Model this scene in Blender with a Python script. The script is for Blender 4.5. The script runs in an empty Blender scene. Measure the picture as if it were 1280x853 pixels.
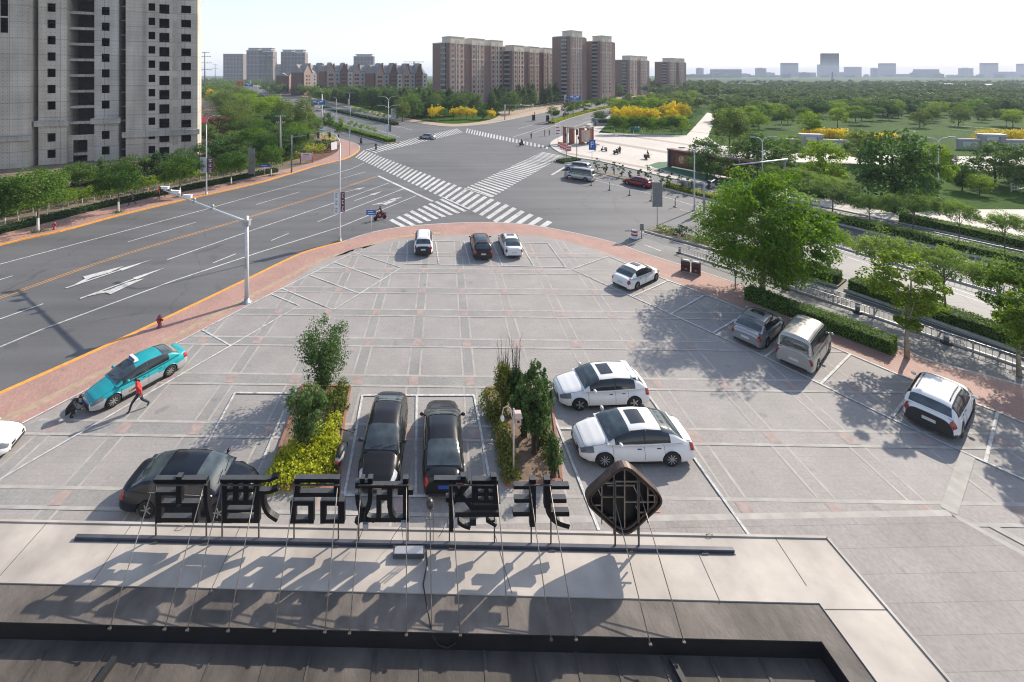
import bpy, math, random, bmesh
from mathutils import Vector, Matrix
R = math.radians
SC = bpy.context.scene
COL = SC.collection
# ---- camera model of the photograph (1280x853): level camera with a shifted lens, 17 m above the car park
CX, CY, FL, CAMH = 545.0, 93.0, 540.0, 17.0
ROADZ = -0.12
def G(px, py, z=0.0):
    """the place on the level z that the photograph shows at (px, py)"""
    Y = FL*(CAMH-z)/(py-CY)
    return Vector(((px-CX)*Y/FL, Y, z))
def RZ(px, py): return G(px, py, ROADZ)
def AT(px, Y, z=0.0): return Vector(((px-CX)*Y/FL, Y, z))
def ZAT(py, Y): return CAMH-(py-CY)*Y/FL
def HGT(yb, yt): return (yb-yt)/(yb-CY)*CAMH

# ---------------------------------------------------------------- materials
MATS = {}
def nd(nt, t, **kw):
    n = nt.nodes.new(t)
    for k, v in kw.items(): setattr(n, k, v)
    return n
def mat(name, col, rough=0.6, metal=0.0, var=0.0, vscale=3.0, bump=0.0, bscale=20.0, spec=0.5, coat=0.0, stretch=None, detail=6.0, var2=0.0, v2scale=0.15):
    """a plain material with uneven colour, uneven gloss and grain"""
    if name in MATS: return MATS[name]
    m = bpy.data.materials.new(name); m.use_nodes = True
    nt = m.node_tree; b = nt.nodes['Principled BSDF']; L = nt.links
    b.inputs['Base Color'].default_value = (*col, 1); b.inputs['Roughness'].default_value = rough
    b.inputs['Metallic'].default_value = metal; b.inputs['Specular IOR Level'].default_value = spec
    b.inputs['Coat Weight'].default_value = coat; b.inputs['Coat Roughness'].default_value = 0.04
    tc = nd(nt, 'ShaderNodeTexCoord'); src = tc.outputs['Object']
    if stretch:
        mp = nd(nt, 'ShaderNodeMapping'); mp.inputs['Scale'].default_value = stretch
        L.new(src, mp.inputs['Vector']); src = mp.outputs['Vector']
    cur = None
    if var > 0:
        n = nd(nt, 'ShaderNodeTexNoise'); n.inputs['Scale'].default_value = vscale; n.inputs['Detail'].default_value = detail
        L.new(src, n.inputs['Vector'])
        mr = nd(nt, 'ShaderNodeMapRange'); mr.inputs['From Min'].default_value = 0.3; mr.inputs['From Max'].default_value = 0.7
        mr.inputs['To Min'].default_value = 1-var; mr.inputs['To Max'].default_value = 1+var
        L.new(n.outputs['Fac'], mr.inputs['Value']); cur = mr.outputs['Result']
        if var2 > 0:
            n2 = nd(nt, 'ShaderNodeTexNoise'); n2.inputs['Scale'].default_value = v2scale; n2.inputs['Detail'].default_value = 5
            L.new(src, n2.inputs['Vector'])
            mr2 = nd(nt, 'ShaderNodeMapRange'); mr2.inputs['From Min'].default_value = 0.3; mr2.inputs['From Max'].default_value = 0.7
            mr2.inputs['To Min'].default_value = 1-var2; mr2.inputs['To Max'].default_value = 1+var2
            L.new(n2.outputs['Fac'], mr2.inputs['Value'])
            mu = nd(nt, 'ShaderNodeMath', operation='MULTIPLY'); L.new(cur, mu.inputs[0]); L.new(mr2.outputs['Result'], mu.inputs[1]); cur = mu.outputs[0]
        sc = nd(nt, 'ShaderNodeVectorMath', operation='SCALE'); sc.inputs[0].default_value = col
        L.new(cur, sc.inputs['Scale']); L.new(sc.outputs[0], b.inputs['Base Color'])
    if bump > 0:
        n = nd(nt, 'ShaderNodeTexNoise'); n.inputs['Scale'].default_value = bscale; n.inputs['Detail'].default_value = 4
        L.new(src, n.inputs['Vector'])
        bp = nd(nt, 'ShaderNodeBump'); bp.inputs['Strength'].default_value = bump; bp.inputs['Distance'].default_value = 0.02
        L.new(n.outputs['Fac'], bp.inputs['Height']); L.new(bp.outputs['Normal'], b.inputs['Normal'])
    MATS[name] = m
    return m
def leafmat(name, c1, c2, trans=0.35, scale=0.8, c3=None):
    """leaves: two greens mixed per clump and per tree, thin enough to let light through"""
    if name in MATS: return MATS[name]
    m = bpy.data.materials.new(name); m.use_nodes = True
    nt = m.node_tree; b = nt.nodes['Principled BSDF']; L = nt.links; out = nt.nodes['Material Output']
    tc = nd(nt, 'ShaderNodeTexCoord'); oi = nd(nt, 'ShaderNodeObjectInfo')
    n = nd(nt, 'ShaderNodeTexNoise'); n.inputs['Scale'].default_value = scale; n.inputs['Detail'].default_value = 8; n.inputs['Roughness'].default_value = 0.8
    L.new(tc.outputs['Object'], n.inputs['Vector'])
    ad = nd(nt, 'ShaderNodeMath', operation='MULTIPLY_ADD'); ad.inputs[1].default_value = 0.35; L.new(oi.outputs['Random'], ad.inputs[0]); 
    sb = nd(nt, 'ShaderNodeMath', operation='SUBTRACT'); L.new(n.outputs['Fac'], sb.inputs[0]); sb.inputs[1].default_value = 0.17
    L.new(sb.outputs[0], ad.inputs[2])
    cr = nd(nt, 'ShaderNodeValToRGB'); e = cr.color_ramp.elements
    e[0].position = 0.3; e[0].color = (*c1, 1); e[1].position = 0.7; e[1].color = (*c2, 1)
    if c3:
        x = cr.color_ramp.elements.new(0.85); x.color = (*c3, 1)
    L.new(ad.outputs[0], cr.inputs['Fac']); L.new(cr.outputs['Color'], b.inputs['Base Color'])
    b.inputs['Roughness'].default_value = 0.65; b.inputs['Specular IOR Level'].default_value = 0.12
    tr = nd(nt, 'ShaderNodeBsdfTranslucent')
    br = nd(nt, 'ShaderNodeMixRGB', blend_type='MULTIPLY'); br.inputs['Fac'].default_value = 1; br.inputs[2].default_value = (1.5, 1.6, 0.6, 1)
    L.new(cr.outputs['Color'], br.inputs[1]); L.new(br.outputs[0], tr.inputs['Color'])
    mx = nd(nt, 'ShaderNodeMixShader'); mx.inputs['Fac'].default_value = trans
    L.new(b.outputs[0], mx.inputs[1]); L.new(tr.outputs[0], mx.inputs[2]); L.new(mx.outputs[0], out.inputs['Surface'])
    MATS[name] = m
    return m

# ---------------------------------------------------------------- objects
def tag(o, label=None, cat=None, group=None, kind=None):
    if label: o['label'] = label
    if cat: o['category'] = cat
    if group: o['group'] = group
    if kind: o['kind'] = kind
    return o
def thing(name, label, cat, loc=(0, 0, 0), rz=0.0, group=None):
    o = bpy.data.objects.new(name, None); COL.objects.link(o); o.empty_display_size = 0.3
    o.location = loc; o.rotation_euler = (0, 0, rz)
    return tag(o, label, cat, group)
def place(name, me, parent=None, loc=(0, 0, 0), rot=(0, 0, 0), scale=(1, 1, 1)):
    o = bpy.data.objects.new(name, me); COL.objects.link(o)
    if parent is not None: o.parent = parent
    o.location = loc; o.rotation_euler = rot; o.scale = scale
    return o
def kids(o): return KIDS.get(o.name, [])
def copy_tree(o, parent=None):
    c = o.copy(); COL.objects.link(c)
    if parent is not None: c.parent = parent
    for ch in o.children: copy_tree(ch, c)
    return c
def dup(o, loc, rz=0.0, label=None, scale=None, group=None):
    c = copy_tree(o); c.location = loc; c.rotation_euler = (0, 0, rz)
    if scale is not None: c.scale = scale if hasattr(scale, '__len__') else (scale,)*3
    if label: c['label'] = label
    if group: c['group'] = group
    return c
class MB:
    """collects shapes into one mesh"""
    def __init__(s): s.v = []; s.f = []; s.m = []; s.cur = 0; s.smooth = False; s.sm = []
    def add(s, vs, fs):
        o = len(s.v); s.v.extend([tuple(p) for p in vs])
        for f in fs: s.f.append([i+o for i in f]); s.m.append(s.cur); s.sm.append(s.smooth)
        return s
    def quad(s, a, b, c, d): return s.add([a, b, c, d], [(0, 1, 2, 3)])
    def box(s, x0, x1, y0, y1, z0, z1):
        return s.add([(x0, y0, z0), (x1, y0, z0), (x1, y1, z0), (x0, y1, z0), (x0, y0, z1), (x1, y0, z1), (x1, y1, z1), (x0, y1, z1)],
                     [(3, 2, 1, 0), (4, 5, 6, 7), (0, 1, 5, 4), (1, 2, 6, 5), (2, 3, 7, 6), (3, 0, 4, 7)])
    def hexa(s, lo, hi):
        """lo: 4 points, hi: 4 points above them"""
        return s.add(list(lo)+list(hi), [(3, 2, 1, 0), (4, 5, 6, 7), (0, 1, 5, 4), (1, 2, 6, 5), (2, 3, 7, 6), (3, 0, 4, 7)])
    def prism(s, poly, z0, z1, bottom=True):
        n = len(poly)
        if area2(poly) < 0: poly = poly[::-1]
        vs = [(p[0], p[1], z0) for p in poly]+[(p[0], p[1], z1) for p in poly]
        fs = [tuple(range(n, 2*n))]+[(i, (i+1) % n, n+(i+1) % n, n+i) for i in range(n)]
        if bottom: fs.append(tuple(range(n-1, -1, -1)))
        return s.add(vs, fs)
    def sheet(s, poly, z):
        if area2(poly) < 0: poly = poly[::-1]
        return s.add([(p[0], p[1], z) for p in poly], [tuple(range(len(poly)))])
    def bar(s, p, q, w, h=None, up=(0, 0, 1)):
        p, q = Vector(p), Vector(q); h = w if h is None else h
        d = (q-p).normalized(); u = Vector(up)
        if abs(d.dot(u)) > 0.98: u = Vector((0, 1, 0))
        a = d.cross(u).normalized()*(w/2); b = a.cross(d).normalized()*(h/2)
        return s.hexa([p-a-b, p+a-b, q+a-b, q-a-b], [p-a+b, p+a+b, q+a+b, q-a+b])
    def tube(s, pts, r, n=8, cap=True):
        pts = [Vector(p) for p in pts]; rs = r if hasattr(r, '__len__') else [r]*len(pts)
        vs = []; fs = []; ref = None
        for i, p in enumerate(pts):
            d = (pts[min(i+1, len(pts)-1)]-pts[max(i-1, 0)]).normalized()
            if ref is None or abs(d.dot(ref)) > 0.99:
                ref = Vector((1, 0, 0)) if abs(d.x) < 0.9 else Vector((0, 1, 0))
            a = (ref-d*ref.dot(d)).normalized(); b = d.cross(a); ref = a
            for k in range(n):
                t = 2*math.pi*k/n; vs.append(p+(a*math.cos(t)+b*math.sin(t))*rs[i])
        for i in range(len(pts)-1):
            for k in range(n): fs.append((i*n+k, i*n+(k+1) % n, (i+1)*n+(k+1) % n, (i+1)*n+k))
        if cap: fs.append(tuple(range(n-1, -1, -1))); fs.append(tuple(range((len(pts)-1)*n, len(pts)*n)))
        sm, s.smooth = s.smooth, n > 5
        s.add(vs, fs); s.smooth = sm
        return s
    def lathe(s, prof, c=(0, 0, 0), n=16, axis='z'):
        """prof: (radius, height) pairs"""
        vs = []; fs = []
        for r, z in prof:
            for k in range(n):
                t = 2*math.pi*k/n; x, y = r*math.cos(t), r*math.sin(t)
                vs.append({'z': (c[0]+x, c[1]+y, c[2]+z), 'y': (c[0]+x, c[1]+z, c[2]-y), 'x': (c[0]+z, c[1]+x, c[2]+y)}[axis])
        for i in range(len(prof)-1):
            for k in range(n): fs.append((i*n+k, i*n+(k+1) % n, (i+1)*n+(k+1) % n, (i+1)*n+k))
        fs.append(tuple(range(n-1, -1, -1))); fs.append(tuple(range((len(prof)-1)*n, len(prof)*n)))
        sm, s.smooth = s.smooth, True
        s.add(vs, fs); s.smooth = sm
        return s
    def ball(s, c, rx, ry=None, rz=None, n=10):
        ry = rx if ry is None else ry; rz = rx if rz is None else rz
        vs = []; fs = []; m = n//2+1
        for i in range(m+1):
            a = math.pi*i/m-math.pi/2
            for k in range(n):
                t = 2*math.pi*k/n; ca = math.cos(a)
                vs.append((c[0]+rx*ca*math.cos(t), c[1]+ry*ca*math.sin(t), c[2]+rz*math.sin(a)))
        for i in range(m):
            for k in range(n): fs.append((i*n+k, i*n+(k+1) % n, (i+1)*n+(k+1) % n, (i+1)*n+k))
        sm, s.smooth = s.smooth, True
        s.add(vs, fs); s.smooth = sm
        return s
    def mesh(s, name, *mats):
        me = bpy.data.meshes.new(name)
        me.from_pydata(s.v, [], s.f)
        for m in mats: me.materials.append(m)
        me.polygons.foreach_set('material_index', s.m)
        me.polygons.foreach_set('use_smooth', s.sm)
        me.update()
        return me
    def build(s, name, mats, parent=None, loc=(0, 0, 0), rot=(0, 0, 0), kind=None):
        mats = mats if isinstance(mats, (list, tuple)) else [mats]
        o = place(name, s.mesh(name, *mats), parent, loc, rot)
        if kind: o['kind'] = kind
        return o
def area2(p):
    return sum(p[i][0]*p[(i+1) % len(p)][1]-p[(i+1) % len(p)][0]*p[i][1] for i in range(len(p)))
def clip_convex(poly, clip):
    """Sutherland-Hodgman; clip is convex, counter-clockwise"""
    out = list(poly)
    for i in range(len(clip)):
        a, b = clip[i], clip[(i+1) % len(clip)]; inp = out; out = []
        if not inp: break
        def side(p): return (b[0]-a[0])*(p[1]-a[1])-(b[1]-a[1])*(p[0]-a[0])
        for k in range(len(inp)):
            p, q = inp[k], inp[(k+1) % len(inp)]; sp, sq = side(p), side(q)
            if sp >= 0: out.append(p)
            if (sp >= 0) != (sq >= 0):
                t = sp/(sp-sq); out.append((p[0]+(q[0]-p[0])*t, p[1]+(q[1]-p[1])*t))
    return out
def offset_line(pts, d):
    """polyline moved sideways (to the right of its direction when d > 0)"""
    out = []
    for i, p in enumerate(pts):
        a = Vector(pts[max(i-1, 0)][:2]); b = Vector(pts[min(i+1, len(pts)-1)][:2])
        t = (b-a).normalized(); out.append((p[0]+t.y*d, p[1]-t.x*d))
    return out
def smooth_line(pts, n=6):
    """Catmull-Rom through ground points"""
    P = [Vector(p[:2]) for p in pts]; out = []
    for i in range(len(P)-1):
        p0, p1, p2, p3 = P[max(i-1, 0)], P[i], P[i+1], P[min(i+2, len(P)-1)]
        for k in range(n):
            t = k/n
            out.append(tuple(0.5*((2*p1)+(p2-p0)*t+(2*p0-5*p1+4*p2-p3)*t*t+(3*p1-p0-3*p2+p3)*t**3)))
    out.append(tuple(P[-1]))
    return out
def strip(mb, pts, d0, d1, z):
    a, b = offset_line(pts, d0), offset_line(pts, d1)
    for i in range(len(pts)-1):
        mb.add([(a[i][0], a[i][1], z), (b[i][0], b[i][1], z), (b[i+1][0], b[i+1][1], z), (a[i+1][0], a[i+1][1], z)], [(0, 1, 2, 3)])
def wline(mb, pts, w, z):
    """painted line of width w through ground points"""
    strip(mb, [tuple(p[:2]) for p in pts], -w/2, w/2, z)
# ================================================================ camera, sky, sun
cam = bpy.data.cameras.new('camera'); camo = bpy.data.objects.new('camera', cam); COL.objects.link(camo)
camo.location = (0, 0, CAMH); camo.rotation_euler = (R(90), 0, 0)
cam.sensor_width = 36; cam.lens = FL/1280*36; cam.shift_x = (640-CX)/1280; cam.shift_y = -(426.5-CY)/1280
cam.clip_start = 0.1; cam.clip_end = 20000
SC.camera = camo
SUN = Vector((7.5, 5.5, 5.96)).normalized()
w = bpy.data.worlds.new('World'); SC.world = w; w.use_nodes = True
nt = w.node_tree; bg = nt.nodes['Background']
sky = nd(nt, 'ShaderNodeTexSky'); sky.sky_type = 'NISHITA'; sky.sun_disc = False
sky.sun_elevation = math.asin(SUN.z); sky.sun_rotation = math.atan2(SUN.x, SUN.y)
sky.air_density = 1.0; sky.dust_density = 1.2; sky.ozone_density = 1.0
veil = nd(nt, 'ShaderNodeMixRGB'); veil.inputs[2].default_value = (4.35, 4.5, 4.75, 1)  # thin white haze layer, thickest near the horizon
tcw = nd(nt, 'ShaderNodeTexCoord'); sep = nd(nt, 'ShaderNodeSeparateXYZ'); nt.links.new(tcw.outputs['Generated'], sep.inputs[0])
vr = nd(nt, 'ShaderNodeMapRange'); vr.inputs['From Min'].default_value = 0.0; vr.inputs['From Max'].default_value = 0.48; vr.inputs['To Min'].default_value = 0.9; vr.inputs['To Max'].default_value = 0.08
nt.links.new(sep.outputs['Z'], vr.inputs['Value']); nt.links.new(vr.outputs[0], veil.inputs['Fac'])
nt.links.new(sky.outputs[0], veil.inputs[1]); nt.links.new(veil.outputs[0], bg.inputs['Color'])
nt.links.new(sky.outputs[0], veil.inputs[1]); nt.links.new(veil.outputs[0], bg.inputs['Color']); bg.inputs['Strength'].default_value = 0.122
sl = bpy.data.lights.new('sun', 'SUN'); sl.energy = 3.45; sl.angle = R(0.6); sl.color = (1.0, 0.905, 0.77)
so = bpy.data.objects.new('sun', sl); COL.objects.link(so); so.rotation_euler = SUN.to_track_quat('Z', 'Y').to_euler(); so.location = (60, 60, 80)
SC.view_settings.view_transform = 'Standard'; SC.view_settings.look = 'None'; SC.view_settings.exposure = 0.95; SC.view_settings.gamma = 1
SC.cycles.max_bounces = 6; SC.cycles.diffuse_bounces = 3; SC.cycles.transparent_max_bounces = 4; SC.cycles.volume_bounces = 0
SC.cycles.use_denoising = True; SC.cycles.filter_width = 1.1; SC.cycles.sample_clamp_indirect = 4

# ================================================================ ground materials
def asphalt_mat(name, col, worn=False):
    """asphalt: aggregate grain, tyre-polished streaks along both roads, dark repairs and sealed cracks; worn=True is paint rubbed off it"""
    m = bpy.data.materials.new(name); m.use_nodes = True; nt = m.node_tree; b = nt.nodes['Principled BSDF']; L = nt.links
    tc = nd(nt, 'ShaderNodeTexCoord')
    def noise(scale, rot=0, st=(1, 1, 1), det=5, rough=.55):
        mp = nd(nt, 'ShaderNodeMapping'); mp.inputs['Rotation'].default_value = (0, 0, rot); mp.inputs['Scale'].default_value = st; mp.vector_type = 'TEXTURE' if False else 'POINT'
        L.new(tc.outputs['Object'], mp.inputs['Vector']); n = nd(nt, 'ShaderNodeTexNoise'); n.inputs['Scale'].default_value = scale; n.inputs['Detail'].default_value = det; n.inputs['Roughness'].default_value = rough; L.new(mp.outputs[0], n.inputs['Vector']); return n.outputs['Fac']
    def ramp(src, a, b_, lo, hi): r = nd(nt, 'ShaderNodeMapRange'); r.inputs['From Min'].default_value = a; r.inputs['From Max'].default_value = b_; r.inputs['To Min'].default_value = lo; r.inputs['To Max'].default_value = hi; L.new(src, r.inputs['Value']); return r.outputs[0]
    def mul(x, y): n = nd(nt, 'ShaderNodeMath', operation='MULTIPLY'); L.new(x, n.inputs[0]); L.new(y, n.inputs[1]); return n.outputs[0]
    f = ramp(noise(.07), .3, .7, .86, 1.16)
    f = mul(f, ramp(noise(.45, R(-60), (.05, 1, 1), 4), .3, .7, .86, 1.14))
    f = mul(f, ramp(noise(.45, R(60), (.05, 1, 1), 4), .3, .7, .90, 1.10))
    f = mul(f, ramp(noise(14, det=3), .3, .7, .90, 1.10)); f = mul(f, ramp(noise(.5, det=2), .64, .70, 1.0, .84))
    vo = nd(nt, 'ShaderNodeTexVoronoi'); vo.feature = 'DISTANCE_TO_EDGE'; vo.inputs['Scale'].default_value = .085; mp = nd(nt, 'ShaderNodeMapping'); L.new(tc.outputs['Object'], mp.inputs['Vector'])
    wn = nd(nt, 'ShaderNodeTexNoise'); wn.inputs['Scale'].default_value = .6; L.new(tc.outputs['Object'], wn.inputs['Vector']); va = nd(nt, 'ShaderNodeVectorMath', operation='MULTIPLY_ADD'); L.new(wn.outputs['Color'], va.inputs[0]); va.inputs[1].default_value = (1.6, 1.6, 0); L.new(tc.outputs['Object'], va.inputs[2]); L.new(va.outputs[0], vo.inputs['Vector'])
    f = mul(f, ramp(vo.outputs['Distance'], 0, .0045, .70, 1.0))
    sc = nd(nt, 'ShaderNodeVectorMath', operation='SCALE'); sc.inputs[0].default_value = col; L.new(f, sc.inputs['Scale']); outc = sc.outputs[0]
    if worn:
        mx = nd(nt, 'ShaderNodeMixRGB'); mx.inputs[2].default_value = (.19, .19, .19, 1); w1 = ramp(noise(3.2, det=8, rough=.75),   .46, .64, .0, .9); w2 = ramp(noise(.12), .3, .58, .3, 1.0); L.new(mul(w1, w2), mx.inputs['Fac']); L.new(outc, mx.inputs[1]); outc = mx.outputs[0]
    L.new(outc, b.inputs['Base Color']); b.inputs['Roughness'].default_value = .74
    bn = nd(nt, 'ShaderNodeBump'); bn.inputs['Strength'].default_value = .2; bn.inputs['Distance'].default_value = .01; L.new(noise(60, det=2), bn.inputs['Height']); L.new(bn.outputs[0], b.inputs['Normal'])
    MATS[name] = m; return m
M_asphalt = asphalt_mat('asphalt', (0.110, 0.110, 0.113))
M_lane = asphalt_mat('lane_asphalt', (0.155, 0.150, 0.146))
M_glarelane = asphalt_mat('glare_lane_asphalt', (0.21, 0.20, 0.195))  # lighter asphalt colour with the low sun's glare painted in
M_grass = mat('lawn', (0.036, 0.078, 0.010), 0.95, spec=0.05, var=0.35, vscale=1.2, var2=0.25, v2scale=0.05, bump=0.4, bscale=8)
M_earth = mat('earth', (0.16, 0.13, 0.085), 0.95, var=0.3, vscale=1.5, var2=0.3, v2scale=0.1, bump=0.5, bscale=6)
M_white = asphalt_mat('road_paint_white', (0.53, 0.53, 0.515), worn=True)
M_yellow = asphalt_mat('road_paint_yellow', (0.50, 0.25, 0.07), worn=True)
M_orange = mat('kerb_paint_orange', (0.66, 0.30, 0.06), 0.75, var=0.2, vscale=4)
M_kerb = mat('kerb_stone', (0.42, 0.40, 0.37), 0.85, var=0.15, vscale=3)
M_pale = mat('pale_paving', (0.50, 0.46, 0.41), 0.85, var=0.10, vscale=1.2, var2=0.08, v2scale=0.08, bump=0.15, bscale=10)
M_palebrown = mat('brown_paving_band', (0.33, 0.28, 0.24), 0.85, var=0.12, vscale=2)
M_tan = mat('tactile_paving_tan', (0.36, 0.27, 0.19), 0.85, var=0.18, vscale=2.5)
def paving(name, c1, c2, cm, bw, bh, rot, rough=0.8, mortar=0.02, var=0.15, v2=0.12):
    m = bpy.data.materials.new(name); m.use_nodes = True; nt = m.node_tree; b = nt.nodes['Principled BSDF']; L = nt.links
    tc = nd(nt, 'ShaderNodeTexCoord'); mp = nd(nt, 'ShaderNodeMapping'); mp.inputs['Rotation'].default_value = (0, 0, rot)
    L.new(tc.outputs['Object'], mp.inputs['Vector'])
    br = nd(nt, 'ShaderNodeTexBrick'); br.inputs['Color1'].default_value = (*c1, 1); br.inputs['Color2'].default_value = (*c2, 1); br.inputs['Mortar'].default_value = (*cm, 1)
    br.inputs['Scale'].default_value = 1; br.inputs['Brick Width'].default_value = bw; br.inputs['Row Height'].default_value = bh; br.inputs['Mortar Size'].default_value = mortar
    br.inputs['Mortar Smooth'].default_value = 0.3
    L.new(mp.outputs['Vector'], br.inputs['Vector'])
    n = nd(nt, 'ShaderNodeTexNoise'); n.inputs['Scale'].default_value = 0.35; n.inputs['Detail'].default_value = 7; n.inputs['Roughness'].default_value = 0.65; L.new(tc.outputs['Object'], n.inputs['Vector'])
    mr = nd(nt, 'ShaderNodeMapRange'); mr.inputs['From Min'].default_value = 0.3; mr.inputs['From Max'].default_value = 0.7; mr.inputs['To Min'].default_value = 1-var; mr.inputs['To Max'].default_value = 1+var
    L.new(n.outputs['Fac'], mr.inputs['Value'])
    n2 = nd(nt, 'ShaderNodeTexNoise'); n2.inputs['Scale'].default_value = 9; n2.inputs['Detail'].default_value = 4; L.new(mp.outputs['Vector'], n2.inputs['Vector'])
    mr2 = nd(nt, 'ShaderNodeMapRange'); mr2.inputs['From Min'].default_value = 0.3; mr2.inputs['From Max'].default_value = 0.7; mr2.inputs['To Min'].default_value = 1-v2; mr2.inputs['To Max'].default_value = 1+v2
    L.new(n2.outputs['Fac'], mr2.inputs['Value'])
    mu = nd(nt, 'ShaderNodeMath', operation='MULTIPLY'); L.new(mr.outputs[0], mu.inputs[0]); L.new(mr2.outputs[0], mu.inputs[1])
    # oil stains and damp patches with shapes of their own
    n3 = nd(nt, 'ShaderNodeTexNoise'); n3.inputs['Scale'].default_value = 0.9; n3.inputs['Detail'].default_value = 3; L.new(tc.outputs['Object'], n3.inputs['Vector'])
    mr3 = nd(nt, 'ShaderNodeMapRange'); mr3.inputs['From Min'].default_value = 0.66; mr3.inputs['From Max'].default_value = 0.74; mr3.inputs['To Min'].default_value = 1; mr3.inputs['To Max'].default_value = 0.78
    L.new(n3.outputs['Fac'], mr3.inputs['Value'])
    mu3 = nd(nt, 'ShaderNodeMath', operation='MULTIPLY'); L.new(mu.outputs[0], mu3.inputs[0]); L.new(mr3.outputs[0], mu3.inputs[1])
    sc = nd(nt, 'ShaderNodeVectorMath', operation='SCALE'); L.new(br.outputs['Color'], sc.inputs[0]); L.new(mu3.outputs[0], sc.inputs['Scale'])
    L.new(sc.outputs[0], b.inputs['Base Color']); b.inputs['Roughness'].default_value = rough
    bp = nd(nt, 'ShaderNodeBump'); bp.inputs['Strength'].default_value = 0.25; bp.inputs['Distance'].default_value = 0.01; L.new(n2.outputs['Fac'], bp.inputs['Height']); L.new(bp.outputs[0], b.inputs['Normal'])
    MATS[name] = m; return m
M_plaza = paving('plaza_paving', (0.290, 0.270, 0.256), (0.276, 0.257, 0.244), (0.254, 0.237, 0.225), 0.6, 0.3, 0.0, mortar=0.010, var=0.12, v2=0.09)
M_band_grey = paving('band_grey', (0.255, 0.246, 0.234), (0.243, 0.235, 0.224), (0.232, 0.224, 0.213), 0.3, 0.15, 0.0, mortar=0.01)
M_band_white = mat('band_white_stone', (0.345, 0.325, 0.30), 0.8, var=0.15, vscale=2.0, var2=0.12, v2scale=0.3)
M_band_red = mat('band_red_stone', (0.315, 0.245, 0.225), 0.8, var=0.18, vscale=3.0)
M_band_plain = paving('band_plain', (0.288, 0.266, 0.252), (0.275, 0.254, 0.241), (0.262, 0.242, 0.23), 0.3, 0.15, 0.0, mortar=0.01)
M_brick = paving('brick_paving', (0.40, 0.235, 0.19), (0.34, 0.20, 0.165), (0.30, 0.20, 0.17), 0.24, 0.12, R(60), mortar=0.012)
M_slab = paving('granite_slabs', (0.265, 0.243, 0.23), (0.245, 0.225, 0.213), (0.19, 0.175, 0.168), 1.2, 0.8, R(-1), mortar=0.012)

def struct(name, mb, mats): return mb.build(name, mats, kind='structure')

# ================================================================ ground sheets
mb = MB(); mb.box(-3500, 3500, -200, 4700, -1.0, -0.30); struct('ground', mb, M_grass)
mb = MB(); mb.box(-420, 420, 2, 900, -0.29, ROADZ); struct('road', mb, M_asphalt)

# our own corner: brick pavement round the car park
kerb_px = [(-260, 607), (-140, 553), (0, 490), (90, 450), (172, 413), (245, 378.5), (310, 347.5), (377, 316), (427, 302), (462, 291), (500, 284), (545, 280), (595, 278), (640, 279),
           (675, 283), (715, 290.5), (750, 298.5), (780, 307), (801, 315), (830, 324), (876, 339), (926, 356), (1000, 385), (1125, 434), (1165, 451), (1280, 482), (1420, 530)]
kerb = smooth_line([G(*p) for p in kerb_px], 5)
corner = kerb+[(42, 3), (42, -30), (-40, -30), (-40, 3)]
mb = MB(); mb.prism(corner, -0.28, 0.0); struct('pavement', mb, M_brick)
mb = MB(); i1 = 8*5
mb.cur = 0
def kerbstone(mb, pts, w=0.22, z0=-0.2, z1=0.012, side=1):
    a = offset_line(pts, -0.02*side); b = offset_line(pts, w*side)
    for i in range(len(pts)-1):
        lo = [(a[i][0], a[i][1], z0), (b[i][0], b[i][1], z0), (b[i+1][0], b[i+1][1], z0), (a[i+1][0], a[i+1][1], z0)]
        mb.hexa(lo, [(p[0], p[1], z1) for p in lo])
kerbstone(mb, kerb[:i1+1], 0.28)
mb.cur = 1; kerbstone(mb, kerb[i1:], 0.16)
struct('kerb', mb, [M_orange, M_kerb])
# car park paving
plaza_px = [(-140, 616), (16, 537), (102, 493), (225, 428), (306, 381.5), (352, 360), (395, 331), (440, 312), (495, 299.5), (545, 295), (595, 293), (640, 293), (675, 295), (710, 302), (760, 317),
            (785, 327), (835, 350), (880, 366.5), (929, 385), (1062, 441), (1121, 466), (1243, 514), (1280, 530)]
plaza = [tuple(G(*p)[:2]) for p in plaza_px]
plaza_poly = plaza+[(38, 0), (38, -25), (-35, -25), (-35, 2)]
mb = MB(); mb.sheet(plaza_poly, 0.004); struct('plaza', mb, M_plaza)
mb = MB(); pl = [tuple(G(*p)[:2]) for p in kerb_px]
kk = smooth_line([G(*p) for p in kerb_px[:12]], 5)
strip(mb, kk, 2.55, 3.05, 0.004)
struct('tactile_paving', mb, M_tan)

# paving bands
def col_x(px, py): return G(px, py)
cols = []
base = [((468.75, 390.75), (453, 475.75)), ((523.75, 391.75), (522.5, 476.75)), ((578, 392.5), (592.5, 477)), ((636, 393.75), (653.75, 430)), ((700.75, 395.5), (721.25, 433.25)),
        ((763.75, 397), (786, 433.75)), ((828, 397.5), (861, 436))]
xs = [-4.33, -1.21, 1.9, 5.1, 8.75, 12.25, 15.8, 19.3, 22.8, 26.3]
xs = [-21.9, -18.4, -14.9, -11.4, -7.8]+xs
rows = [540*17/(363.75-93), 540*17/(391.75-93), 540*17/(429-93), 540*17/(477-93)]
d = 3.42
rows = [rows[0]+2*d, rows[0]+d]+rows+[rows[-1]-d, rows[-1]-2*d]
def convex_ccw(p): return p if area2(p) > 0 else p[::-1]
cx_poly = convex_ccw([tuple(G(*p)[:2]) for p in [(0, 545), (352, 360), (440, 312), (545, 295), (640, 293), (710, 302), (785, 327), (880, 366.5), (1243, 514)]]+[(27.5, 16), (24.0, 13.55), (-22, 13.7)])
SKEW = -0.012
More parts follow.
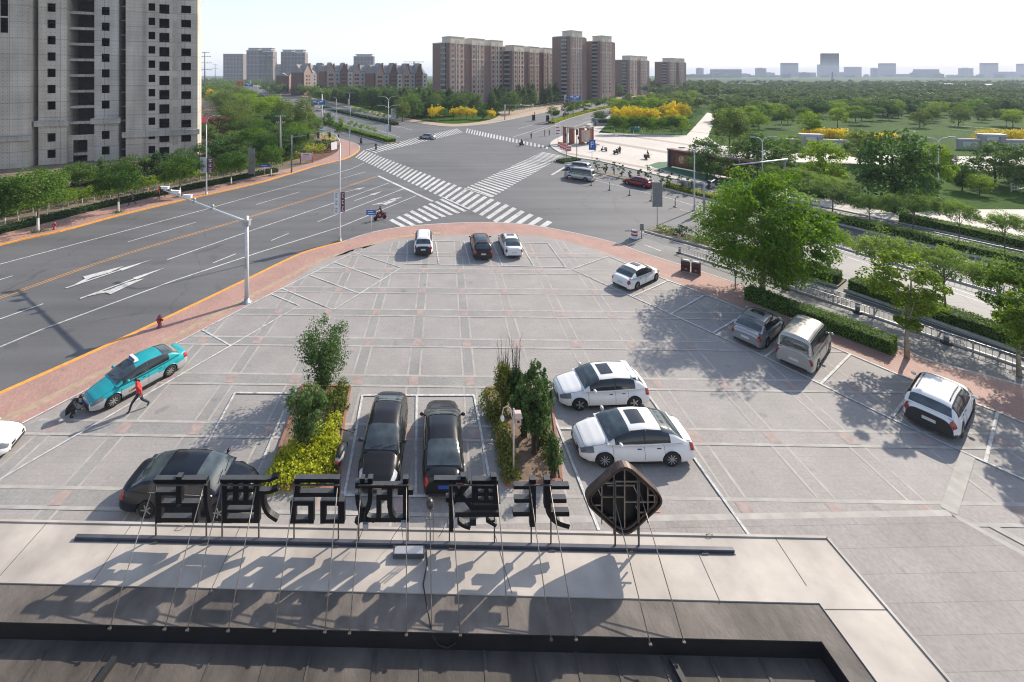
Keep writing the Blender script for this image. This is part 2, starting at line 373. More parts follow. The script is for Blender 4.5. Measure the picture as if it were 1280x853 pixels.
def bandquad(a, b, w0, w1, vertical):
    if vertical: return [(a+w0-SKEW*18, 8), (a+w1-SKEW*18, 8), (a+w1+SKEW*14, 50), (a+w0+SKEW*14, 50)]
    return [(-40, a+w0-SKEW*-40*-1), (40, a+w0+SKEW*40), (40, a+w1+SKEW*40), (-40, a+w1-SKEW*40)]
mb = MB()
def rowquad(y, w0, w1): return [(-40, y+w0+0.018*40), (40, y+w0-0.018*40), (40, y+w1-0.018*40), (-40, y+w1+0.018*40)]
def colquad(x, w0, w1): return [(x+w0-0.018*18, 8), (x+w1-0.018*18, 8), (x+w1+0.018*16, 44), (x+w0+0.018*16, 44)]
for x in xs:
    mb.cur = 0 if x < 3 else 3
    q = clip_convex(colquad(x, -0.27, 0.27), cx_poly)
    if len(q) > 2: mb.sheet(q, 0.008)
    mb.cur = 1
    for s in (-1, 1):
        q = clip_convex(colquad(x, s*0.33-0.055, s*0.33+0.055), cx_poly)
        if len(q) > 2: mb.sheet(q, 0.012)
for y in rows:
    for cc, half in ((0, [(-60, 0), (3.4, 0), (3.4, 60), (-60, 60)]), (3, [(3.4, 0), (60, 0), (60, 60), (3.4, 60)])):
        mb.cur = cc; q = clip_convex(rowquad(y, -0.33, 0.33), cx_poly); q = clip_convex(q, half) if q else q
        if len(q) > 2: mb.sheet(q, 0.016)
    mb.cur = 1
    for s in (-1, 1):
        q = clip_convex(rowquad(y, s*0.41-0.075, s*0.41+0.075), cx_poly)
        if len(q) > 2: mb.sheet(q, 0.020)
    mb.cur = 2
    for x in xs:
        xx, yy = x+0.018*(y-26), y-0.018*x
        q = clip_convex([(xx-0.26, yy-0.32), (xx+0.26, yy-0.32), (xx+0.26, yy+0.32), (xx-0.26, yy+0.32)], cx_poly)
        if len(q) > 2: mb.sheet(q, 0.024)
# border stones at the right and front edge of the banded field
mb.cur = 1
for pts in ([(900, 608.5), (1186, 641), ], ):
    pass
for a, b, wd in (((1186, 640), (1210, 569), 0.42), ((560, 655), (1190, 644), 0.34), ((1190, 645), (1330, 722), 0.34), ((1150, 799), (1400, 799), 0.30), ((1236, 656), (1300, 690), 0.3)):
    wline(mb, [G(*a), G(*b)], wd, 0.0285)
struct('plaza_bands', mb, [M_band_grey, M_band_white, M_band_red, M_band_plain])
# granite slabs in front of the shop
mb = MB(); mb.sheet([tuple(G(*p)[:2]) for p in [(560, 657), (1190, 646), (1330, 724)]]+[(30, 8), (30, -20), (0, -20)], 0.0305); struct('slab_paving', mb, M_slab)

# parking lines
PL = [[(-100, 594), (16, 536), (352, 361)], [(-100, 659), (0, 600), (288, 433), (374, 382.5)], [(253, 413), (288, 432.5)], [(339, 368), (374, 382.5)],
      [(352.5, 361), (442.5, 316)], [(352.5, 361), (417, 388)], [(417, 388), (502, 335)], [(502, 335), (442.5, 316)], [(387.5, 344.5), (448, 367)], [(417, 328), (476, 349)],
      [(509, 301), (508.6, 330)], [(505, 330.2), (707.5, 334.5)], [(509, 301), (685, 304.5)], [(544.5, 302), (548.5, 330)], [(579.7, 302), (587.6, 331)], [(615.5, 303.6), (627.5, 332)], [(650, 304), (667.5, 333)], [(685, 304.5), (707.5, 335)],
      [(715, 337), (760, 321)], [(762, 321.5), (835, 351), (880, 367.5), (929, 388), (1062, 443), (1121, 468), (1243, 514), (1330, 550)],
      [(717, 338), (792, 372), (838, 393), (891, 417), (956, 447), (1026, 481), (1120, 527), (1200, 564), (1330, 623)],
      [(792, 371), (836, 351)], [(837, 394), (880, 370)], [(891, 417), (920, 400)], [(956, 447), (984, 426)], [(1026, 481), (1062.6, 444)], [(1115, 522), (1136, 495)], [(1232, 578), (1247, 517)],
      [(453, 495), (592.6, 495)], [(453, 495), (430.8, 619.5)], [(520.9, 495), (519.8, 619)], [(592.6, 495), (616, 622)], [(430, 620), (617, 622.5)],
      [(294, 492), (364, 492.6)], [(294, 492), (257, 559)], [(355, 514), (329, 575)], [(687, 508), (749, 665)], [(700, 537), (716, 537)], [(809, 493), (863, 567), (936, 670)]]
mb = MB()
for k, p in enumerate(PL): wline(mb, [G(*q) for q in p], 0.11, 0.034+0.0005*k)
struct('parking_lines', mb, M_white)

# ================================================================ the other corners and medians
def block(name, px, extra, matl, z=0.0, lo=-0.28, n=4):
    pts = smooth_line([G(*p) for p in px], n)
    mb = MB(); mb.prism(pts+list(extra), lo, z); struct(name, mb, matl)
    return pts
left_px = [(-260, 381), (-160, 352), (0, 306), (75, 289), (140, 271.5), (210, 254.5), (250, 245.5), (320, 229.5), (362, 217.5), (395, 207.5), (430, 199), (445, 191.5), (450, 185.5), (446, 180), (427, 174), (404, 166), (385, 158), (340, 134), (300, 114), (262, 101)]
left_k = block('pavement_corner', left_px, [(-2500, 2600), (-2500, 30)], M_brick)
mb = MB(); kerbstone(mb, left_k[:48], 0.28, side=-1); mb.cur = 1; kerbstone(mb, left_k[48:], 0.2, side=-1); struct('kerb', mb, [M_orange, M_kerb])
# planted ground behind the left pavement
gpx = [(-260, 366), (-160, 338), (0, 293.5), (75, 274.5), (140, 258), (210, 243.5), (250, 235.5), (320, 221), (362, 210.5), (392, 203), (415, 194), (424, 187), (424, 181), (410, 176), (395, 170), (378, 160), (335, 136), (296, 115), (258, 101.5)]
pts = smooth_line([G(*p) for p in gpx], 4)
mb = MB(); mb.sheet(pts+[(-2500, 2600), (-2500, 40)], 0.004); struct('ground_planted', mb, M_earth)
back_px = [(280, 100.5), (330, 110), (400, 126), (440, 136), (480, 146), (497, 150), (515, 152.5), (537, 156), (567, 158.5), (599, 156), (625, 152), (679, 141), (735, 131), (775, 124), (850, 114)]
back_k = block('pavement_corner', back_px, [(700, 900), (600, 2500), (-1500, 2500)], M_tan)
mb = MB(); kerbstone(mb, back_k, 0.35, side=-1); struct('kerb', mb, M_kerb)
gpx = [(281, 99.8), (331, 108.5), (402, 123.5), (445, 133.5), (490, 144), (515, 149), (537, 152.5), (567, 155), (599, 152.5), (618, 148), (625, 143), (628, 138), (680, 131), (735, 125), (775, 120), (850, 112)]
mb = MB(); mb.sheet(smooth_line([G(*p) for p in gpx], 4)+[(700, 950), (600, 2500), (-1500, 2500)], 0.004); struct('ground_planted', mb, M_grass)
right_px = [(860, 120), (800, 133), (760, 145), (742, 153), (707, 168), (692, 175), (687.5, 181), (694, 187.5), (707.5, 193.5), (724, 197.5), (752, 202), (790, 211), (845, 224), (900, 234), (1001, 252.5), (1120, 277), (1280, 311), (1420, 342)]
right_k = block('pavement_corner', right_px, [(600, 25), (1500, 400), (800, 900)], M_pale)
mb = MB(); kerbstone(mb, right_k, 0.25, side=-1); struct('kerb', mb, M_kerb)
mb = MB()
for a, b, wd in (((738, 163), (960, 196), 2.2), ((741, 175), (960, 212), 2.6), ((700, 190), (850, 218), 1.6), ((760, 153), (930, 172), 1.6)):
    wline(mb, [G(*a), G(*b)], wd, 0.006)
struct('plaza_bands', mb, M_palebrown)
# park lawn behind the pale plaza, and the path through it
lawn = [G(*p) for p in [(700, 163), (742, 166.5), (850, 170), (884, 171), (889, 160), (896, 150), (905, 143), (918, 138)]]
mb = MB()
mb.sheet([G(*p) for p in [(748, 166.2), (800, 168), (858, 169.5), (876, 150), (884, 141), (880, 134), (862, 121), (808, 133), (768, 146)]], 0.006)
mb.sheet([G(*p) for p in [(885, 171), (893, 152), (897, 143), (1000, 140), (1500, 150), (1500, 190), (1330, 197), (1130, 195), (1000, 190), (900, 182)]], 0.006)
mb.sheet([G(*p) for p in [(884, 141), (897, 143), (1000, 140), (1500, 150)]]+[(1500, 1500), (700, 1500), tuple(G(862, 121)[:2])], 0.0045)
mb.sheet([G(*p) for p in [(945, 203), (1000, 203), (1130, 207), (1230, 214), (1500, 224), (1500, 300), (1280, 262), (1180, 262), (1125, 268), (1060, 254), (990, 238), (930, 224), (915, 214)]], 0.006)
struct('lawn', mb, M_grass)
M_turf = mat('green_turf', (0.05, 0.13, 0.07), 0.9, var=0.2, vscale=1.5)
mb = MB(); mb.sheet([G(*p) for p in [(811, 206.5), (822, 203), (845, 202), (900, 222), (980, 240), (962, 246), (905, 233), (860, 221), (835, 214), (818, 210)]], 0.0075); struct('turf', mb, M_turf)
# narrow medians with kerbs
def median(px, w, matl=None, name='median', n=3):
    pts = smooth_line([G(*p) for p in px], n)
    a, b = offset_line(pts, -w/2), offset_line(pts, w/2)
    mb = MB(); mb.prism(a+b[::-1], -0.28, 0.02); mb2 = MB()
    struct(name, mb, matl or M_earth)
    for s in (a, b):
        for i in range(len(s)-1): mb2.bar((s[i][0], s[i][1], -0.06), (s[i+1][0], s[i+1][1], -0.06), 0.16, 0.24)
    struct('kerb', mb2, M_kerb)
    return pts
med_a = median([(492, 179), (477, 174.3), (437, 163.5), (400, 151), (350, 133), (300, 110.5)], 3.2)
med_b = median([(496, 157), (482, 153.5), (435, 143), (400, 134), (340, 119)], 3.2)
med_c = median([(687, 155), (710, 147), (740, 139), (790, 128), (850, 117)], 3.4)
med_d = median([(743, 213), (767, 219), (827, 232.5), (880, 246), (940, 256.5), (1011, 269), (1140, 299), (1280, 331), (1420, 364)], 1.7)
med_e = median([(812, 286), (835, 292.5), (866, 300), (940, 320), (1000, 338), (1053, 354)], 2.1)
med_f = median([(1063, 358), (1130, 381), (1200, 405), (1280, 433), (1420, 486)], 2.0)
med_g = median([(699, 203), (712, 201), (724, 199.5)], 2.6)
# bicycle lane beside the right pavement has a paler asphalt
mb = MB(); a = smooth_line([RZ(*p) for p in [(800, 296), (880, 322), (982, 358), (1072, 388), (1183, 426), (1280, 459), (1420, 510)]], 3)
b = smooth_line([RZ(*p) for p in [(790, 312), (876, 341), (926, 358), (1125, 436), (1165, 453), (1280, 484), (1420, 533)]], 3)
mb.sheet(a+b[::-1], ROADZ+0.004); struct('bike_lane', mb, M_lane)
mb = MB(); mb.sheet([RZ(*p) for p in [(925, 306), (1010, 322), (1062, 352), (1130, 378), (1280, 428), (1420, 480), (1420, 420), (1280, 378), (1050, 311), (960, 287)]], ROADZ+0.004); struct('road_lane_glare', mb, M_glarelane)  # sheet of painted sun glare over the asphalt lane

# ================================================================ painted road markings
ZM = ROADZ+0.008
mb = MB(); nk = [0]
def ml(px, w=0.16, col=0):
    mb.cur = col; nk[0] += 1; wline(mb, [RZ(*p) for p in px], w, ZM+0.0002*nk[0])
ml([(-120, 364), (0, 330.5), (120, 298.5), (255, 262.5), (320, 244), (415, 218.5), (440, 211), (455, 204)])
for a, b in (((-60, 368), (16, 345)), ((160, 302.5), (245, 278)), ((320, 256), (375, 240)), ((425, 224), (457, 215))): ml([a, b], 0.14)
for o in (-0.16, 0.16):
    mb.cur = 1; nk[0] += 1
    wline(mb, offset_line(smooth_line([RZ(*p) for p in [(-120, 413), (0, 372.5), (150, 320), (295, 277), (320, 269), (402, 244), (470, 221)]], 4), o), 0.13, ZM+0.0002*nk[0])
ml([(-60, 420), (54, 380)], 0.14); ml([(209, 325), (320, 286.5), (417, 254), (486, 229)]); ml([(266, 329), (295, 317.5)], 0.14); ml([(339, 301), (361, 292)], 0.14); ml([(397, 277.5), (505, 236)])
ml([(-60, 459), (50, 413), (217.5, 351), (305, 322), (320, 317), (425, 284), (520, 245)])
ml([(472.5, 220), (541, 252)], 0.45)
ml([(689.5, 219), (708, 208)], 0.4)
# lanes of the right hand road
ml([(742, 225), (840, 249), (960, 285), (1100, 328), (1280, 392)], 0.14)
for a, b in (((740, 222), (753, 225)), ((752, 217), (767, 222)), ((850, 262), (885, 271)), ((925, 283), (985, 300)), ((1060, 322), (1110, 339)), ((1160, 355), (1230, 379)), ((905, 258), (945, 268)), ((1000, 283), (1050, 297)), ((1110, 312), (1170, 329)), ((838, 297), (862, 305)), ((805, 306), (826, 314)), ((845, 314), (880, 324))): ml([a, b], 0.14)
ml([(800, 290), (866, 309), (990, 346), (1062, 369), (1280, 444)], 0.12)
# far roads
for a, b in (((640, 172), (684, 158)), ((648, 161), (672, 155)), ((668, 166), (700, 155)), ((500, 172), (440, 152)), ((516, 163), (470, 150)), ((500, 160), (470, 153)), ((728, 150), (775, 137)), ((715, 160), (740, 150.5))): ml([a, b], 0.2)
ml([(690, 157), (713, 148), (742, 140), (790, 129)], 0.3, 1)
# zebra crossings
def zebra(u0, u1, l0, l1, n, duty=0.5, jig=0.0):
    U0, U1, L0, L1 = RZ(*u0), RZ(*u1), RZ(*l0), RZ(*l1)
    rnd = random.Random(n)
    for k in range(n):
        t0, t1 = k/n, (k+duty)/n; nk[0] += 1; e = rnd.uniform(-0.1, 0.1)
        a, b, c, d_ = U0.lerp(U1, t0), U0.lerp(U1, t1), L0.lerp(L1, t1), L0.lerp(L1, t0)
        s = (a-d_).normalized()*e
        mb.cur = 0; mb.sheet([a+s, b+s, c, d_], ZM+0.0002*nk[0])
zebra((455, 188), (697, 280.7), (444, 197), (668, 300.5), 38)
zebra((583, 234.5), (679, 190), (616, 246.5), (705, 195), 30)
zebra((486, 276), (556, 247.3), (504, 285.5), (588, 263), 9)
zebra((457, 187), (572, 160.8), (470, 191.5), (580, 165.8), 34)
zebra((584, 161), (688, 184), (582, 166.5), (687, 187.5), 26)
ml([(552, 246.5), (586, 262)], 0.3); ml([(580, 235.5), (615, 247)], 0.3)
# lane arrows
def arrow(p0, p1, w=0.16, head=0.42, side=0):
    A, B = RZ(*p0), RZ(*p1); d_ = (B-A); Ln = d_.length; d_.normalize(); n_ = Vector((d_.y, -d_.x, 0)); nk[0] += 1; z = ZM+0.0002*nk[0]
    mb.cur = 0
    mb.sheet([A-n_*w/2, A+n_*w/2, A+d_*Ln*0.6+n_*w/2, A+d_*Ln*0.6-n_*w/2], z)
    mb.sheet([A+d_*Ln*0.6-n_*head, A+d_*Ln*0.6+n_*head, B], z+0.0001)
    if side:
        C = A+d_*Ln*0.12+n_*side*0.08; D = A+d_*Ln*0.34+n_*side*0.75
        mb.sheet([C-d_*0.3, C+d_*0.5, D+d_*0.3, D-d_*0.4] if side < 0 else [C+d_*0.5, C-d_*0.3, D-d_*0.4, D+d_*0.3], z+0.0001)
        E = D+d_*Ln*0.34-n_*side*0.1
        mb.sheet([D-d_*0.7-n_*side*0.3, D+d_*0.9-n_*side*0.55, E, D+n_*side*0.5-d_*0.6], z+0.00015)
arrow((82, 361), (190, 325), 0.2, 0.3, -1); arrow((100, 374), (207, 335), 0.2, 0.3, 1)
arrow((430, 241), (457, 234.5)); arrow((443, 251.5), (478, 239.5)); arrow((465, 257), (504, 246.5), side=1)
arrow((767, 223.5), (750, 217.5)); arrow((985, 300), (955, 291)); arrow((885, 274), (862, 268))
struct('road_markings', mb, [M_white, M_yellow])
# ================================================================ the shop roof with the sign
ZR = 6.5; ZS = 6.44; ZD = 6.13
M_coping = mat('coping_stone', (0.395, 0.352, 0.308), 0.7, var=0.08, vscale=3.0, var2=0.20, v2scale=0.8, bump=0.08, bscale=25)
M_render = mat('shop_wall_render', (0.5, 0.46, 0.42), 0.8, var=0.1)
M_membrane = mat('roof_membrane', (0.125, 0.106, 0.091), 0.8, var=0.2, vscale=4.0, var2=0.34, v2scale=0.9, bump=0.4, bscale=14, stretch=(1.2, 0.8, 1))
M_deck = mat('roof_deck_felt', (0.085, 0.071, 0.060), 0.88, var=0.25, vscale=3.0, var2=0.4, v2scale=0.7, bump=0.4, bscale=20, stretch=(1.3, 0.8, 1))
M_seam = mat('felt_seam', (0.068, 0.058, 0.05), 0.7, var=0.3)
M_joint = mat('coping_joint', (0.12, 0.11, 0.10), 0.9)
shop = thing('shop_building', 'low flat shop roof with a pale stone coping and dark felt deck under the sign', 'building', (0, 9, 0))
def sp(v): return (v[0], v[1]-9, v[2])
oc = G(1034, 671, ZR); ol = G(0, 650, ZR); dirx = (oc-ol).normalized(); ol = oc-dirx*26
ic = G(1024, 754, ZR); il = ic+(ol-oc)+Vector((0, 0.0, 0)); il = Vector((il.x, G(0, 727, ZR).y+0.03+0.018*8, ZR))
YB = -7.0
ry = Vector((0.012, -1, 0)).normalized()
ob = oc+ry*(oc.y-YB); ib = ic+ry*(ic.y-YB)
sc_ = G(1027, 802, ZS); sl_ = Vector((il.x, sc_.y+0.018*26, ZS)); sb_ = sc_+ry*(sc_.y-YB)
def low(v, z): return (v[0], v[1], z)
# walls
mb = MB(); mb.hexa([sp(low(p, -0.2)) for p in (ob-Vector((.06, 0, 0)), oc-Vector((.06, .06, 0)), ol-Vector((0, .06, 0)), Vector((ol.x, YB, 0)))], [sp(low(p, ZD-0.25)) for p in (ob-Vector((.06, 0, 0)), oc-Vector((.06, .06, 0)), ol-Vector((0, .06, 0)), Vector((ol.x, YB, 0)))])
mb.build('wall', M_render, shop)
# coping ring: front arm and right arm, each a thick slab with a small lip at the outside edge
mb = MB()
mb.hexa([sp(low(p, ZD-0.25)) for p in (il, ic, oc, ol)], [sp(p) for p in (il, ic, oc, ol)])
mb.hexa([sp(low(p, ZD-0.25)) for p in (ib, ob, oc, ic)], [sp(p) for p in (ib, ob, oc, ic)])
mb.bar(sp(ol+Vector((0, -.03, .012))), sp(oc+Vector((-.03, -.03, .012))), 0.05, 0.03); mb.bar(sp(oc+Vector((-.03, -.03, .012))), sp(ob+Vector((-.03, 0, .012))), 0.05, 0.03)
mb.build('coping', M_coping, shop)
for a, b in (((0, 720), (60, 652.5)), ((108, 738), (165, 655)), ((262, 742), (300, 659)), ((640, 742), (617, 662.5)), ((900, 752), (873, 692)), ((1008, 732), (968, 671)), ((1031, 762), (1112, 762.5))):
    mb = MB(); mb.bar(sp(G(*a, ZR+0.001)), sp(G(*b, ZR+0.001)), 0.012, 0.008); mb.build('coping_joint', M_joint, shop)
for k in range(4):
    y = 6.6-k*1.35; mb = MB(); mb.bar(sp(Vector((ic.x+0.03, y, ZR+.001))), sp(Vector((oc.x-.04, y, ZR+.001))), 0.012, 0.008); mb.build('coping_joint', M_joint, shop)
# dark felt turned up against the coping
mb = MB(); e = Vector((0, 0, -0.02))
mb.hexa([sp(low(p, ZD)) for p in (sl_, sc_, ic, il)], [sp(p) for p in (sl_, sc_, ic+e, il+e)])
mb.hexa([sp(low(p, ZD)) for p in (sb_, ib, ic, sc_)], [sp(p) for p in (sb_, ib+e, ic+e, sc_)])
mb.build('felt_upstand', M_membrane, shop)
g_ = Vector((0, -.012, 0)); mb = MB(); mb.quad(sp(low(sl_+g_, ZD+.002)), sp(low(sc_+g_, ZD+.002)), sp(sc_+g_-Vector((0, 0, .006))), sp(sl_+g_-Vector((0, 0, .006)))); g_ = Vector((-.012, 0, 0)); mb.quad(sp(low(sb_+g_, ZD+.002)), sp(sb_+g_-Vector((0, 0, .006))), sp(sc_+g_-Vector((0, 0, .006))), sp(low(sc_+g_, ZD+.002)))
mb.build('upstand_shade_sheet', mat('painted_shade_black', (0.012, 0.011, 0.012), 0.6, var=.3, vscale=3), shop)  # black sheet paints the shade on the upstand's inner face
mb = MB(); mb.quad(sp(low(Vector((sl_.x, YB, 0)), ZD)), sp(low(sb_, ZD)), sp(low(sc_, ZD)), sp(low(sl_, ZD))); mb.build('roof_deck', M_deck, shop)
mb = MB(); rnd = random.Random(4)
x = -12.0
while x < 7.0:
    mb.bar((x, sc_.y-9+0.1, ZD+0.006), (x+rnd.uniform(-.1, .1), YB-9+0.3, ZD+0.006), rnd.uniform(0.03, 0.09), 0.012); x += rnd.uniform(0.7, 1.25)
mb.build('felt_seam', M_seam, shop)
for x, dx in ((-5.95, -0.35), (4.35, 0.3)): mb = MB(); mb.bar((x, -1.0, ZD+0.05), (x+dx, -2.6, ZD+0.05), 0.10, 0.10); mb.build('drain_channel', mat('drain_black', (0.02, 0.02, 0.02), 0.6), shop)

# ---- the sign, seen from behind
M_letter = mat('sign_black_metal', (0.006, 0.006, 0.008), 0.45, var=0.2, vscale=5, spec=0.25)
M_lettop = mat('sky_sheen_on_black_metal', (0.062, 0.064, 0.066), 0.4, var=0.2, vscale=5)  # grey colour stands for the sky reflected in the black tops
M_rust = mat('painted_iron', (0.10, 0.085, 0.075), 0.6, metal=0.3, var=0.4, vscale=10)
M_rod = mat('steel_rod', (0.28, 0.245, 0.21), 0.45, metal=0.5, var=0.25, vscale=12)
M_bronze = mat('bronze_frame', (0.085, 0.058, 0.046), 0.42, metal=0.4, var=0.3, vscale=6)
M_alu = mat('grey_metal', (0.42, 0.42, 0.43), 0.4, metal=0.4, var=0.12, vscale=6)
P0 = G(95, 673, ZR); P1 = G(917, 689.5, ZR); ux = (P1-P0); ux.z = 0; LENR = ux.length; ux.normalize(); uy = Vector((-ux.y, ux.x, 0))
def LP(px, py, off=0.0):
    """point of the upright sign plane seen at (px, py), off = metres behind it"""
    d_ = Vector(((px-CX)/FL, 1, -(py-CY)/FL)); o = Vector((0, 0, CAMH))
    t = (P0+uy*off-o).dot(uy)/d_.dot(uy); return o+d_*t
DEP = 0.115
def shape(mb, pts, dep=DEP, z0=0.0):
    """flat outline in picture points on the sign plane, thickened away from the camera"""
    f = [LP(*p)+uy*z0 for p in pts]; n = len(f)
    a = sum(pts[i][0]*pts[(i+1) % n][1]-pts[(i+1) % n][0]*pts[i][1] for i in range(n))
    if a > 0: f = f[::-1]
    b = [p+uy*dep for p in f]
    mb.add(f+b, [tuple(range(n)), tuple(range(2*n-1, n-1, -1))]+[(i, n+i, n+(i+1) % n, (i+1) % n) for i in range(n)])
    for k in range(n):   # upward faces get the lighter grey that paints in the sky's reflection
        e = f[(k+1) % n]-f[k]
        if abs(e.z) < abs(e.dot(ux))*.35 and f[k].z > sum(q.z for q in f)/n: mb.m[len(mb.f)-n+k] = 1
def rect(mb, x0, x1, y0, y1, **k): shape(mb, [(x0, y0), (x1, y0), (x1, y1), (x0, y1)], **k)
def stroke(mb, pts, w, **k):
    P = [Vector(p) for p in smooth_line(pts, 4)] if len(pts) > 2 else [Vector(p) for p in pts]
    for i in range(len(P)-1):
        t = (P[i+1]-P[i]).normalized(); n_ = Vector((-t.y, t.x))*(w/2); ex = t*0.3
        shape(mb, [tuple(P[i]-ex+n_), tuple(P[i+1]+ex+n_), tuple(P[i+1]+ex-n_), tuple(P[i]-ex-n_)], z0=0.0015*(i % 2), **k)
def za(x, y): return (180+x/7.975, 585+y/7.975)
def zb(x, y): return (340+x/7.975, 585+y/7.975)
def zc(x, y): return (430+x/7.975, 585+y/7.975)
def zd(x, y): return (550+x/7.975, 585+y/7.975)
def rz_(mb, f, x0, x1, y0, y1, **k):
    a, b = f(x0, y0), f(x1, y1); rect(mb, a[0], b[0], a[1], b[1], **k)
LET = []
m1 = MB()
for r in ((95, 620, 118, 160), (315, 372, 92, 120), (318, 372, 158, 362), (110, 320, 243, 276), (115, 320, 352, 392), (370, 552, 352, 392), (112, 172, 274, 550), (478, 535, 390, 550), (170, 480, 500, 548), (592, 632, 158, 345)): rz_(m1, za, *r)
stroke(m1, [za(612, 340), za(622, 430), za(650, 545)], 5.2)
LET.append(('sign_character', m1, (195, 258), (193, 255.5), 'black metal character with a wide box foot, leftmost in the roof sign'))
m2 = MB()
for r in ((755, 1180, 118, 152), (780, 826, 150, 552), (1095, 1148, 150, 552), (885, 940, 150, 335), (990, 1040, 150, 335), (824, 1096, 210, 246), (824, 1096, 325, 372), (824, 1096, 420, 448), (824, 1096, 505, 552)): rz_(m2, za, *r, z0=0.001*(r[0] % 3))
stroke(m2, [(326, 602), (336, 601), (347, 597)], 3.6); stroke(m2, [(324, 616), (336, 616), (346.5, 612)], 4); stroke(m2, [(328, 618), (329, 633), (335, 644), (346, 651.5)], 4.6)
LET.append(('sign_character', m2, (277.8, 323.6), (277, 321), 'black metal character with a barred frame and a swirl, second from the left'))
m3 = MB()
def frame(mb, f, x0, x1, y0, y1, hx0, hx1, hy0, hy1):
    rz_(mb, f, x0, hx0, y0, y1); rz_(mb, f, hx1, x1, y0, y1); rz_(mb, f, hx0, hx1, y0, hy0, z0=0.002); rz_(mb, f, hx0, hx1, hy1, y1, z0=0.002)
frame(m3, zb, 222, 672, 112, 292, 276, 614, 150, 250); frame(m3, zb, 180, 414, 335, 558, 236, 360, 380, 515); frame(m3, zb, 480, 722, 335, 558, 536, 664, 380, 515)
LET.append(('sign_character', m3, (367.6, 423), (368.8, 422), 'black metal character of three boxes, third from the left in the roof sign'))
m4 = MB()
for r in ((112, 285, 150, 206), (160, 205, 110, 150), (236, 285, 108, 150), (280, 600, 180, 208), (322, 368, 270, 530), (366, 450, 270, 326), (430, 480, 205, 400), (586, 642, 112, 515), (534, 586, 222, 272), (642, 688, 222, 272), (160, 645, 500, 545)): rz_(m4, zc, *r, z0=0.001*(r[0] % 3))
stroke(m4, [zc(258, 200), zc(255, 350), zc(205, 470), zc(120, 560)], 5.6); stroke(m4, [zc(130, 270), zc(150, 400), zc(215, 500), zc(300, 530)], 5.4); stroke(m4, [zc(455, 390), zc(470, 470), zc(520, 535)], 5.6)
LET.append(('sign_character', m4, (448.5, 510), (451.7, 508), 'black metal character of curved upright strokes, fourth from the left in the roof sign'))
m5 = MB()
for r in ((-60, 250, 120, 150), (206, 258, 88, 120), (508, 566, 88, 125), (94, 134, 150, 640), (58, 330, 300, 346), (150, 602, 445, 492), (318, 580, 128, 210), (318, 380, 210, 352), (440, 485, 210, 352), (530, 580, 210, 352), (380, 440, 246, 284), (485, 530, 246, 284), (380, 440, 318, 352), (485, 530, 318, 352), (330, 590, 375, 425), (298, 360, 520, 580), (530, 604, 352, 360)): rz_(m5, zd, *r, z0=0.0012*(r[0] % 4))
stroke(m5, [zd(140, 180), zd(330, 420)], 5); stroke(m5, [zd(290, 160), zd(100, 390)], 5); stroke(m5, [zd(185, 550), zd(240, 585), zd(300, 605)], 4.4); stroke(m5, [zd(470, 530), zd(560, 580)], 4.4)
LET.append(('sign_character', m5, (561.7, 618), (564.6, 621), 'black metal character with a crossed left half and dotted block, fifth from left'))
m6 = MB()
for r in ((895, 957, 120, 590), (1040, 1102, 120, 400), (735, 895, 182, 216), (742, 895, 312, 350), (728, 895, 440, 486), (1102, 1290, 182, 216), (1102, 1262, 312, 352), (1102, 1290, 440, 486)): rz_(m6, zd, *r)
stroke(m6, [zd(1072, 395), zd(1090, 460), zd(1160, 545), zd(1290, 590)], 6)
LET.append(('sign_character', m6, (664, 688.6), (662, 687), 'black metal character of two uprights with side bars, last before the diamond emblem'))
def world_to_root(mb, base): mb.v = [(v[0]-base.x, v[1]-base.y, v[2]-base.z) for v in mb.v]; return mb
for nm, m, posts, tops, lab in LET:
    base = LP((posts[0]+posts[1])/2, 684); base.z = ZR
    t = thing(nm, lab, 'sign letter', base, 0, 'letters of the roof sign')
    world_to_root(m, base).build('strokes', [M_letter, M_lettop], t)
    for px in posts:
        k = MB(); yb = 673+(px-95)*0.0201
        k.bar(LP(px, yb+8, 0.05), LP(px, 604, 0.05), 0.028, 0.028); world_to_root(k, base).build('post', M_rust, t)
    k = MB(); k.bar(LP(posts[0]-1, 606.5, -0.02), LP(posts[1]+1, 606.5, -0.02), 0.025, 0.025); world_to_root(k, base).build('cross_bar', M_rust, t)
RODS = [((193, 602.5), (137, 786)), ((256, 603), (205.6, 787)), ((277.5, 605), (234, 788)), ((320.7, 605), (285, 789)), ((368.8, 605), (343, 789)), ((422, 606), (406, 790.5)), ((451.7, 605.5), (436.8, 792)), ((508, 605.5), (508, 794)),
        ((564.6, 603.5), (575.5, 794)), ((621, 603.5), (636, 786)), ((662, 606), (689, 800)), ((687, 606), (720, 800)), ((767, 620), (813, 806)), ((800, 616), (855, 803))]
rod0 = None
for a, b in RODS:
    A = LP(*a, 0.02); B = G(*b, ZS-0.01); 
    k = MB(); k.tube([(0, 0, 0), tuple(A-B)], 0.011, 6); o = k.build('stay_rod', M_rod); o.location = B
    k2 = MB(); k2.box(-.03, .03, -.02, .02, -.01, .015); k2.build('foot_clip', M_rust, o)
    tag(o, 'thin steel stay rod bracing the roof sign back to the dark upstand', 'stay rod', 'stay rods of the roof sign')
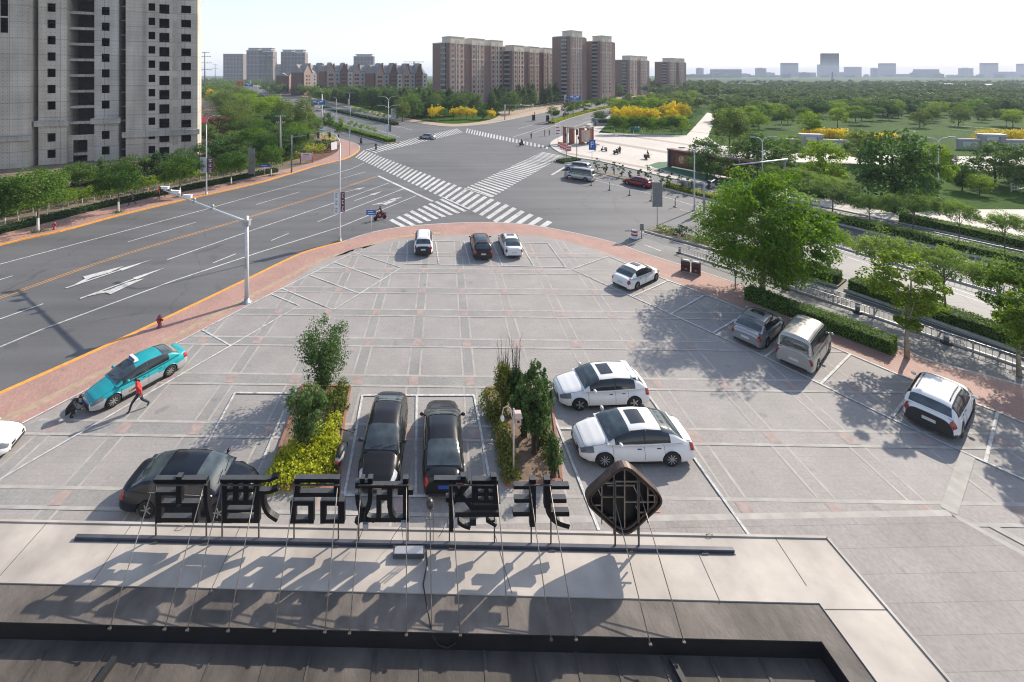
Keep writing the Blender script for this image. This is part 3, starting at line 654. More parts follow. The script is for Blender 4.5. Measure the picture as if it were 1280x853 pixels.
# rail under the letters
t = thing('sign_rail', 'long dark steel rail lying on the pale coping under the sign characters', 'rail', P0)
k = MB(); k.bar(P0+Vector((0, 0, .035)), P1+Vector((0, 0, .035)), 0.07, 0.06); k.bar(P0+uy*-0.045+Vector((0, 0, .008)), P1+uy*-0.045+Vector((0, 0, .008)), 0.05, 0.014); world_to_root(k, P0).build('channel', mat('rail_steel', (0.10, 0.10, 0.115), 0.4, metal=0.4, var=0.2), t)
for px in (195, 257, 420, 565, 690, 790, 880):
    k = MB(); c = LP(px, 673+(px-95)*0.02, -0.03); c.z = ZR; k.box(-.07, .07, -.05, .03, 0, .012); k.box(-.02, .02, -.02, .0, .012, .035); k.v = [(v[0]+c.x-P0.x, v[1]+c.y-P0.y, v[2]+0.016) for v in k.v]; k.build('foot_plate', M_rust, t)
# diamond emblem
def ze(x, y): return (700+x/6.094, 570+y/6.093)
base = LP(781, 688); base.z = ZR
t = thing('diamond_emblem', 'hollow bronze diamond emblem with rounded corners at the right end of the roof sign', 'emblem', base)
ctr = Vector(ze(494, 345)); hx, hy = 52.5, 47.5
def ringpts(s, n=7):
    cs = [(0, -1), (1, 0), (0, 1), (-1, 0)]; out = []
    for i in range(4):
        c = Vector(cs[i]); pr = (Vector(cs[i-1])-c)*0.24; nx = (Vector(cs[(i+1) % 4])-c)*0.24
        for k in range(n):
            u = k/(n-1); q = (c+pr)*(1-u)**2+c*2*u*(1-u)+(c+nx)*u*u
            out.append((ctr.x+q.x*hx*s, ctr.y+q.y*hy*s))
    return out
def ring(mb, s0, s1, off0, off1):
    A = [LP(*p)+uy*off0 for p in ringpts(s0)]; B = [LP(*p)+uy*off0 for p in ringpts(s1)]; n = len(A)
    C = [p+uy*(off1-off0) for p in A]; D = [p+uy*(off1-off0) for p in B]
    fs = []
    for i in range(n):
        j = (i+1) % n
        fs += [(i, n+i, n+j, j), (2*n+j, 3*n+j, 3*n+i, 2*n+i), (i, j, 2*n+j, 2*n+i), (n+j, n+i, 3*n+i, 3*n+j)]
    mb.add(A+B+C+D, fs)
k = MB(); k.smooth = False; ring(k, 1.02, 0.968, 0.0, 0.17); world_to_root(k, base).build('outer_shell', M_bronze, t)
k = MB()
P = [LP(*p)+uy*0.05 for p in ringpts(0.905)]; k.tube(P+[P[0]], 0.024, 6, cap=False); world_to_root(k, base).build('inner_tube', M_bronze, t)
k = MB(); f = [LP(*p)+uy*0.135 for p in ringpts(0.96)]; b = [p+uy*0.03 for p in f]; n = len(f); k.add(f+b, [tuple(range(n)), tuple(range(2*n-1, n-1, -1))]+[(i, n+i, n+(i+1) % n, (i+1) % n) for i in range(n)])
world_to_root(k, base).build('face_panel', M_letter, t)
k = MB()
for x, y0, y1 in ((318, 215, 520), (410, 130, 600), (492, 95, 560), (592, 150, 600), (668, 230, 510), (720, 300, 430)): k.bar(LP(*ze(x, y0), 0.06), LP(*ze(x, y1), 0.06), 0.022)
for y, x0, x1 in ((195, 400, 600), (225, 360, 570), (312, 318, 495), (350, 495, 770), (375, 215, 318), (430, 590, 760), (470, 330, 410), (555, 410, 600), (298, 668, 745)): k.bar(LP(*ze(x0, y), 0.075), LP(*ze(x1, y), 0.075), 0.022)
world_to_root(k, base).build('iron_lattice', mat('lattice_iron', (.30, .24, .19), .5, metal=.4, var=.3, vscale=9), t)
for p in (((330, 205), (420, 205)), ((560, 230), (590, 290)), ((575, 380), (600, 430)), ((290, 250), (310, 300))): k = MB(); k.bar(LP(*ze(*p[0]), 0.1), LP(*ze(*p[1]), 0.1), 0.03, 0.02); world_to_root(k, base).build('strip', M_alu, t)
for px in (769, 798.5):
    k = MB(); k.bar(LP(px, 694, 0.03), LP(px, 600, 0.03), 0.03); world_to_root(k, base).build('post', M_rust, t)
# spot lamp on a three-legged frame, flood lamp, cables
base = LP(539, 682); base.z = ZR
t = thing('spot_lamp', 'small round spot lamp on a thin three pole frame between two sign characters', 'lamp', base)
k = MB(); c = LP(537.5, 629); k.ball(c, .085, .10, .085, 12); k.lathe([(.05, 0), (.09, .02), (.09, .09), (.06, .12)], c+Vector((0, .02, -.1)), 12); world_to_root(k, base).build('lamp_head', mat('lamp_housing', (0.07, 0.065, 0.065), 0.35, metal=0.5), t)
for a, b in (((533, 684), (532.5, 636)), ((541.5, 684), (541.5, 636)), ((537.5, 690), (537.5, 634))):
    k = MB(); k.bar(LP(*a, 0.02), LP(*b, 0.02), 0.016); world_to_root(k, base).build('leg', M_rod, t)
k = MB(); k.bar(LP(532.5, 649), LP(541.5, 649), 0.014); world_to_root(k, base).build('tie', M_rod, t)
k = MB(); A = LP(537.5, 633); B = G(539.7, 789, ZS-.01); k.tube([A, B], 0.011, 6); world_to_root(k, base).build('stay', M_rod, t)
c = G(511, 695, ZR); t = thing('flood_lamp', 'flat grey flood lamp lying on the coping below the sign rail', 'lamp', c)
k = MB(); k.box(-.34, .34, -.08, .10, 0.03, .12); k.build('housing', mat('flood_housing', (0.06, 0.065, 0.075), 0.4), t); k = MB(); k.box(-.31, .31, -.07, .08, .1205, .128); k.build('lid', mat('flood_lid', (0.30, 0.31, 0.34), 0.35), t); k = MB(); k.box(-.05, .05, -.04, .06, 0, .03); k.build('foot', M_rust, t)
k = MB(); pts = [G(533, 688, ZR+.02), G(534, 705, ZR+.02), G(529, 730, ZR+.015), G(533, 755, ZS+.16), G(538, 782, ZS+.02), LP(540, 790, -1.1)*0+G(541, 795, ZS-.05), G(548, 806, ZS-.2), G(560, 810, ZS-.24), G(570, 803, ZS-.15)]
k.tube([Vector(p) for p in pts], 0.013, 6); o = k.build('cable', mat('black_cable', (0.02, 0.02, 0.02), 0.6)); tag(o, 'black cable hanging in a loop over the dark upstand below the spot lamp', 'cable')
for pr, lab in ((((456, 640), (454, 660), (448, 676)), 'thin wire hanging from the left stroke of the fourth sign character'), (((503, 655), (489, 675), (488, 690)), 'thin wire curving from the small grey box to the flood lamp'), (((502, 660), (504, 680), (500, 696)), 'thin wire dropping straight to the flood lamp'), (((430, 683), (440, 690), (452, 684)), 'thin wire sagging on the rail after the three box character'), (((521, 683), (545, 690), (560, 686), (590, 694)), 'long thin wire lying along the rail behind the spot lamp'), (((548, 672), (553, 664), (556, 655)), 'short wire twisted at the foot of the fifth sign character')):
    k = MB(); k.tube([LP(*p, -0.05) for p in smooth_line(pr, 3)], 0.006, 5); o = k.build('wire', mat('thin_wire', (0.04, 0.04, 0.04), 0.6)); tag(o, lab, 'wire')
for px, py in ((505, 655), (457, 657)):
    c = LP(px, py, -0.02); k = MB(); k.box(-.06, .06, -.03, .03, -.06, .06); k.v = [(a[0], a[1], a[2]) for a in k.v]; o = k.build('junction_box', M_alu); o.location = c
    k = MB(); k.box(-.05, .05, -.035, -.03, -.05, .05); k.build('lid', M_alu, o)
    tag(o, 'small grey junction box hanging behind the fourth sign character, %s' % ('under its right stroke' if px > 480 else 'under its left stroke'), 'junction box')
M_hook = M_rod
for px, py in ((227, 659), (886, 669)):
    c = G(px, py, ZR); k = MB(); k.tube([(-.08, 0, 0), (-.06, -.03, .05), (0, -.03, .06), (.06, -.03, .05), (.08, 0, 0)], .008, 6); o = k.build('lifting_hook', M_hook); o.location = c
    tag(o, 'small bent steel hook set in the coping edge %s' % ('near the right end of the rail' if px > 500 else 'below the leftmost sign character'), 'hook')
# ================================================================ walls with real openings
def facade(mb, P, u, n, W, z0, z1, holes, depth=0.3, back=True):
    """wall from P along u (W wide) between z0 and z1; n points outward; holes = (u0,u1,za,zb). Reveals go in by depth"""
    us = sorted(set([0, W]+[h[0] for h in holes]+[h[1] for h in holes])); zs = sorted(set([z0, z1]+[h[2] for h in holes]+[h[3] for h in holes]))
    P, u, n = Vector(P), Vector(u), Vector(n)
    def pt(a, z, d=0.0): q = P+u*a-n*d; return (q.x, q.y, z)
    for i in range(len(us)-1):
        # merge vertically
        z = 0; run = None
        for j in range(len(zs)-1):
            cu, cz = (us[i]+us[i+1])/2, (zs[j]+zs[j+1])/2
            hole = any(h[0] < cu < h[1] and h[2] < cz < h[3] for h in holes)
            if not hole and run is None: run = zs[j]
            if hole and run is not None:
                mb.quad(pt(us[i], run), pt(us[i+1], run), pt(us[i+1], zs[j]), pt(us[i], zs[j])); run = None
        if run is not None: mb.quad(pt(us[i], run), pt(us[i+1], run), pt(us[i+1], z1), pt(us[i], z1))
    for a, b, c, d_ in holes:
        mb.quad(pt(a, c), pt(b, c), pt(b, c, depth), pt(a, c, depth)); mb.quad(pt(a, d_, depth), pt(b, d_, depth), pt(b, d_), pt(a, d_))
        mb.quad(pt(a, c, depth), pt(a, d_, depth), pt(a, d_), pt(a, c)); mb.quad(pt(b, c), pt(b, d_), pt(b, d_, depth), pt(b, c, depth))
ANG = R(24)
def conc_mat(name, col):
    """board-marked concrete with storey joints, panel joints, tie holes and rain streaks"""
    m = bpy.data.materials.new(name); m.use_nodes = True; nt = m.node_tree; b = nt.nodes['Principled BSDF']; L = nt.links; tc = nd(nt, 'ShaderNodeTexCoord')
    mp = nd(nt, 'ShaderNodeMapping'); mp.inputs['Rotation'].default_value = (0, 0, -ANG); L.new(tc.outputs['Object'], mp.inputs['Vector']); sx = nd(nt, 'ShaderNodeSeparateXYZ'); L.new(mp.outputs[0], sx.inputs[0]); cb = nd(nt, 'ShaderNodeCombineXYZ'); L.new(sx.outputs['X'], cb.inputs['X']); L.new(sx.outputs['Z'], cb.inputs['Y'])
    def brick(w, h, ms, mc): n = nd(nt, 'ShaderNodeTexBrick'); n.offset = 0; n.inputs['Color1'].default_value = (1, 1, 1, 1); n.inputs['Color2'].default_value = (.93, .93, .93, 1); n.inputs['Mortar'].default_value = (mc, mc, mc, 1); n.inputs['Scale'].default_value = 1; n.inputs['Brick Width'].default_value = w; n.inputs['Row Height'].default_value = h; n.inputs['Mortar Size'].default_value = ms; L.new(cb.outputs[0], n.inputs['Vector']); return n.outputs['Color']
    def noise(sc, st): q = nd(nt, 'ShaderNodeMapping'); q.inputs['Scale'].default_value = st; L.new(tc.outputs['Object'], q.inputs['Vector']); n = nd(nt, 'ShaderNodeTexNoise'); n.inputs['Scale'].default_value = sc; n.inputs['Detail'].default_value = 6; L.new(q.outputs[0], n.inputs['Vector']); r = nd(nt, 'ShaderNodeMapRange'); r.inputs['From Min'].default_value = .3; r.inputs['From Max'].default_value = .7; r.inputs['To Min'].default_value = .82; r.inputs['To Max'].default_value = 1.18; L.new(n.outputs['Fac'], r.inputs['Value']); return r.outputs[0]
    cur = None
    for c in (brick(3.4, 2.95, .05, .62), brick(1.15, .98, .018, .80)):
        if cur is None: cur = c
        else: x = nd(nt, 'ShaderNodeMixRGB', blend_type='MULTIPLY'); x.inputs[0].default_value = 1; L.new(cur, x.inputs[1]); L.new(c, x.inputs[2]); cur = x.outputs[0]
    vo = nd(nt, 'ShaderNodeTexVoronoi'); vo.inputs['Scale'].default_value = 1.45; vo.inputs['Randomness'].default_value = .06; L.new(cb.outputs[0], vo.inputs['Vector']); r = nd(nt, 'ShaderNodeMapRange'); r.inputs['From Min'].default_value = .10; r.inputs['From Max'].default_value = .14; r.inputs['To Min'].default_value = .55; r.inputs['To Max'].default_value = 1; L.new(vo.outputs['Distance'], r.inputs['Value'])
    for f in (noise(.5, (1, 1, .12)), noise(.16, (1, 1, 1)), r.outputs[0]): x = nd(nt, 'ShaderNodeVectorMath', operation='SCALE'); L.new(cur, x.inputs[0]); L.new(f, x.inputs['Scale']); cur = x.outputs[0]
    x = nd(nt, 'ShaderNodeVectorMath', operation='MULTIPLY'); x.inputs[0].default_value = col; L.new(cur, x.inputs[1]); L.new(x.outputs[0], b.inputs['Base Color']); b.inputs['Roughness'].default_value = .92; MATS[name] = m; return m
M_conc = conc_mat('raw_concrete', (0.53, 0.475, 0.41)); M_conc2 = conc_mat('raw_concrete_grey', (0.45, 0.425, 0.395))
M_conc3 = mat('raw_concrete_shaded', (0.06, 0.06, 0.062), 0.9, var=0.15, vscale=0.8)  # near-black copy of the concrete, recess shade painted into its colour
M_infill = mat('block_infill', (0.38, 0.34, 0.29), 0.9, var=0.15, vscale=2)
M_inside = mat('interior_concrete_shaded', (0.022, 0.022, 0.022), 0.95)  # near-black: the shade of the rooms is put into the concrete colour
ANG = R(24); BU = Vector((math.cos(ANG), math.sin(ANG), 0)); BN = Vector((BU.y, -BU.x, 0))
def conc_building():
    P0 = AT(157, 86.0); base = P0.copy()
    t = thing('concrete_tower', 'unfinished grey concrete apartment tower with bare window holes and open floors', 'building', base)
    def upx(px, setb=0.0):
        """distance along the facade at which the picture column px falls"""
        d_ = Vector(((px-CX)/FL, 1, 0)); Q = P0-BN*setb
        s_ = Q.dot(BN)/d_.dot(BN); return (d_*s_-Q).dot(BU)
    def rel(v): return v
    def q(px, setb): return (BU*upx(px, setb)-BN*setb)
    ZT = 58.0; FLH = 2.95; z_of = lambda py, px, setb: ZAT(py, (P0+q(px, setb)).y)
    # section list: px0, px1, setback, cornice py, window columns
    def section(px0, px1, setb, matl, cols, cornice, rowpx, rownum, rowh, side=True, slots=()):
        u0, u1 = upx(px0, setb), upx(px1, setb); W = u1-u0; O = BU*u0-BN*setb
        holes = []; Yc = (P0+O).y
        for a, b, y0, hh in cols:
            ua, ub = upx(a, setb)-u0, upx(b, setb)-u0
            for k in range(rownum):
                py = y0+k*rowh[0] if k < rowh[1] else y0+rowh[2]+(k-rowh[1])*rowh[0]
                zc_ = z_of(py, (a+b)/2, setb); hz_ = hh*(P0+O).y/FL
                if zc_-hz_/2 > 0.1: holes.append((ua, ub, zc_-hz_/2, zc_+hz_/2))
            py = y0-rowh[0]
            while z_of(py, (a+b)/2, setb) < ZT-2:
                zc_ = z_of(py, (a+b)/2, setb); holes.append((ua, ub, zc_-hz_/2, zc_+hz_/2)); py -= rowh[0]
        holes += [(upx(a, setb)-u0, upx(b, setb)-u0, z_of(y1, a, setb), z_of(y0, a, setb)) for a, b, y0, y1 in slots]
        mb = MB(); facade(mb, O, BU, BN, W, -0.3, ZT, holes, 0.25)
        A, B = O, O+BU*W; D = BN*9
        mb.quad((A.x-D.x, A.y-D.y, -.3), (A.x, A.y, -.3), (A.x, A.y, ZT), (A.x-D.x, A.y-D.y, ZT)); mb.quad((B.x, B.y, -.3), (B.x-D.x, B.y-D.y, -.3), (B.x-D.x, B.y-D.y, ZT), (B.x, B.y, ZT))
        mb.quad((A.x, A.y, ZT), (B.x, B.y, ZT), (B.x-D.x, B.y-D.y, ZT), (A.x-D.x, A.y-D.y, ZT))
        a_, b_ = A-D*.99, B-D*.99; mb.quad((b_.x, b_.y, -.3), (a_.x, a_.y, -.3), (a_.x, a_.y, ZT), (b_.x, b_.y, ZT))
        mb.build('wall', matl, t)
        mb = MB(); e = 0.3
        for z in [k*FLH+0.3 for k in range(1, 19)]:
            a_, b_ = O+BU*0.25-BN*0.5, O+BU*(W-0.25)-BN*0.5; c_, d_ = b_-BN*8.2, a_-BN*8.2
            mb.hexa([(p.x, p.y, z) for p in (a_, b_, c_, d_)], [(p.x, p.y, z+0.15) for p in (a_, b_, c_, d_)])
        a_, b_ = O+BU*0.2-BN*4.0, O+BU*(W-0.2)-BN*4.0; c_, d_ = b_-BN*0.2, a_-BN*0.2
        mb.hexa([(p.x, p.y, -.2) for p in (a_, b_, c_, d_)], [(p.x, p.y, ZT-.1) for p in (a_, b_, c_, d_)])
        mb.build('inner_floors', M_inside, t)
        if cornice:
            zc_ = z_of(cornice, (px0+px1)/2, setb); a_, b_ = O-BU*0.5+BN*0.02, O+BU*(W+0.4)+BN*0.02
            mb = MB(); c_, d_ = b_+BN*0.5, a_+BN*0.5; mb.hexa([(p.x, p.y, zc_-.55) for p in (d_, c_, b_, a_)], [(p.x, p.y, zc_+.35) for p in (d_, c_, b_, a_)]); 
            c_, d_ = b_+BN*0.62, a_+BN*0.62; mb.hexa([(p.x, p.y, zc_+.352) for p in (d_, c_, b_, a_)], [(p.x, p.y, zc_+.52) for p in (d_, c_, b_, a_)]); mb.build('cornice', M_conc2, t)
        return O, W
    section(-150, 36, -1.6, M_conc, [], 176, 0, 0, (20.4, 0, 0), slots=((0, 10, -20, 20), (0, 10, 22, 41)))
    section(48, 83, 0.0, M_conc, [(59, 69.5, 9.7, 10.6)], 154, 0, 10, (20.4, 7, 162.5-0), )
    section(118, 148, 0.0, M_conc2, [(127, 137, 14, 10.3)], 151, 0, 10, (19.5, 7, 155)) 
    section(157, 247, 0.0, M_conc, [(185.5, 194, 9, 9.6), (199, 211.7, 11.5, 12), (226.5, 238.7, 12, 10)], 166.5, 0, 11, (17.85, 99, 0))
    # low windows of the second column pair
    # block infill panels between the windows of the right section
    u0, u1 = upx(215.5), upx(222.5)
    for k, (ya, yb) in enumerate(((-50, -8), (-4, 17), (26, 54), (62, 89), (97, 125), (134, 162), (171, 181))):
        mb = MB(); za_, zb_ = z_of(yb, 219, 0), z_of(ya, 219, 0); a_, b_ = BU*u0+BN*0.03, BU*u1+BN*0.03; c_, d_ = b_-BN*0.25, a_-BN*0.25
        mb.hexa([(p.x, p.y, za_) for p in (a_, b_, c_, d_)], [(p.x, p.y, zb_) for p in (a_, b_, c_, d_)])
        for q_ in range(1, 3):
            z = za_+(zb_-za_)*q_/3; mb.hexa([(p.x, p.y, z) for p in (a_+BN*.02, b_+BN*.02, b_, a_)], [(p.x, p.y, z+.12) for p in (a_+BN*.02, b_+BN*.02, b_, a_)])
        mb.build('infill_panel', M_infill, t)
    # pier line between plain wall and windows
    mb = MB(); u = upx(179.5); a_ = BU*u; mb.hexa([((a_+BU*i*.12+BN*j*.12).x, (a_+BU*i*.12+BN*j*.12).y, -.2) for i, j in ((0, 1), (1, 1), (1, 0), (0, 0))], [((a_+BU*i*.12+BN*j*.12).x, (a_+BU*i*.12+BN*j*.12).y, ZT) for i, j in ((0, 1), (1, 1), (1, 0), (0, 0))]); mb.build('pier', M_conc2, t)
    # open bays with floors
    def bay(px0, px1, setb, back, y0, dy, n, para=True, matl=M_conc2, backm=M_conc3, holes=()):
        u0, u1 = upx(px0, 0.3), upx(px1, 0.3)
        W = u1-u0
        z = z_of(y0, (px0+px1)/2, setb); k = 0; top = z
        zs = []
        while z > 0.5: zs.append(z); k += 1; z = z_of(y0+k*dy, (px0+px1)/2, setb)
        k = 1; z = z_of(y0-dy, (px0+px1)/2, setb)
        while z < ZT: zs.append(z); k += 1; z = z_of(y0-k*dy, (px0+px1)/2, setb)
        for z in zs:
            O = BU*(u0-0.6)-BN*setb; E = BU*(u1+0.6)-BN*setb
            mb = MB(); c_, d_ = E-BN*back, O-BN*back
            mb.hexa([(p.x, p.y, z-.12) for p in (O, E, c_, d_)], [(p.x, p.y, z+.06) for p in (O, E, c_, d_)])
            if para:
                c_, d_ = E-BN*0.15, O-BN*0.15; mb.hexa([(p.x, p.y, z-.30) for p in (O+BN*.05, E+BN*.05, c_, d_)], [(p.x, p.y, z+.22) for p in (O+BN*.05, E+BN*.05, c_, d_)])
            mb.build('floor_slab', matl, t)
        O = BU*(u0-0.6)-BN*(setb+back)
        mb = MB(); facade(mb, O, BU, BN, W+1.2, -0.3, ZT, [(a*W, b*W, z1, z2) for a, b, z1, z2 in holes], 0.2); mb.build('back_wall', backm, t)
    zz = sorted([z_of(28+k*19.4, 88, 7.0) for k in range(-3, 6)])
    bay(83, 118, 1.6, 5.0, 16, 19.6, 12, holes=[(0.005, 0.12, z-0.7, z+0.4) for z in zz])
    bay(148, 157, 2.0, 2.4, 8, 17.9, 12, para=False, matl=M_conc, holes=[(0.05, 0.62, z-0.9, z+0.9) for z in zz])
    # recess between the left wing and the first section
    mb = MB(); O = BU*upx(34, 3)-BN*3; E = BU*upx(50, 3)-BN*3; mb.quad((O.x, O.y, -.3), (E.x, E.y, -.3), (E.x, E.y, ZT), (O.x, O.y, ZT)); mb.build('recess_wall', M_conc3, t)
    mb = MB(); 
    for px0, px1, py0, py1 in ((92, 110, 191, 215),):
        u0, u1 = upx(px0, 1.5), upx(px1, 1.5); O = BU*u0-BN*1.2; E = BU*u1-BN*1.2; 
        mb.hexa([(p.x, p.y, -.2) for p in (O-BU*1.2, O, O-BN*.3, O-BU*1.2-BN*.3)], [(p.x, p.y, 5.2) for p in (O-BU*1.2, O, O-BN*.3, O-BU*1.2-BN*.3)])
        mb.hexa([(p.x, p.y, -.2) for p in (E, E+BU*1.6, E+BU*1.6-BN*.3, E-BN*.3)], [(p.x, p.y, 5.2) for p in (E, E+BU*1.6, E+BU*1.6-BN*.3, E-BN*.3)])
        mb.hexa([(p.x, p.y, 4.2) for p in (O, E, E-BN*.3, O-BN*.3)], [(p.x, p.y, 5.2) for p in (O, E, E-BN*.3, O-BN*.3)])
    mb.build('entrance_frame', M_conc, t)
    # the back of the block, so that it closes when seen from the side
    mb = MB(); O = BU*upx(48)-BN*9.05; E = BU*upx(247)-BN*9.05; F_ = E-BN*5; H_ = O-BN*5
    for a_, b_ in ((E, F_), (F_, H_), (H_, O)): mb.quad((a_.x, a_.y, -.3), (b_.x, b_.y, -.3), (b_.x, b_.y, ZT), (a_.x, a_.y, ZT))
    return t
conc_building()

# ================================================================ brick apartment blocks
M_bbrick = mat('brown_brick', (0.235, 0.158, 0.135), 0.9, var=0.08, vscale=0.8, var2=0.06, v2scale=0.1)
M_bbrick2 = mat('rose_brick', (0.40, 0.275, 0.235), 0.9, var=0.08, vscale=0.8)
M_bcream = mat('cream_stucco', (0.56, 0.50, 0.42), 0.85, var=0.06, vscale=0.5)
M_bgrey = mat('grey_stucco', (0.30, 0.285, 0.27), 0.85, var=0.08)
M_glassd = mat('dark_window_glass', (0.045, 0.055, 0.065), 0.12, spec=0.8)
WIN = {}
def winmesh(w, h):
    k = (round(w, 2), round(h, 2))
    if k not in WIN:
        mb = MB(); mb.box(-w/2, w/2, -0.02, 0.12, 0, h); mb.cur = 1
        mb.box(-w/2-.08, w/2+.08, -0.06, 0.02, -0.12, 0.0); mb.box(-.03, .03, -0.035, -0.02, 0.02, h-.02)
        WIN[k] = mb.mesh('window', M_glassd, M_bcream)
    return WIN[k]
def apartment(name, label, px0, px1, Y0, Y1, nb, ptop, floors, endpx=None, cap=3.2, group='brown brick apartment blocks', end_dark=True):
    """slab block receding from the picture column px0 (depth Y0) to px1 (Y1), nb stair bays, each end wall plain brick"""
    A = AT(px0, Y0); B = AT(px1, Y1); u = (B-A); Lg = u.length; u.normalize(); n = Vector((u.y, -u.x, 0))
    rz = math.atan2(u.y, u.x); t = thing(name, label, 'apartment block', A, rz, group)
    Ht = ZAT(ptop, Y0)-cap; dp = 12.0
    # local frame: x along facade, y inward, z up
    mb = MB(); mb.box(0.6, Lg, 1.2, dp, -0.4, Ht); mb.build('wall', M_bbrick, t)
    fh = Ht/floors; bw = Lg/nb; first = True
    mb = MB(); mb.box(0.4, Lg+.2, 1.0, dp+.2, Ht, Ht+0.5); mb.build('roof', M_bcream, t)
    nwin = 0
    for b in range(nb):
        x0 = b*bw+0.10*bw; x1 = x0+bw*0.62
        mb = MB(); mb.box(x0, x1, -0.2, 1.25, -0.4, Ht-0.2); mb.build('bay', M_bbrick2, t)
        mb = MB(); mb.box(x0-.12, x1+.12, -0.32, 6.0, Ht+0.51, Ht+cap); mb.box(x0-.3, x1+.3, -0.5, 6.2, Ht+cap+.002, Ht+cap+.4); mb.build('roof_block', M_bcream, t)
        mb = MB(); mb.box(x0-.05, x1+.05, -0.31, 1.2, Ht-0.19, Ht+0.509); mb.build('cornice', M_bcream, t)
        for zc in (Ht-fh*3.0,):
            mb = MB(); mb.box(x0-.1, x1+.1, -0.34, 1.0, zc-.2, zc+.15); mb.build('string_course', M_bcream, t)
        xm = (x0+x1)/2
        for s in (-1, 1):
            mb = MB(); mb.box(xm+s*0.9-.16, xm+s*0.9+.16, -0.42, -0.2, -0.3, Ht+cap*.6); mb.build('pilaster', M_bcream, t)
        for k in range(floors):
            for xx, w_ in ((x0+0.16*(x1-x0), 1.3), (xm, 1.2), (x1-0.16*(x1-x0), 1.3)):
                if nwin < 100 and (k*fh > 3): place('window', winmesh(w_, 1.55), t, (xx, -0.2-0.06, k*fh+0.9)); nwin += 1
        # recessed shaded wall with its own windows
        mb = MB(); mb.box(x1, x0+bw, 0.9, 1.3, -0.4, Ht-.01); mb.build('recess_wall', M_bbrick, t)
    # end wall: plain brick with a band of glazed balconies
    mb = MB(); mb.box(0.2, 0.6, 5.4, dp-.1, -0.4, Ht-.02); mb.build('end_wall', M_bbrick, t)
    for k in range(floors):
        mb = MB(); mb.box(-0.1, 0.598, 2.2, 5.3, k*fh+.9, k*fh+fh-.25); mb.build('balcony_glazing', M_glassd, t)
        mb = MB(); mb.box(-0.25, 0.6, 2.1, 5.38, k*fh-.2, k*fh+.85); mb.build('balcony', M_bgrey, t)
    return t
apartment('apartment_block', 'nearest brown brick apartment block with a plain end wall and three cream topped bays', 560, 634, 226, 262, 3, 46, 12)
apartment('apartment_block', 'brown brick apartment block between the nearest block and the two towers', 640, 695, 254, 292, 3, 57, 11)
apartment('apartment_tower', 'tallest brown brick apartment tower with cream top and central balcony stack', 712, 733, 250, 262, 1, 38.5, 17)
apartment('apartment_tower', 'second brown brick apartment tower, right beside the tallest one', 750, 769, 262, 274, 1, 45, 16)
apartment('apartment_block', 'smaller brown brick apartment block to the right of the two towers', 786, 812, 330, 356, 2, 70, 11)
apartment('apartment_block', 'rightmost brown brick apartment block standing alone behind the poplars', 836, 858, 368, 390, 2, 73, 11)

# ================================================================ gabled red brick town houses
M_red = mat('dark_red_brick', (0.17, 0.095, 0.078), 0.9, var=0.12, vscale=0.6)
M_roofp = mat('pale_roof_slates', (0.25, 0.235, 0.23), 0.7, var=0.12, vscale=0.8)
M_trim = mat('pale_trim', (0.50, 0.46, 0.40), 0.8, var=0.08)
def gable_house(label, px0, px1, Y, ptop, pe, n, seed):
    """terrace of n gabled houses between two picture columns at depth Y"""
    rnd = random.Random(seed); A = AT(px0, Y); B = AT(px1, Y+26); u = B-A; Lg = u.length; u.normalize(); rz = math.atan2(u.y, u.x)
    t = thing('gabled_terrace', label, 'terrace', A, rz, 'red brick gabled terraces'); H = ZAT(pe, Y+12); Ht = ZAT(ptop, Y+12); bw = Lg/n
    mb = MB(); mb.box(0, Lg, 1.0, 13, -.4, H); mb.build('wall', M_red, t)
    mb = MB(); m = (1+13)/2
    mb.add([(0, .6, H), (Lg, .6, H), (Lg, 13.4, H), (0, 13.4, H), (0, m, Ht-1), (Lg, m, Ht-1)], [(0, 1, 5, 4), (2, 3, 4, 5), (1, 2, 5), (3, 0, 4)]); mb.build('roof', M_roofp, t)
    for k in range(n):
        x0 = k*bw+bw*.12; x1 = x0+bw*.56; xm = (x0+x1)/2; hz_ = Ht+rnd.uniform(-.6, .6)
        mb = MB(); mb.add([(x0, 0, -.4), (x1, 0, -.4), (x1, 0, H), (xm, 0, hz_), (x0, 0, H), (x0, 6, -.4), (x1, 6, -.4), (x1, 6, H), (xm, 6, hz_), (x0, 6, H)],
                          [(0, 1, 2, 3, 4), (0, 5, 6, 1), (1, 6, 7, 2), (5, 0, 4, 9), (9, 8, 7, 6, 5)]); mb.build('gable_wall', M_red if k % 2 else M_bbrick2, t)
        mb = MB()
        for xa, xb in ((x0, xm), (x1, xm)):
            s = 1 if xb > xa else -1
            mb.hexa([(xa-s*.5, -.4, H-.35), (xa-s*.5, 6, H-.35), (xb, 6, hz_+.02), (xb, -.4, hz_+.02)], [(xa-s*.5, -.4, H-.1), (xa-s*.5, 6, H-.1), (xb, 6, hz_+.3), (xb, -.4, hz_+.3)])
        mb.build('gable_roof', M_roofp, t)
        mb = MB(); cx_ = x1+.8; mb.box(cx_-.5, cx_+.5, 3, 4.2, H-1, Ht-.2); mb.box(cx_-.6, cx_+.6, 2.9, 4.3, Ht-.19, Ht+.1); mb.build('chimney', M_red, t)
        mb = MB(); mb.box(x1+.1, x0+bw-.1, .5, 1.05, -.3, H-.2); mb.build('stair_strip', M_trim if k % 2 else M_bgrey, t)
        for f in range(1, 6):
            z = f*H/6.2
            for xx in ((x0*2+x1)/3, (x0+2*x1)/3): place('window', winmesh(1.4, 1.5), t, (xx, -.06, z))
            place('window', winmesh(1.2, 1.5), t, ((x1+x0+bw)/2, .44, z))
gable_house('dark red brick gabled terrace of two houses, left of the long terrace', 378, 412, 345, 79.5, 91, 2, 1)
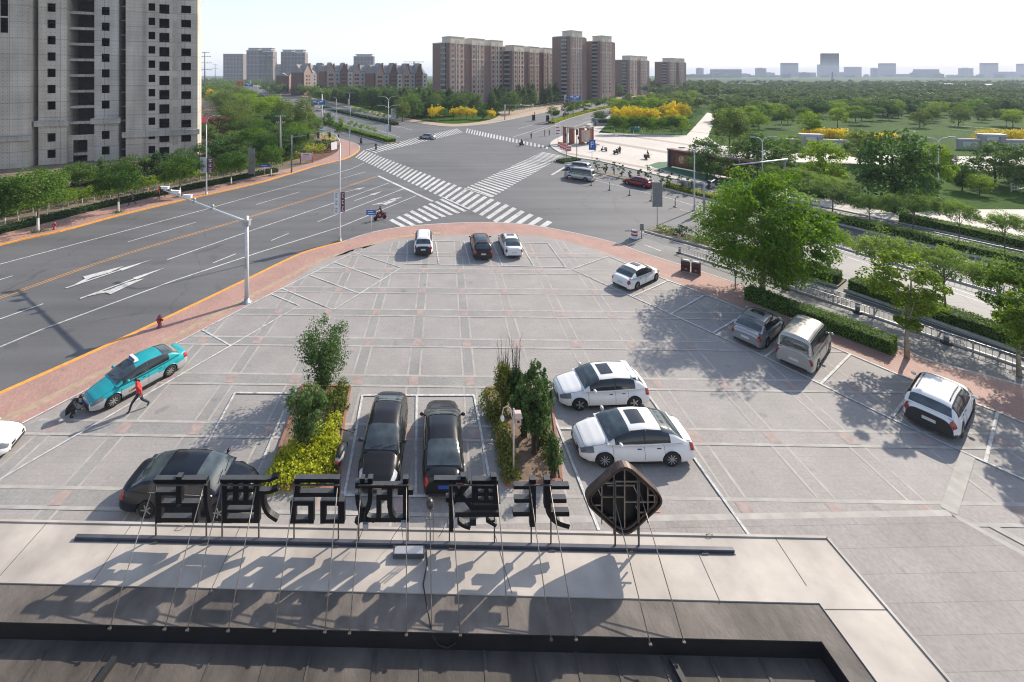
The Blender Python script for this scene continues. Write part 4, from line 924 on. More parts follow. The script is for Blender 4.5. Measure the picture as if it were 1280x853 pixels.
gable_house('long dark red brick terrace with pale slate gables in the middle of the row', 407, 470, 318, 80, 89.5, 4, 2)
gable_house('dark red brick terrace with steep gables touching the nearest apartment block', 468, 533, 290, 79.5, 92, 4, 3)
gable_house('low gabled red brick terrace seen over the bushes at the left end of the row', 360, 385, 380, 90, 95, 2, 5)

# ================================================================ far towers
M_far1 = mat('far_tower_stone', (0.19, 0.155, 0.14), 0.9, var=0.05)
M_far2 = mat('far_tower_strip', (0.09, 0.09, 0.10), 0.6)
M_far4 = mat('far_tower_dim', (0.16, 0.157, 0.17), 0.9)
M_far3 = mat('far_tower_pale', (0.33, 0.32, 0.32), 0.9)
def far_tower(label, px0, px1, Y, ptop, kind, group, seed=0, cap=0):
    rnd = random.Random(seed); A = AT(px0, Y); W = (px1-px0)*Y/FL; H = ZAT(ptop, Y)
    t = thing('tower_block', label, 'tower', A, 0, group); dp = min(W*.8, 22)
    mb = MB()
    if cap >= 2:   # two slim shafts joined by a recessed link
        mb.box(0, W*.46, 0, dp, -.4, H); mb.box(W*.54, W, 1.5, dp+1.5, -.4, H-1.5); mb.box(W*.4599, W*.5401, dp*.4, dp*.8, -.4, H-4)
    else: mb.box(0, W, 0, dp, -.4, H)
    mb.build('wall', M_far1 if kind else M_far4, t)
    n = max(3, int(W/7))
    for k in range(n):
        x0 = W*(k+.2)/n; x1 = W*(k+.62)/n
        mb = MB(); mb.box(x0, x1, -.5, .3, 2, H-2.2); mb.build('balcony_strip', M_far2, t)
    for f in range(3, int(H/3.1), 3):
        mb = MB(); mb.box(-.1, W+.1, -.7, .2, f*3.1-.3, f*3.1+.3); mb.build('floor_band', M_far3, t)
    mb = MB(); mb.box(-.6, W+.6, -.8, dp+.6, H, H+1.0)
    if cap:
        for q in range(cap): xx = W*(q+.5)/cap; mb.box(xx-W*.18/cap*2, xx+W*.18/cap*2, 1, dp-1, H+1.001, H+5.0); mb.box(xx-W*.22/cap*2, xx+W*.22/cap*2, .5, dp-.5, H+5.002, H+5.8)
    mb.build('roof', M_far3, t)
    if kind:
        for f in range(2, int(H/3.1)-1, 2):
            for k in range(n): mb = MB(); x0 = W*(k+.66)/n; mb.box(x0, x0+W*.16/n, -.06, .1, f*3.1, f*3.1+3.6); mb.build('window', M_far2, t)
    return t
g1 = 'grey tower blocks beyond the red terraces'
far_tower('broad grey tower block furthest left on the skyline beside the concrete tower', 279, 304, 1024, 68, 1, g1, 1)
far_tower('twin topped grey tower block, second from the left on the skyline', 308, 341, 896, 63.5, 1, g1, 2, 2)
far_tower('twin topped grey tower block, third from the left on the skyline', 351, 381, 944, 65.5, 1, g1, 3, 2)
far_tower('grey tower block rising behind the red brick terrace roofs', 442, 467, 992, 71, 1, g1, 4, 1)
far_tower('low grey block between the two twin topped towers', 341, 352, 1120, 81, 1, g1, 5)
g2 = 'pale hazy blocks on the right hand skyline'
for i, (a, b, Y, tp, cp, lab) in enumerate((
    (855, 890, 900, 93.5, 0, 'long low hazy block just right of the last brown apartment block'), (891, 927, 950, 87, 0, 'stepped hazy block above the park path'),
    (940, 980, 1000, 94.5, 0, 'low hazy block left of the slim tower on the skyline'), (979, 998, 1150, 79, 0, 'slim hazy tower left of the tallest skyline tower'), (996, 1020, 1100, 91, 0, 'flat hazy block at the foot of the slim skyline tower'),
    (1029, 1049, 1200, 67, 0, 'tallest hazy tower on the right hand skyline'), (1025, 1031, 1210, 81, 0, 'narrow wing touching the tallest hazy skyline tower'), (1059, 1077, 1150, 84, 0, 'short hazy tower right of the tallest skyline tower'),
    (1102, 1120, 1180, 79.5, 0, 'hazy tower with a sloping low block on its right'), (1121, 1147, 1050, 93, 0, 'sloping low hazy block between two skyline towers'), (1147, 1174, 1000, 87, 0, 'wide hazy block right of the sloping low one'),
    (1191, 1230, 950, 95, 0, 'long low hazy block with a small gap on its left'), (1230, 1248, 1150, 79, 0, 'slim hazy tower near the right edge'), (1248, 1270, 1100, 90, 0, 'flat hazy block at the right edge behind the woods'),
    (1276, 1296, 1150, 80, 0, 'hazy tower cut off by the right edge'), (1020, 1100, 1000, 97.5, 0, 'long pale hall with flat roofs in front of the skyline towers'), (1180, 1290, 1020, 98, 0, 'long pale hall below the right edge towers'))):
    far_tower(lab, a, b, Y*2.3, tp, 0, g2, 10+i)
rnd = random.Random(12)
for k in range(40):
    px = 862+k*11+rnd.uniform(-5, 5); wpx = rnd.uniform(5, 16); tp = rnd.choice((95, 94, 92.5, 91, 88.5, 93.5, 96, 85.5)); Y = rnd.uniform(2000, 2900)
    A = AT(px, Y); t = thing('hazy_block', 'low hazy block in the distant built-up strip beyond the park woods', 'building', A, rnd.uniform(-.2, .2), 'low hazy blocks beyond the park woods'); W_ = wpx*Y/FL; H_ = ZAT(tp, Y)
    mb = MB(); mb.box(0, W_, 0, 14, -.4, H_); mb.build('wall', M_far4, t); mb = MB(); mb.box(W_*.2, W_*.6, 3, 10, H_, H_+3); mb.box(-.5, W_+.5, -.5, 14.5, H_-1.2, H_-.4); mb.build('roof', M_far3, t)
    for q in range(3): mb = MB(); mb.box(W_*(.12+.3*q), W_*(.24+.3*q), -.4, .2, 2, H_-2); mb.build('window_strip', M_far2, t)
# ================================================================ vehicles
M_tyre = mat('tyre_rubber', (0.018, 0.018, 0.018), 0.85)
M_rim = mat('alloy_rim', (0.50, 0.50, 0.50), 0.3, metal=0.7)
M_rimd = mat('dark_rim', (0.20, 0.20, 0.21), 0.35, metal=0.7)
M_glass = mat('car_glass', (0.022, 0.026, 0.030), 0.06, spec=0.7)
M_screen = mat('car_windscreen', (0.050, 0.066, 0.072), 0.05, spec=0.85, var=.35, vscale=2.2)  # blue-grey base colour stands in for the reflected sky
M_trimb = mat('black_plastic', (0.022, 0.022, 0.024), 0.55)
M_under = mat('underbody', (0.01, 0.01, 0.01), 0.9)
M_chrome = mat('chrome', (0.65, 0.65, 0.65), 0.18, metal=1.0)
M_hlamp = mat('headlamp_glass', (0.55, 0.58, 0.62), 0.1, spec=0.8, metal=0.2)
M_hlampd = mat('headlamp_smoked', (0.13, 0.14, 0.155), 0.08, spec=0.8)
M_tlamp = mat('tail_lamp_red', (0.30, 0.012, 0.012), 0.15, spec=0.7)
M_plate_b = mat('plate_blue', (0.02, 0.08, 0.35), 0.4); M_plate_w = mat('plate_cover_white', (0.55, 0.55, 0.55), 0.4)
def paint(name, col, metal=0.0): return mat(name, col, 0.30, metal=metal, coat=0.4, spec=0.35, var=0.04, vscale=1.5)
P_white = paint('paint_white', (0.74, 0.74, 0.73)); P_black = paint('paint_black', (0.007, 0.007, 0.008)); P_silver = paint('paint_silver', (0.34, 0.34, 0.35), 0.5)
P_brown = paint('paint_dark_brown', (0.010, 0.008, 0.0075)); P_maroon = paint('paint_black_maroon', (0.018, 0.007, 0.009)); P_teal = paint('paint_teal', (0.012, 0.30, 0.34)); P_red = paint('paint_red', (0.22, 0.012, 0.02), 0.2); P_navy = paint('paint_blue_black', (0.005, 0.007, 0.012))
P_sand = paint('paint_silver_sand', (0.42, 0.41, 0.38), 0.4); P_steel = paint('paint_lower_silver', (0.45, 0.46, 0.47), 0.4)
def lerp(a, b, t): return a+(b-a)*t
def interp(tab, x):
    if x <= tab[0][0]: return tab[0][1]
    for (a, va), (b, vb) in zip(tab, tab[1:]):
        if x <= b:
            t = (x-a)/(b-a); t = t*t*(3-2*t)*0.5+t*0.5
            return lerp(va, vb, t)
    return tab[-1][1]
class CarShape:
    """x forward, y left, z up; origin on the ground under the middle of the wheelbase"""
    def __init__(s, L, W, H, wb, front_oh, kind, wr=0.325, belt=None):
        s.L, s.W, s.H, s.wb, s.wr, s.kind = L, W, H, wb, wr, kind
        s.xf = wb/2+front_oh; s.xr = s.xf-L; s.zs = 0.20
        b = belt or H*0.655; s.b = b
        xf, xr = s.xf, s.xr
        if kind == 'sedan':
            s.x1, s.x2, s.x3, s.x4 = wb*0.5-0.14, wb*0.5-1.12, -wb*0.5+0.36, xr+0.36
            s.deck = [(xr, b*0.80), (xr+.05, b*0.97), (xr+.15, b*1.02), (s.x4, b*1.045), (0, b), (s.x1, b*0.985), (xf-.75, b*0.90), (xf-.28, b*0.755), (xf-.06, b*0.62), (xf, b*0.50)]
        elif kind == 'hatch':
            s.x1, s.x2, s.x3, s.x4 = wb*0.5-0.22, wb*0.5-1.08, -wb*0.5+0.02, xr+0.14
            s.deck = [(xr, b*0.85), (xr+.05, b*1.0), (s.x4+.1, b*1.06), (0, b), (s.x1, b*0.985), (xf-.70, b*0.88), (xf-.25, b*0.77), (xf-.06, b*0.66), (xf, b*0.55)]
        elif kind == 'suv':
            s.x1, s.x2, s.x3, s.x4 = wb*0.5-0.30, wb*0.5-1.00, xr+0.62, xr+0.10
            s.deck = [(xr, b*0.88), (xr+.05, b*0.99), (s.x4+.1, b*1.03), (0, b), (s.x1, b*0.99), (xf-.70, b*0.93), (xf-.22, b*0.84), (xf-.05, b*0.72), (xf, b*0.55)]
        else:
            s.x1, s.x2, s.x3, s.x4 = wb*0.5+0.42, wb*0.5-0.38, xr+0.30, xr+0.06
            s.deck = [(xr, b*0.92), (xr+.05, b*1.0), (0, b), (s.x1-.1, b*0.99), (xf-.35, b*0.86), (xf-.12, b*0.76), (xf-.03, b*0.66), (xf, b*0.55)]
        rz = H
        s.roof = [(s.x4, interp(s.deck, s.x4)), (lerp(s.x4, s.x3, .5), lerp(b, rz, .66)), (s.x3, rz*0.965), (lerp(s.x3, s.x2, .5), rz), (s.x2, rz*0.965), (lerp(s.x2, s.x1, .5), lerp(b, rz, .57)), (s.x1, interp(s.deck, s.x1)-.005)]
        e = 0.86 if kind != 'van' else 0.92
        s.wid = [(xr, W/2*(e-.04)), (xr+.12, W/2*(e+.05)), (xr+.55, W/2*.985), (0, W/2), (xf-.85, W/2*.985), (xf-.35, W/2*.90), (xf-.10, W/2*.76), (xf, W/2*.62)]
        tum = 0.80 if kind != 'van' else 0.87; s.tum = tum
        s.cw = [(s.x4, W/2*.86), (s.x3, W/2*.93), (0, W/2*.955), (s.x2, W/2*.945), (s.x1, W/2*.90)]
    def zb(s, x):
        z = s.zs+max(0, (abs(x-(s.xf+s.xr)/2)/(s.L/2))**8*0.07)
        for xw in (-s.wb/2, s.wb/2):
            r = s.wr+0.055; dx = abs(x-xw)
            if dx < r: z = max(z, s.wr*0.95+math.sqrt(r*r-dx*dx))
        return z
    def body(s, x, th, off=0.0):
        h, w, zb = interp(s.deck, x), interp(s.wid, x), s.zb(x)
        zs = s.zs+0.02; n = 6.5; c, sn = max(math.cos(th), 0)**(2/n), max(math.sin(th), 0)**(2/3.1)
        z = zs+(h-zs)*sn; zf = (z-zs)/(h-zs)
        y = w*c*(1-0.055*(2*zf-0.9)**2-0.02*zf)
        if zf > .55: z += 0.025*(1-(abs(y)/w)**2)
        return Vector((x, y, max(z, zb)))
    def cab(s, x, th):
        zb = interp(s.deck, x)-0.03; zr = interp(s.roof, x); w = interp(s.cw, x); n = 4.2
        c, sn = max(math.cos(th), 0)**(2/n), max(math.sin(th), 0)**(2/n)
        hh = max(zr-zb, 0.0); z = zb+hh*sn; fz = (z-zb)/(s.H-s.b+.03)
        y = w*c*lerp(1, s.tum, min(1, max(0, fz)))
        z += 0.03*(1-(abs(y)/w)**2)*min(1, hh*3)
        return Vector((x, y, z))
    def patch(s, fn, xs, ths, off, flip=1):
        """skin over part of the surface fn, raised by off. xs rows; ths(x) -> list of (theta, sign)"""
        V = []; rows = []
        def P(x, th, sg): p = fn(x, th); return Vector((p.x, p.y*sg, p.z))
        for x in xs:
            row = []
            for th, sg in ths(x):
                e = 0.004; p = P(x, th, sg); dx = P(x+e, th, sg)-P(x-e, th, sg); t1, t0 = min(th+e, math.pi/2), max(th-e, 0)
                dt = (P(x, t1, sg)-P(x, t0, sg))*sg
                n = dx.cross(dt)
                if n.length < 1e-12: n = Vector((0, 0, 1))
                n.normalize()
                if n.dot(p-Vector((0.0 if abs(p.x) < s.L*.3 else p.x*.7, 0, .5))) < 0: n = -n
                row.append(p+n*off)
            rows.append(row)
        mb = MB(); mb.smooth = True; m = len(rows[0])
        for r in rows: V += r
        F = [(i*m+j, (i+1)*m+j, (i+1)*m+j+1, i*m+j+1) for i in range(len(rows)-1) for j in range(m-1)]
        mb.add(V, F); return mb
def lin(a, b, n): return [lerp(a, b, i/(n-1)) for i in range(n)]
HP = math.pi/2
SHAPES = {}
def wheel_meshes(r, w, style, dark=False):
    key = ('w', r, w, style, dark)
    if key in SHAPES: return SHAPES[key]
    mb = MB(); mb.lathe([(r*.62, -w/2), (r*.90, -w/2), (r*.985, -w/2+.03), (r, -w/4), (r, w/4), (r*.985, w/2-.03), (r*.90, w/2), (r*.62, w/2)], n=28, axis='y')
    tyre = mb.mesh('tyre', M_tyre)
    mb = MB(); mb.lathe([(r*.64, -.02), (r*.66, .028), (r*.60, .030), (r*.585, .0)], (0, w/2-.03, 0), n=28, axis='y')
    k = 5 if style == 0 else 9
    for i in range(k):
        a = 2*math.pi*i/k; d_ = Vector((math.cos(a), 0, math.sin(a))); p = Vector((0, w/2-.012, 0))
        mb.bar(p+d_*r*.08, p+d_*r*.61, r*(.17 if style == 0 else .10), 0.025, up=(0, 1, 0))
    mb.lathe([(r*.15, 0), (r*.13, .02)], (0, w/2-.02, 0), n=12, axis='y')
    mb.cur = 1; mb.lathe([(r*.63, 0), (r*.62, .006)], (0, w/2-.055, 0), n=24, axis='y')
    rim = mb.mesh('rim', M_rimd if dark else M_rim, M_under)
    SHAPES[key] = (tyre, rim); return SHAPES[key]
def make_car(name, label, cat, S, P, loc, heading, group, glassroof=0, twotone=None, plate=M_plate_w, dark_rim=False, rails=False, wstyle=0, cladding=False, roofp=None, lowdetail=False, door=2, spoiler=False, hl=None):
    t = thing(name, label, cat, loc, heading, group)
    rnd = random.Random(label)
    key = ('b', id(S), P.name, twotone.name if twotone else '', cladding)
    if key not in SHAPES:
        mb = MB(); mb.smooth = True
        xs = sorted(set([round(x, 4) for x in lin(S.xr, S.xf, 41)]+[round(q, 4) for q in (S.xr+.02, S.xr+.05, S.xf-.02, S.xf-.05)]+[round(xw+d_, 4) for xw in (-S.wb/2, S.wb/2) for d_ in (-S.wr-.056, -S.wr-.05, -S.wr-.02, S.wr+.02, S.wr+.05, S.wr+.056, -S.wr*.9, S.wr*.9)]))
        ths = [0, .02, .06, .12, .2, .3, .42, .56, .72, .9, 1.05, 1.18, 1.3, 1.42, HP]; m = 2*len(ths)-1
        V = []
        for x in xs:
            row = [S.body(x, th) for th in ths]; V += row+[Vector((p.x, -p.y, p.z)) for p in row[-2::-1]]
        F = []; mi = []
        for i in range(len(xs)-1):
            for j in range(m-1):
                F.append((i*m+j, i*m+j+1, (i+1)*m+j+1, (i+1)*m+j)); jj = min(j, m-2-j)
                zc_ = (V[i*m+j].z+V[i*m+j+1].z)/2
                mi.append(1 if (cladding and (zc_ < .40 or (jj < 1))) else (1 if (twotone and zc_ < 0.60) else 0))
        mb.add(V, F); mb.m = mi
        mb.smooth = False
        for i in (0, len(xs)-1):
            r = list(range(i*m, i*m+m)); mb.f.append(r if i == 0 else r[::-1]); mb.m.append(1 if cladding else 0); mb.sm.append(False)
        second = M_trimb if cladding else (twotone or P)
        SHAPES[key] = mb.mesh('body', P, second)
    place('body', SHAPES[key], t)
    key = ('u', id(S))
    if key not in SHAPES:
        mb = MB(); mb.box(S.xr+.12, S.xf-.15, -S.W/2+.24, S.W/2-.24, .17, .55); mb.box(S.xr+.03, S.xf-.03, -S.W/2*.55, S.W/2*.55, .19, .3)
        for s_ in (-1, 1): mb.box(-S.wb/2+S.wr+.08, S.wb/2-S.wr-.08, s_*S.W/2*.93-.05, s_*S.W/2*.93+.05, .18, .26)
        SHAPES[key] = mb.mesh('underbody', M_under)
    place('underbody', SHAPES[key], t)
    key = ('c', id(S), (roofp or P).name)
    if key not in SHAPES:
        mb = S.patch(S.cab, [lerp(S.x4, S.x1, (1-math.cos(math.pi*i/36))/2) for i in range(37)], lambda x: [(a, 1) for a in lin(0, HP, 12)]+[(a, -1) for a in lin(HP, 0, 12)[1:]], 0.0)
        SHAPES[key] = mb.mesh('cabin', roofp or P)
    place('cabin', SHAPES[key], t)
    # ---- glass
    n = 4.2
    def wth(x, ye): return math.acos(min(1, ye)**(n/2))
    def key_part(k, fn):
        kk = (k, id(S))
        if kk not in SHAPES: SHAPES[kk] = fn()
        return SHAPES[kk]
    def screen(xa, xb, ye, nme):
        th0 = math.acos(ye**(n/2))
        return S.patch(S.cab, lin(xa, xb, 14), lambda x: [(a, 1) for a in lin(th0, HP, 8)]+[(a, -1) for a in lin(HP, th0, 8)[1:]], 0.012).mesh(nme, M_screen)
    place('windscreen', key_part('ws', lambda: screen(S.x2+.04, S.x1-.08, .885, 'windscreen')), t)
    ra, rb = (S.x4+.09, S.x3-.06)
    if S.kind == 'van': ra, rb = S.x4+.012, S.x3-.10
    if S.kind == 'suv': ra, rb = S.x4+.05, S.x3-.22
    place('rear_window', key_part('rw', lambda: screen(ra, rb, .90 if S.kind == 'sedan' else .86, 'rear_window')), t)
    def side(xa, xb, sg, nme, lo=.13, hi=.80):
        def ths(x): return [(math.asin(v**(n/2)), sg) for v in lin(lo, hi, 6)]
        return S.patch(S.cab, lin(xa, xb, 12), ths, 0.012, ).mesh(nme, M_glass)
    xF = S.x1-.33; xB = (S.x2+S.x3)/2+.12; xR = S.x3-.30 if S.kind == 'sedan' else S.x3-.05
    segs = [(xB+.03, xF), (xR, xB-.03)]
    if S.kind == 'suv': xR = -S.wb/2+.15; segs = [(xB+.03, xF), (xR, xB-.03), (S.x3-.15, xR-.06)]
    if S.kind == 'van': segs = [(.55, S.x1-.35), (-.75, .48), (S.x3+.02, -.82)]
    for sg in (1, -1):
        for i, (a, b) in enumerate(segs):
            place('side_window', key_part(('sw', sg, i), lambda: side(a, b, sg, 'side_window')), t)
    def surround(sg):
        def ths(x): return [(math.asin(v**(n/2)), sg) for v in lin(.08, .85, 6)]
        a_, b_ = (xR-.035, xF+.035) if S.kind != 'suv' else (S.x3-.19, xF+.035)
        if S.kind == 'van': a_, b_ = S.x3-.04, S.x1-.28
        return S.patch(S.cab, lin(a_, b_, 16), ths, 0.005).mesh('window_surround', M_trimb)
    for sg in (1, -1): place('window_surround', key_part(('sr', sg), lambda: surround(sg)), t)
    if S is BIGSEDAN:
        for sg in (1, -1):
            mb = MB(); mb.tube([(lambda p: Vector((p.x, (p.y+.012)*sg, p.z)))(S.cab(x, math.asin(.085**(n/2)))) for x in lin(xR-.03, xF+.2, 12)], .013, 6); mb.build('chrome_trim', M_chrome, t)
    mbw = MB()
    for y0 in (-.45, .1):
        pts = [S.cab(x, th_) for x, th_ in ((S.x1-.10, 1.2), (S.x1-.16, 1.3))]; mbw.bar((S.x1-.115, y0, S.cab(S.x1-.115, 1.4).z+.03), (S.x1-.20, y0+.5, S.cab(S.x1-.20, 1.4).z+.03), .018)
    place('wiper', key_part('wp', lambda: mbw.mesh('wiper', M_trimb)), t)
    # ---- lamps
    def lamp(xa, xb, ta, tb, sg, m, nme): return S.patch(S.body, lin(xa, xb, 8), lambda x: [(q, sg) for q in lin(ta, tb, 6)], 0.014).mesh(nme, m)
    for sg in (1, -1):
        place('headlight', key_part(('hl', sg, hl is None), lambda: lamp(S.xf-.52, S.xf-.05, .50, .98, sg, hl or M_hlampd, 'headlight')), t)
        place('tail_light', key_part(('tl', sg), lambda: lamp(S.xr+.004, S.xr+.22, .42, .92, sg, M_tlamp, 'tail_light') if S.kind != 'van' else lamp(S.xr+.004, S.xr+.1, .30, .8, sg, M_tlamp, 'tail_light')), t)
    def grille():
        mb = MB(); mb.box(S.xf-.05, S.xf+.012, -S.W*.24, S.W*.24, S.b*.42, S.b*.53); mb.box(S.xf-.05, S.xf+.01, -S.W*.26, S.W*.26, .24, .36); return mb.mesh('grille', M_trimb)
    place('grille', key_part('gr', grille), t)
    def rbump():
        mb = MB(); mb.box(S.xr-.014, S.xr+.06, -S.W*.34, S.W*.34, .21, .33); return mb.mesh('bumper_trim', M_trimb)
    place('bumper_trim', key_part('rb', rbump), t)
    mb = MB(); zp = S.b*.62 if S.kind != 'van' else .62
    mb.box(S.xr-.024, S.xr-.008, -.22, .22, zp-.07, zp+.07); place('number_plate', key_part(('np', plate.name), lambda: mb.mesh('number_plate', plate)), t)
    mb = MB(); mb.box(S.xf+.012, S.xf+.026, -.22, .22, .40, .53); place('number_plate', key_part(('npf', plate.name), lambda: mb.mesh('number_plate', plate)), t)
    if S.kind == 'sedan' or S.kind == 'hatch' or True:
        def shut():
            mb = MB()
            for sg in (1, -1):
                for xx in ((xF+.12, xB, -S.wb/2+.28) if S.kind != 'van' else (.95, .5, -.8)):
                    pts = [S.body(xx, q) for q in lin(.05, 1.0, 8)]; pts = [Vector((p.x, (p.y+.002)*sg, p.z)) for p in pts if p.z > .24]
                    if len(pts) > 2: mb.tube(pts, .006, 4)
                for xx in (xB+.12, -S.wb/2+.42):
                    p = S.body(xx, .62); mb.box(xx, xx+.16, (p.y-.01)*sg-.012, (p.y-.01)*sg+.025*sg, p.z-.015, p.z+.012)
            def line(pts): mb.tube([Vector((p.x, p.y, p.z+.002)) for p in pts], .006, 4)
            if S.kind != 'van':
                th_ = 1.02
                for sg in (1, -1): line([(lambda p: Vector((p.x, p.y*sg, p.z)))(S.body(x, th_)) for x in lin(S.x1-.05, S.xf-.22, 8)])
                line([S.body(S.xf-.20, q) for q in lin(th_, HP, 5)]+[(lambda p: Vector((p.x, -p.y, p.z)))(S.body(S.xf-.20, q)) for q in lin(HP, th_, 5)[1:]])
            if S.kind == 'sedan':
                for sg in (1, -1): line([(lambda p: Vector((p.x, p.y*sg, p.z)))(S.body(x, th_)) for x in lin(S.xr+.10, S.x4+.05, 5)])
            return mb.mesh('door_seam', M_trimb)
        place('door_seam', key_part('sh', shut), t)
    # ---- mirrors
    for sg in (1, -1):
        def mir():
            mb = MB(); c = S.cab(S.x1-.50, .3); mb.ball((S.x1-.46, sg*(S.W/2+.07), S.b+.10), .075, .105, .075, 10); mb.bar((S.x1-.46, sg*(S.W/2-.12), S.b+.05), (S.x1-.46, sg*(S.W/2+.03), S.b+.08), .05, .04); return mb.mesh('mirror', P)
        place('mirror', SHAPES.setdefault(('mi', id(S), sg, P.name), None) or SHAPES.__setitem__(('mi', id(S), sg, P.name), mir()) or SHAPES[('mi', id(S), sg, P.name)], t)
    if glassroof:
        def sun(): 
            th0 = math.acos(.52**(n/2)); xa, xb = (S.x2-.75, S.x2-.14) if glassroof == 1 else (S.x3+.25, S.x2-.12)
            return S.patch(S.cab, lin(xa, xb, 6), lambda x: [(a, 1) for a in lin(th0, HP, 5)]+[(a, -1) for a in lin(HP, th0, 5)[1:]], 0.012).mesh('sunroof', M_glass)
        place('sunroof', key_part(('su', glassroof), sun), t)
    if rails:
        for sg in (1, -1):
            mb = MB(); pts = [S.cab(x, 1.02) for x in lin(S.x3+.1, S.x2-.1, 8)]; pts = [Vector((p.x, p.y*sg, p.z+.035)) for p in pts]; pts[0].z -= .04; pts[-1].z -= .04; mb.tube(pts, .018, 6); mb.build('roof_rail', M_trimb, t)
    if spoiler:
        mb = MB(); p = S.cab(S.x3-.1, HP); mb.hexa([(S.x3-.32, -S.W*.33, p.z-.035), (S.x3-.02, -S.W*.34, p.z-.02), (S.x3-.02, S.W*.34, p.z-.02), (S.x3-.32, S.W*.33, p.z-.035)], [(S.x3-.32, -S.W*.33, p.z-.005), (S.x3-.02, -S.W*.34, p.z+.02), (S.x3-.02, S.W*.34, p.z+.02), (S.x3-.32, S.W*.33, p.z-.005)]); mb.build('spoiler', P, t)
    # ---- wheels
    tw = .205; ty, ri = wheel_meshes(S.wr, tw, wstyle, dark_rim)
    for sx in (1, -1):
        for sg in (1, -1):
            wv = place('wheel', ty, t, (sx*S.wb/2, sg*(S.W/2-tw/2-.025), S.wr), (0, 0, 0 if sg > 0 else math.pi)); place('rim', ri, wv)
    return t
SEDAN = CarShape(4.62, 1.80, 1.45, 2.70, .92, 'sedan'); BIGSEDAN = CarShape(4.95, 1.86, 1.46, 2.82, .95, 'sedan', wr=.335)
HATCH = CarShape(4.36, 1.82, 1.47, 2.65, .90, 'hatch'); SUV = CarShape(4.55, 1.84, 1.68, 2.68, .92, 'suv', wr=.35); SUVC = CarShape(4.65, 1.90, 1.62, 2.75, .93, 'suv', wr=.36)
VAN = CarShape(4.85, 1.80, 1.95, 2.65, 1.10, 'van', belt=1.12); MPV = CarShape(4.6, 1.78, 1.62, 2.75, .85, 'suv', wr=.32, belt=1.0); LIFTB = CarShape(4.70, 1.86, 1.52, 2.76, .93, 'suv', wr=.345, belt=.99)
def anchor(S, px, py, which, hd, z=0.0):
    """ground place of the car when one wheel stands at picture point (px, py)"""
    g = G(px, py, z); sx = {'r': -1, 'f': 1}[which[1]]; sg = {'l': 1, 'r': -1}[which[0]]
    c, s = math.cos(hd), math.sin(hd); lx, ly = sx*S.wb/2, sg*(S.W/2-.10)
    return (g.x-(c*lx-s*ly), g.y-(s*lx+c*ly), z)
def wheelpair(S, rear, front, side, z=0.0):
    a, b = G(*rear, z), G(*front, z); hd = math.atan2(b.y-a.y, b.x-a.x); m = (a+b)/2; sg = 1 if side == 'l' else -1
    ly = sg*(S.W/2-.10); return (m.x+math.sin(hd)*ly, m.y-math.cos(hd)*ly, z), hd
pk = 'cars parked on the paved car park'; rd = 'cars on the roads'
p, h = wheelpair(SEDAN, (213.5, 470), (140, 509.7), 'l'); taxi = make_car('taxi', 'teal and silver taxi with a white roof sign, stopped beside the red brick pavement', 'taxi', SEDAN, P_teal, p, h, pk, twotone=P_steel, wstyle=1, plate=M_plate_b)
mb = MB(); mb.hexa([(.02, -.36, 1.475), (.26, -.36, 1.475), (.26, .36, 1.475), (.02, .36, 1.475)], [(.07, -.34, 1.62), (.20, -.34, 1.62), (.20, .34, 1.62), (.07, .34, 1.62)]); rs = mb.build('roof_sign', mat('taxi_sign_white', (.75, .75, .78), .35), taxi, (.0, 0, 0.01))
mb = MB(); mb.hexa([(.265, -.30, 1.50), (.27, -.30, 1.50), (.27, .30, 1.50), (.265, .30, 1.50)], [(.225, -.28, 1.60), (.23, -.28, 1.60), (.23, .28, 1.60), (.225, .28, 1.60)]); mb.build('sign_panel', mat('taxi_sign_violet', (.10, .06, .22), .35), rs)
mb = MB(); mb.box(SEDAN.x4+.12, SEDAN.x4+.34, -.48, .48, 1.12, 1.125); o = mb.build('parcel_shelf_board', mat('tan_board', (.50, .33, .17), .7), taxi, (0, 0, .015)); o.rotation_euler = (0, R(-26), 0); o.location = (0.02+.50, 0, -.76)
o.location = (-0.33, 0, 0.02); o.rotation_euler = (0, 0, 0)
bpy.data.objects.remove(o)
th0 = math.acos(.80**(2.1)); mb = SEDAN.patch(SEDAN.cab, lin(SEDAN.x4+.12, SEDAN.x4+.36, 5), lambda x: [(a, 1) for a in lin(th0, HP, 6)]+[(a, -1) for a in lin(HP, th0, 6)[1:]], 0.012); mb.build('sun_shade', mat('tan_board', (.50, .33, .17), .6), taxi)
mb = MB()
pp = [SEDAN.body(.35, .55)]; c = pp[0]; mb.lathe([(.17, 0), (.17, .006)], (c.x, c.y-.035, c.z-.10), 20, 'y'); mb.build('door_emblem', mat('emblem_white', (.7, .72, .72), .5), taxi)
make_car('parked_car', 'white sedan cut off by the left edge, only its nose showing', 'car', SEDAN, P_white, anchor(SEDAN, -25, 583, 'rf', R(16)), R(16), pk, wstyle=1)
make_car('parked_car', 'blue black saloon standing sideways behind the two leftmost sign characters', 'car', BIGSEDAN, P_navy, anchor(BIGSEDAN, 184, 647, 'rr', R(-2)), R(-2), pk)
g = G(481, 562); make_car('parked_car', 'dark brown saloon with its headlights towards the sign, in the left of two front bays', 'car', SEDAN, P_brown, (g.x, g.y, 0), R(268), pk, wstyle=1, hl=M_hlamp)
g = G(553.5, 563); make_car('parked_car', 'black saloon with red tail lights towards the sign, in the right of two front bays', 'car', SEDAN, P_black, (g.x, g.y, 0), R(90), pk, plate=M_plate_b)
p, h = wheelpair(HATCH, (793, 509.5), (723, 512), 'l'); o = make_car('parked_car', 'white hatchback with a sunroof, just beyond the white saloon beside the planter', 'car', HATCH, P_white, p, h, pk, glassroof=1, spoiler=True, wstyle=0); o.scale = (1.06, 1.06, 1.0)
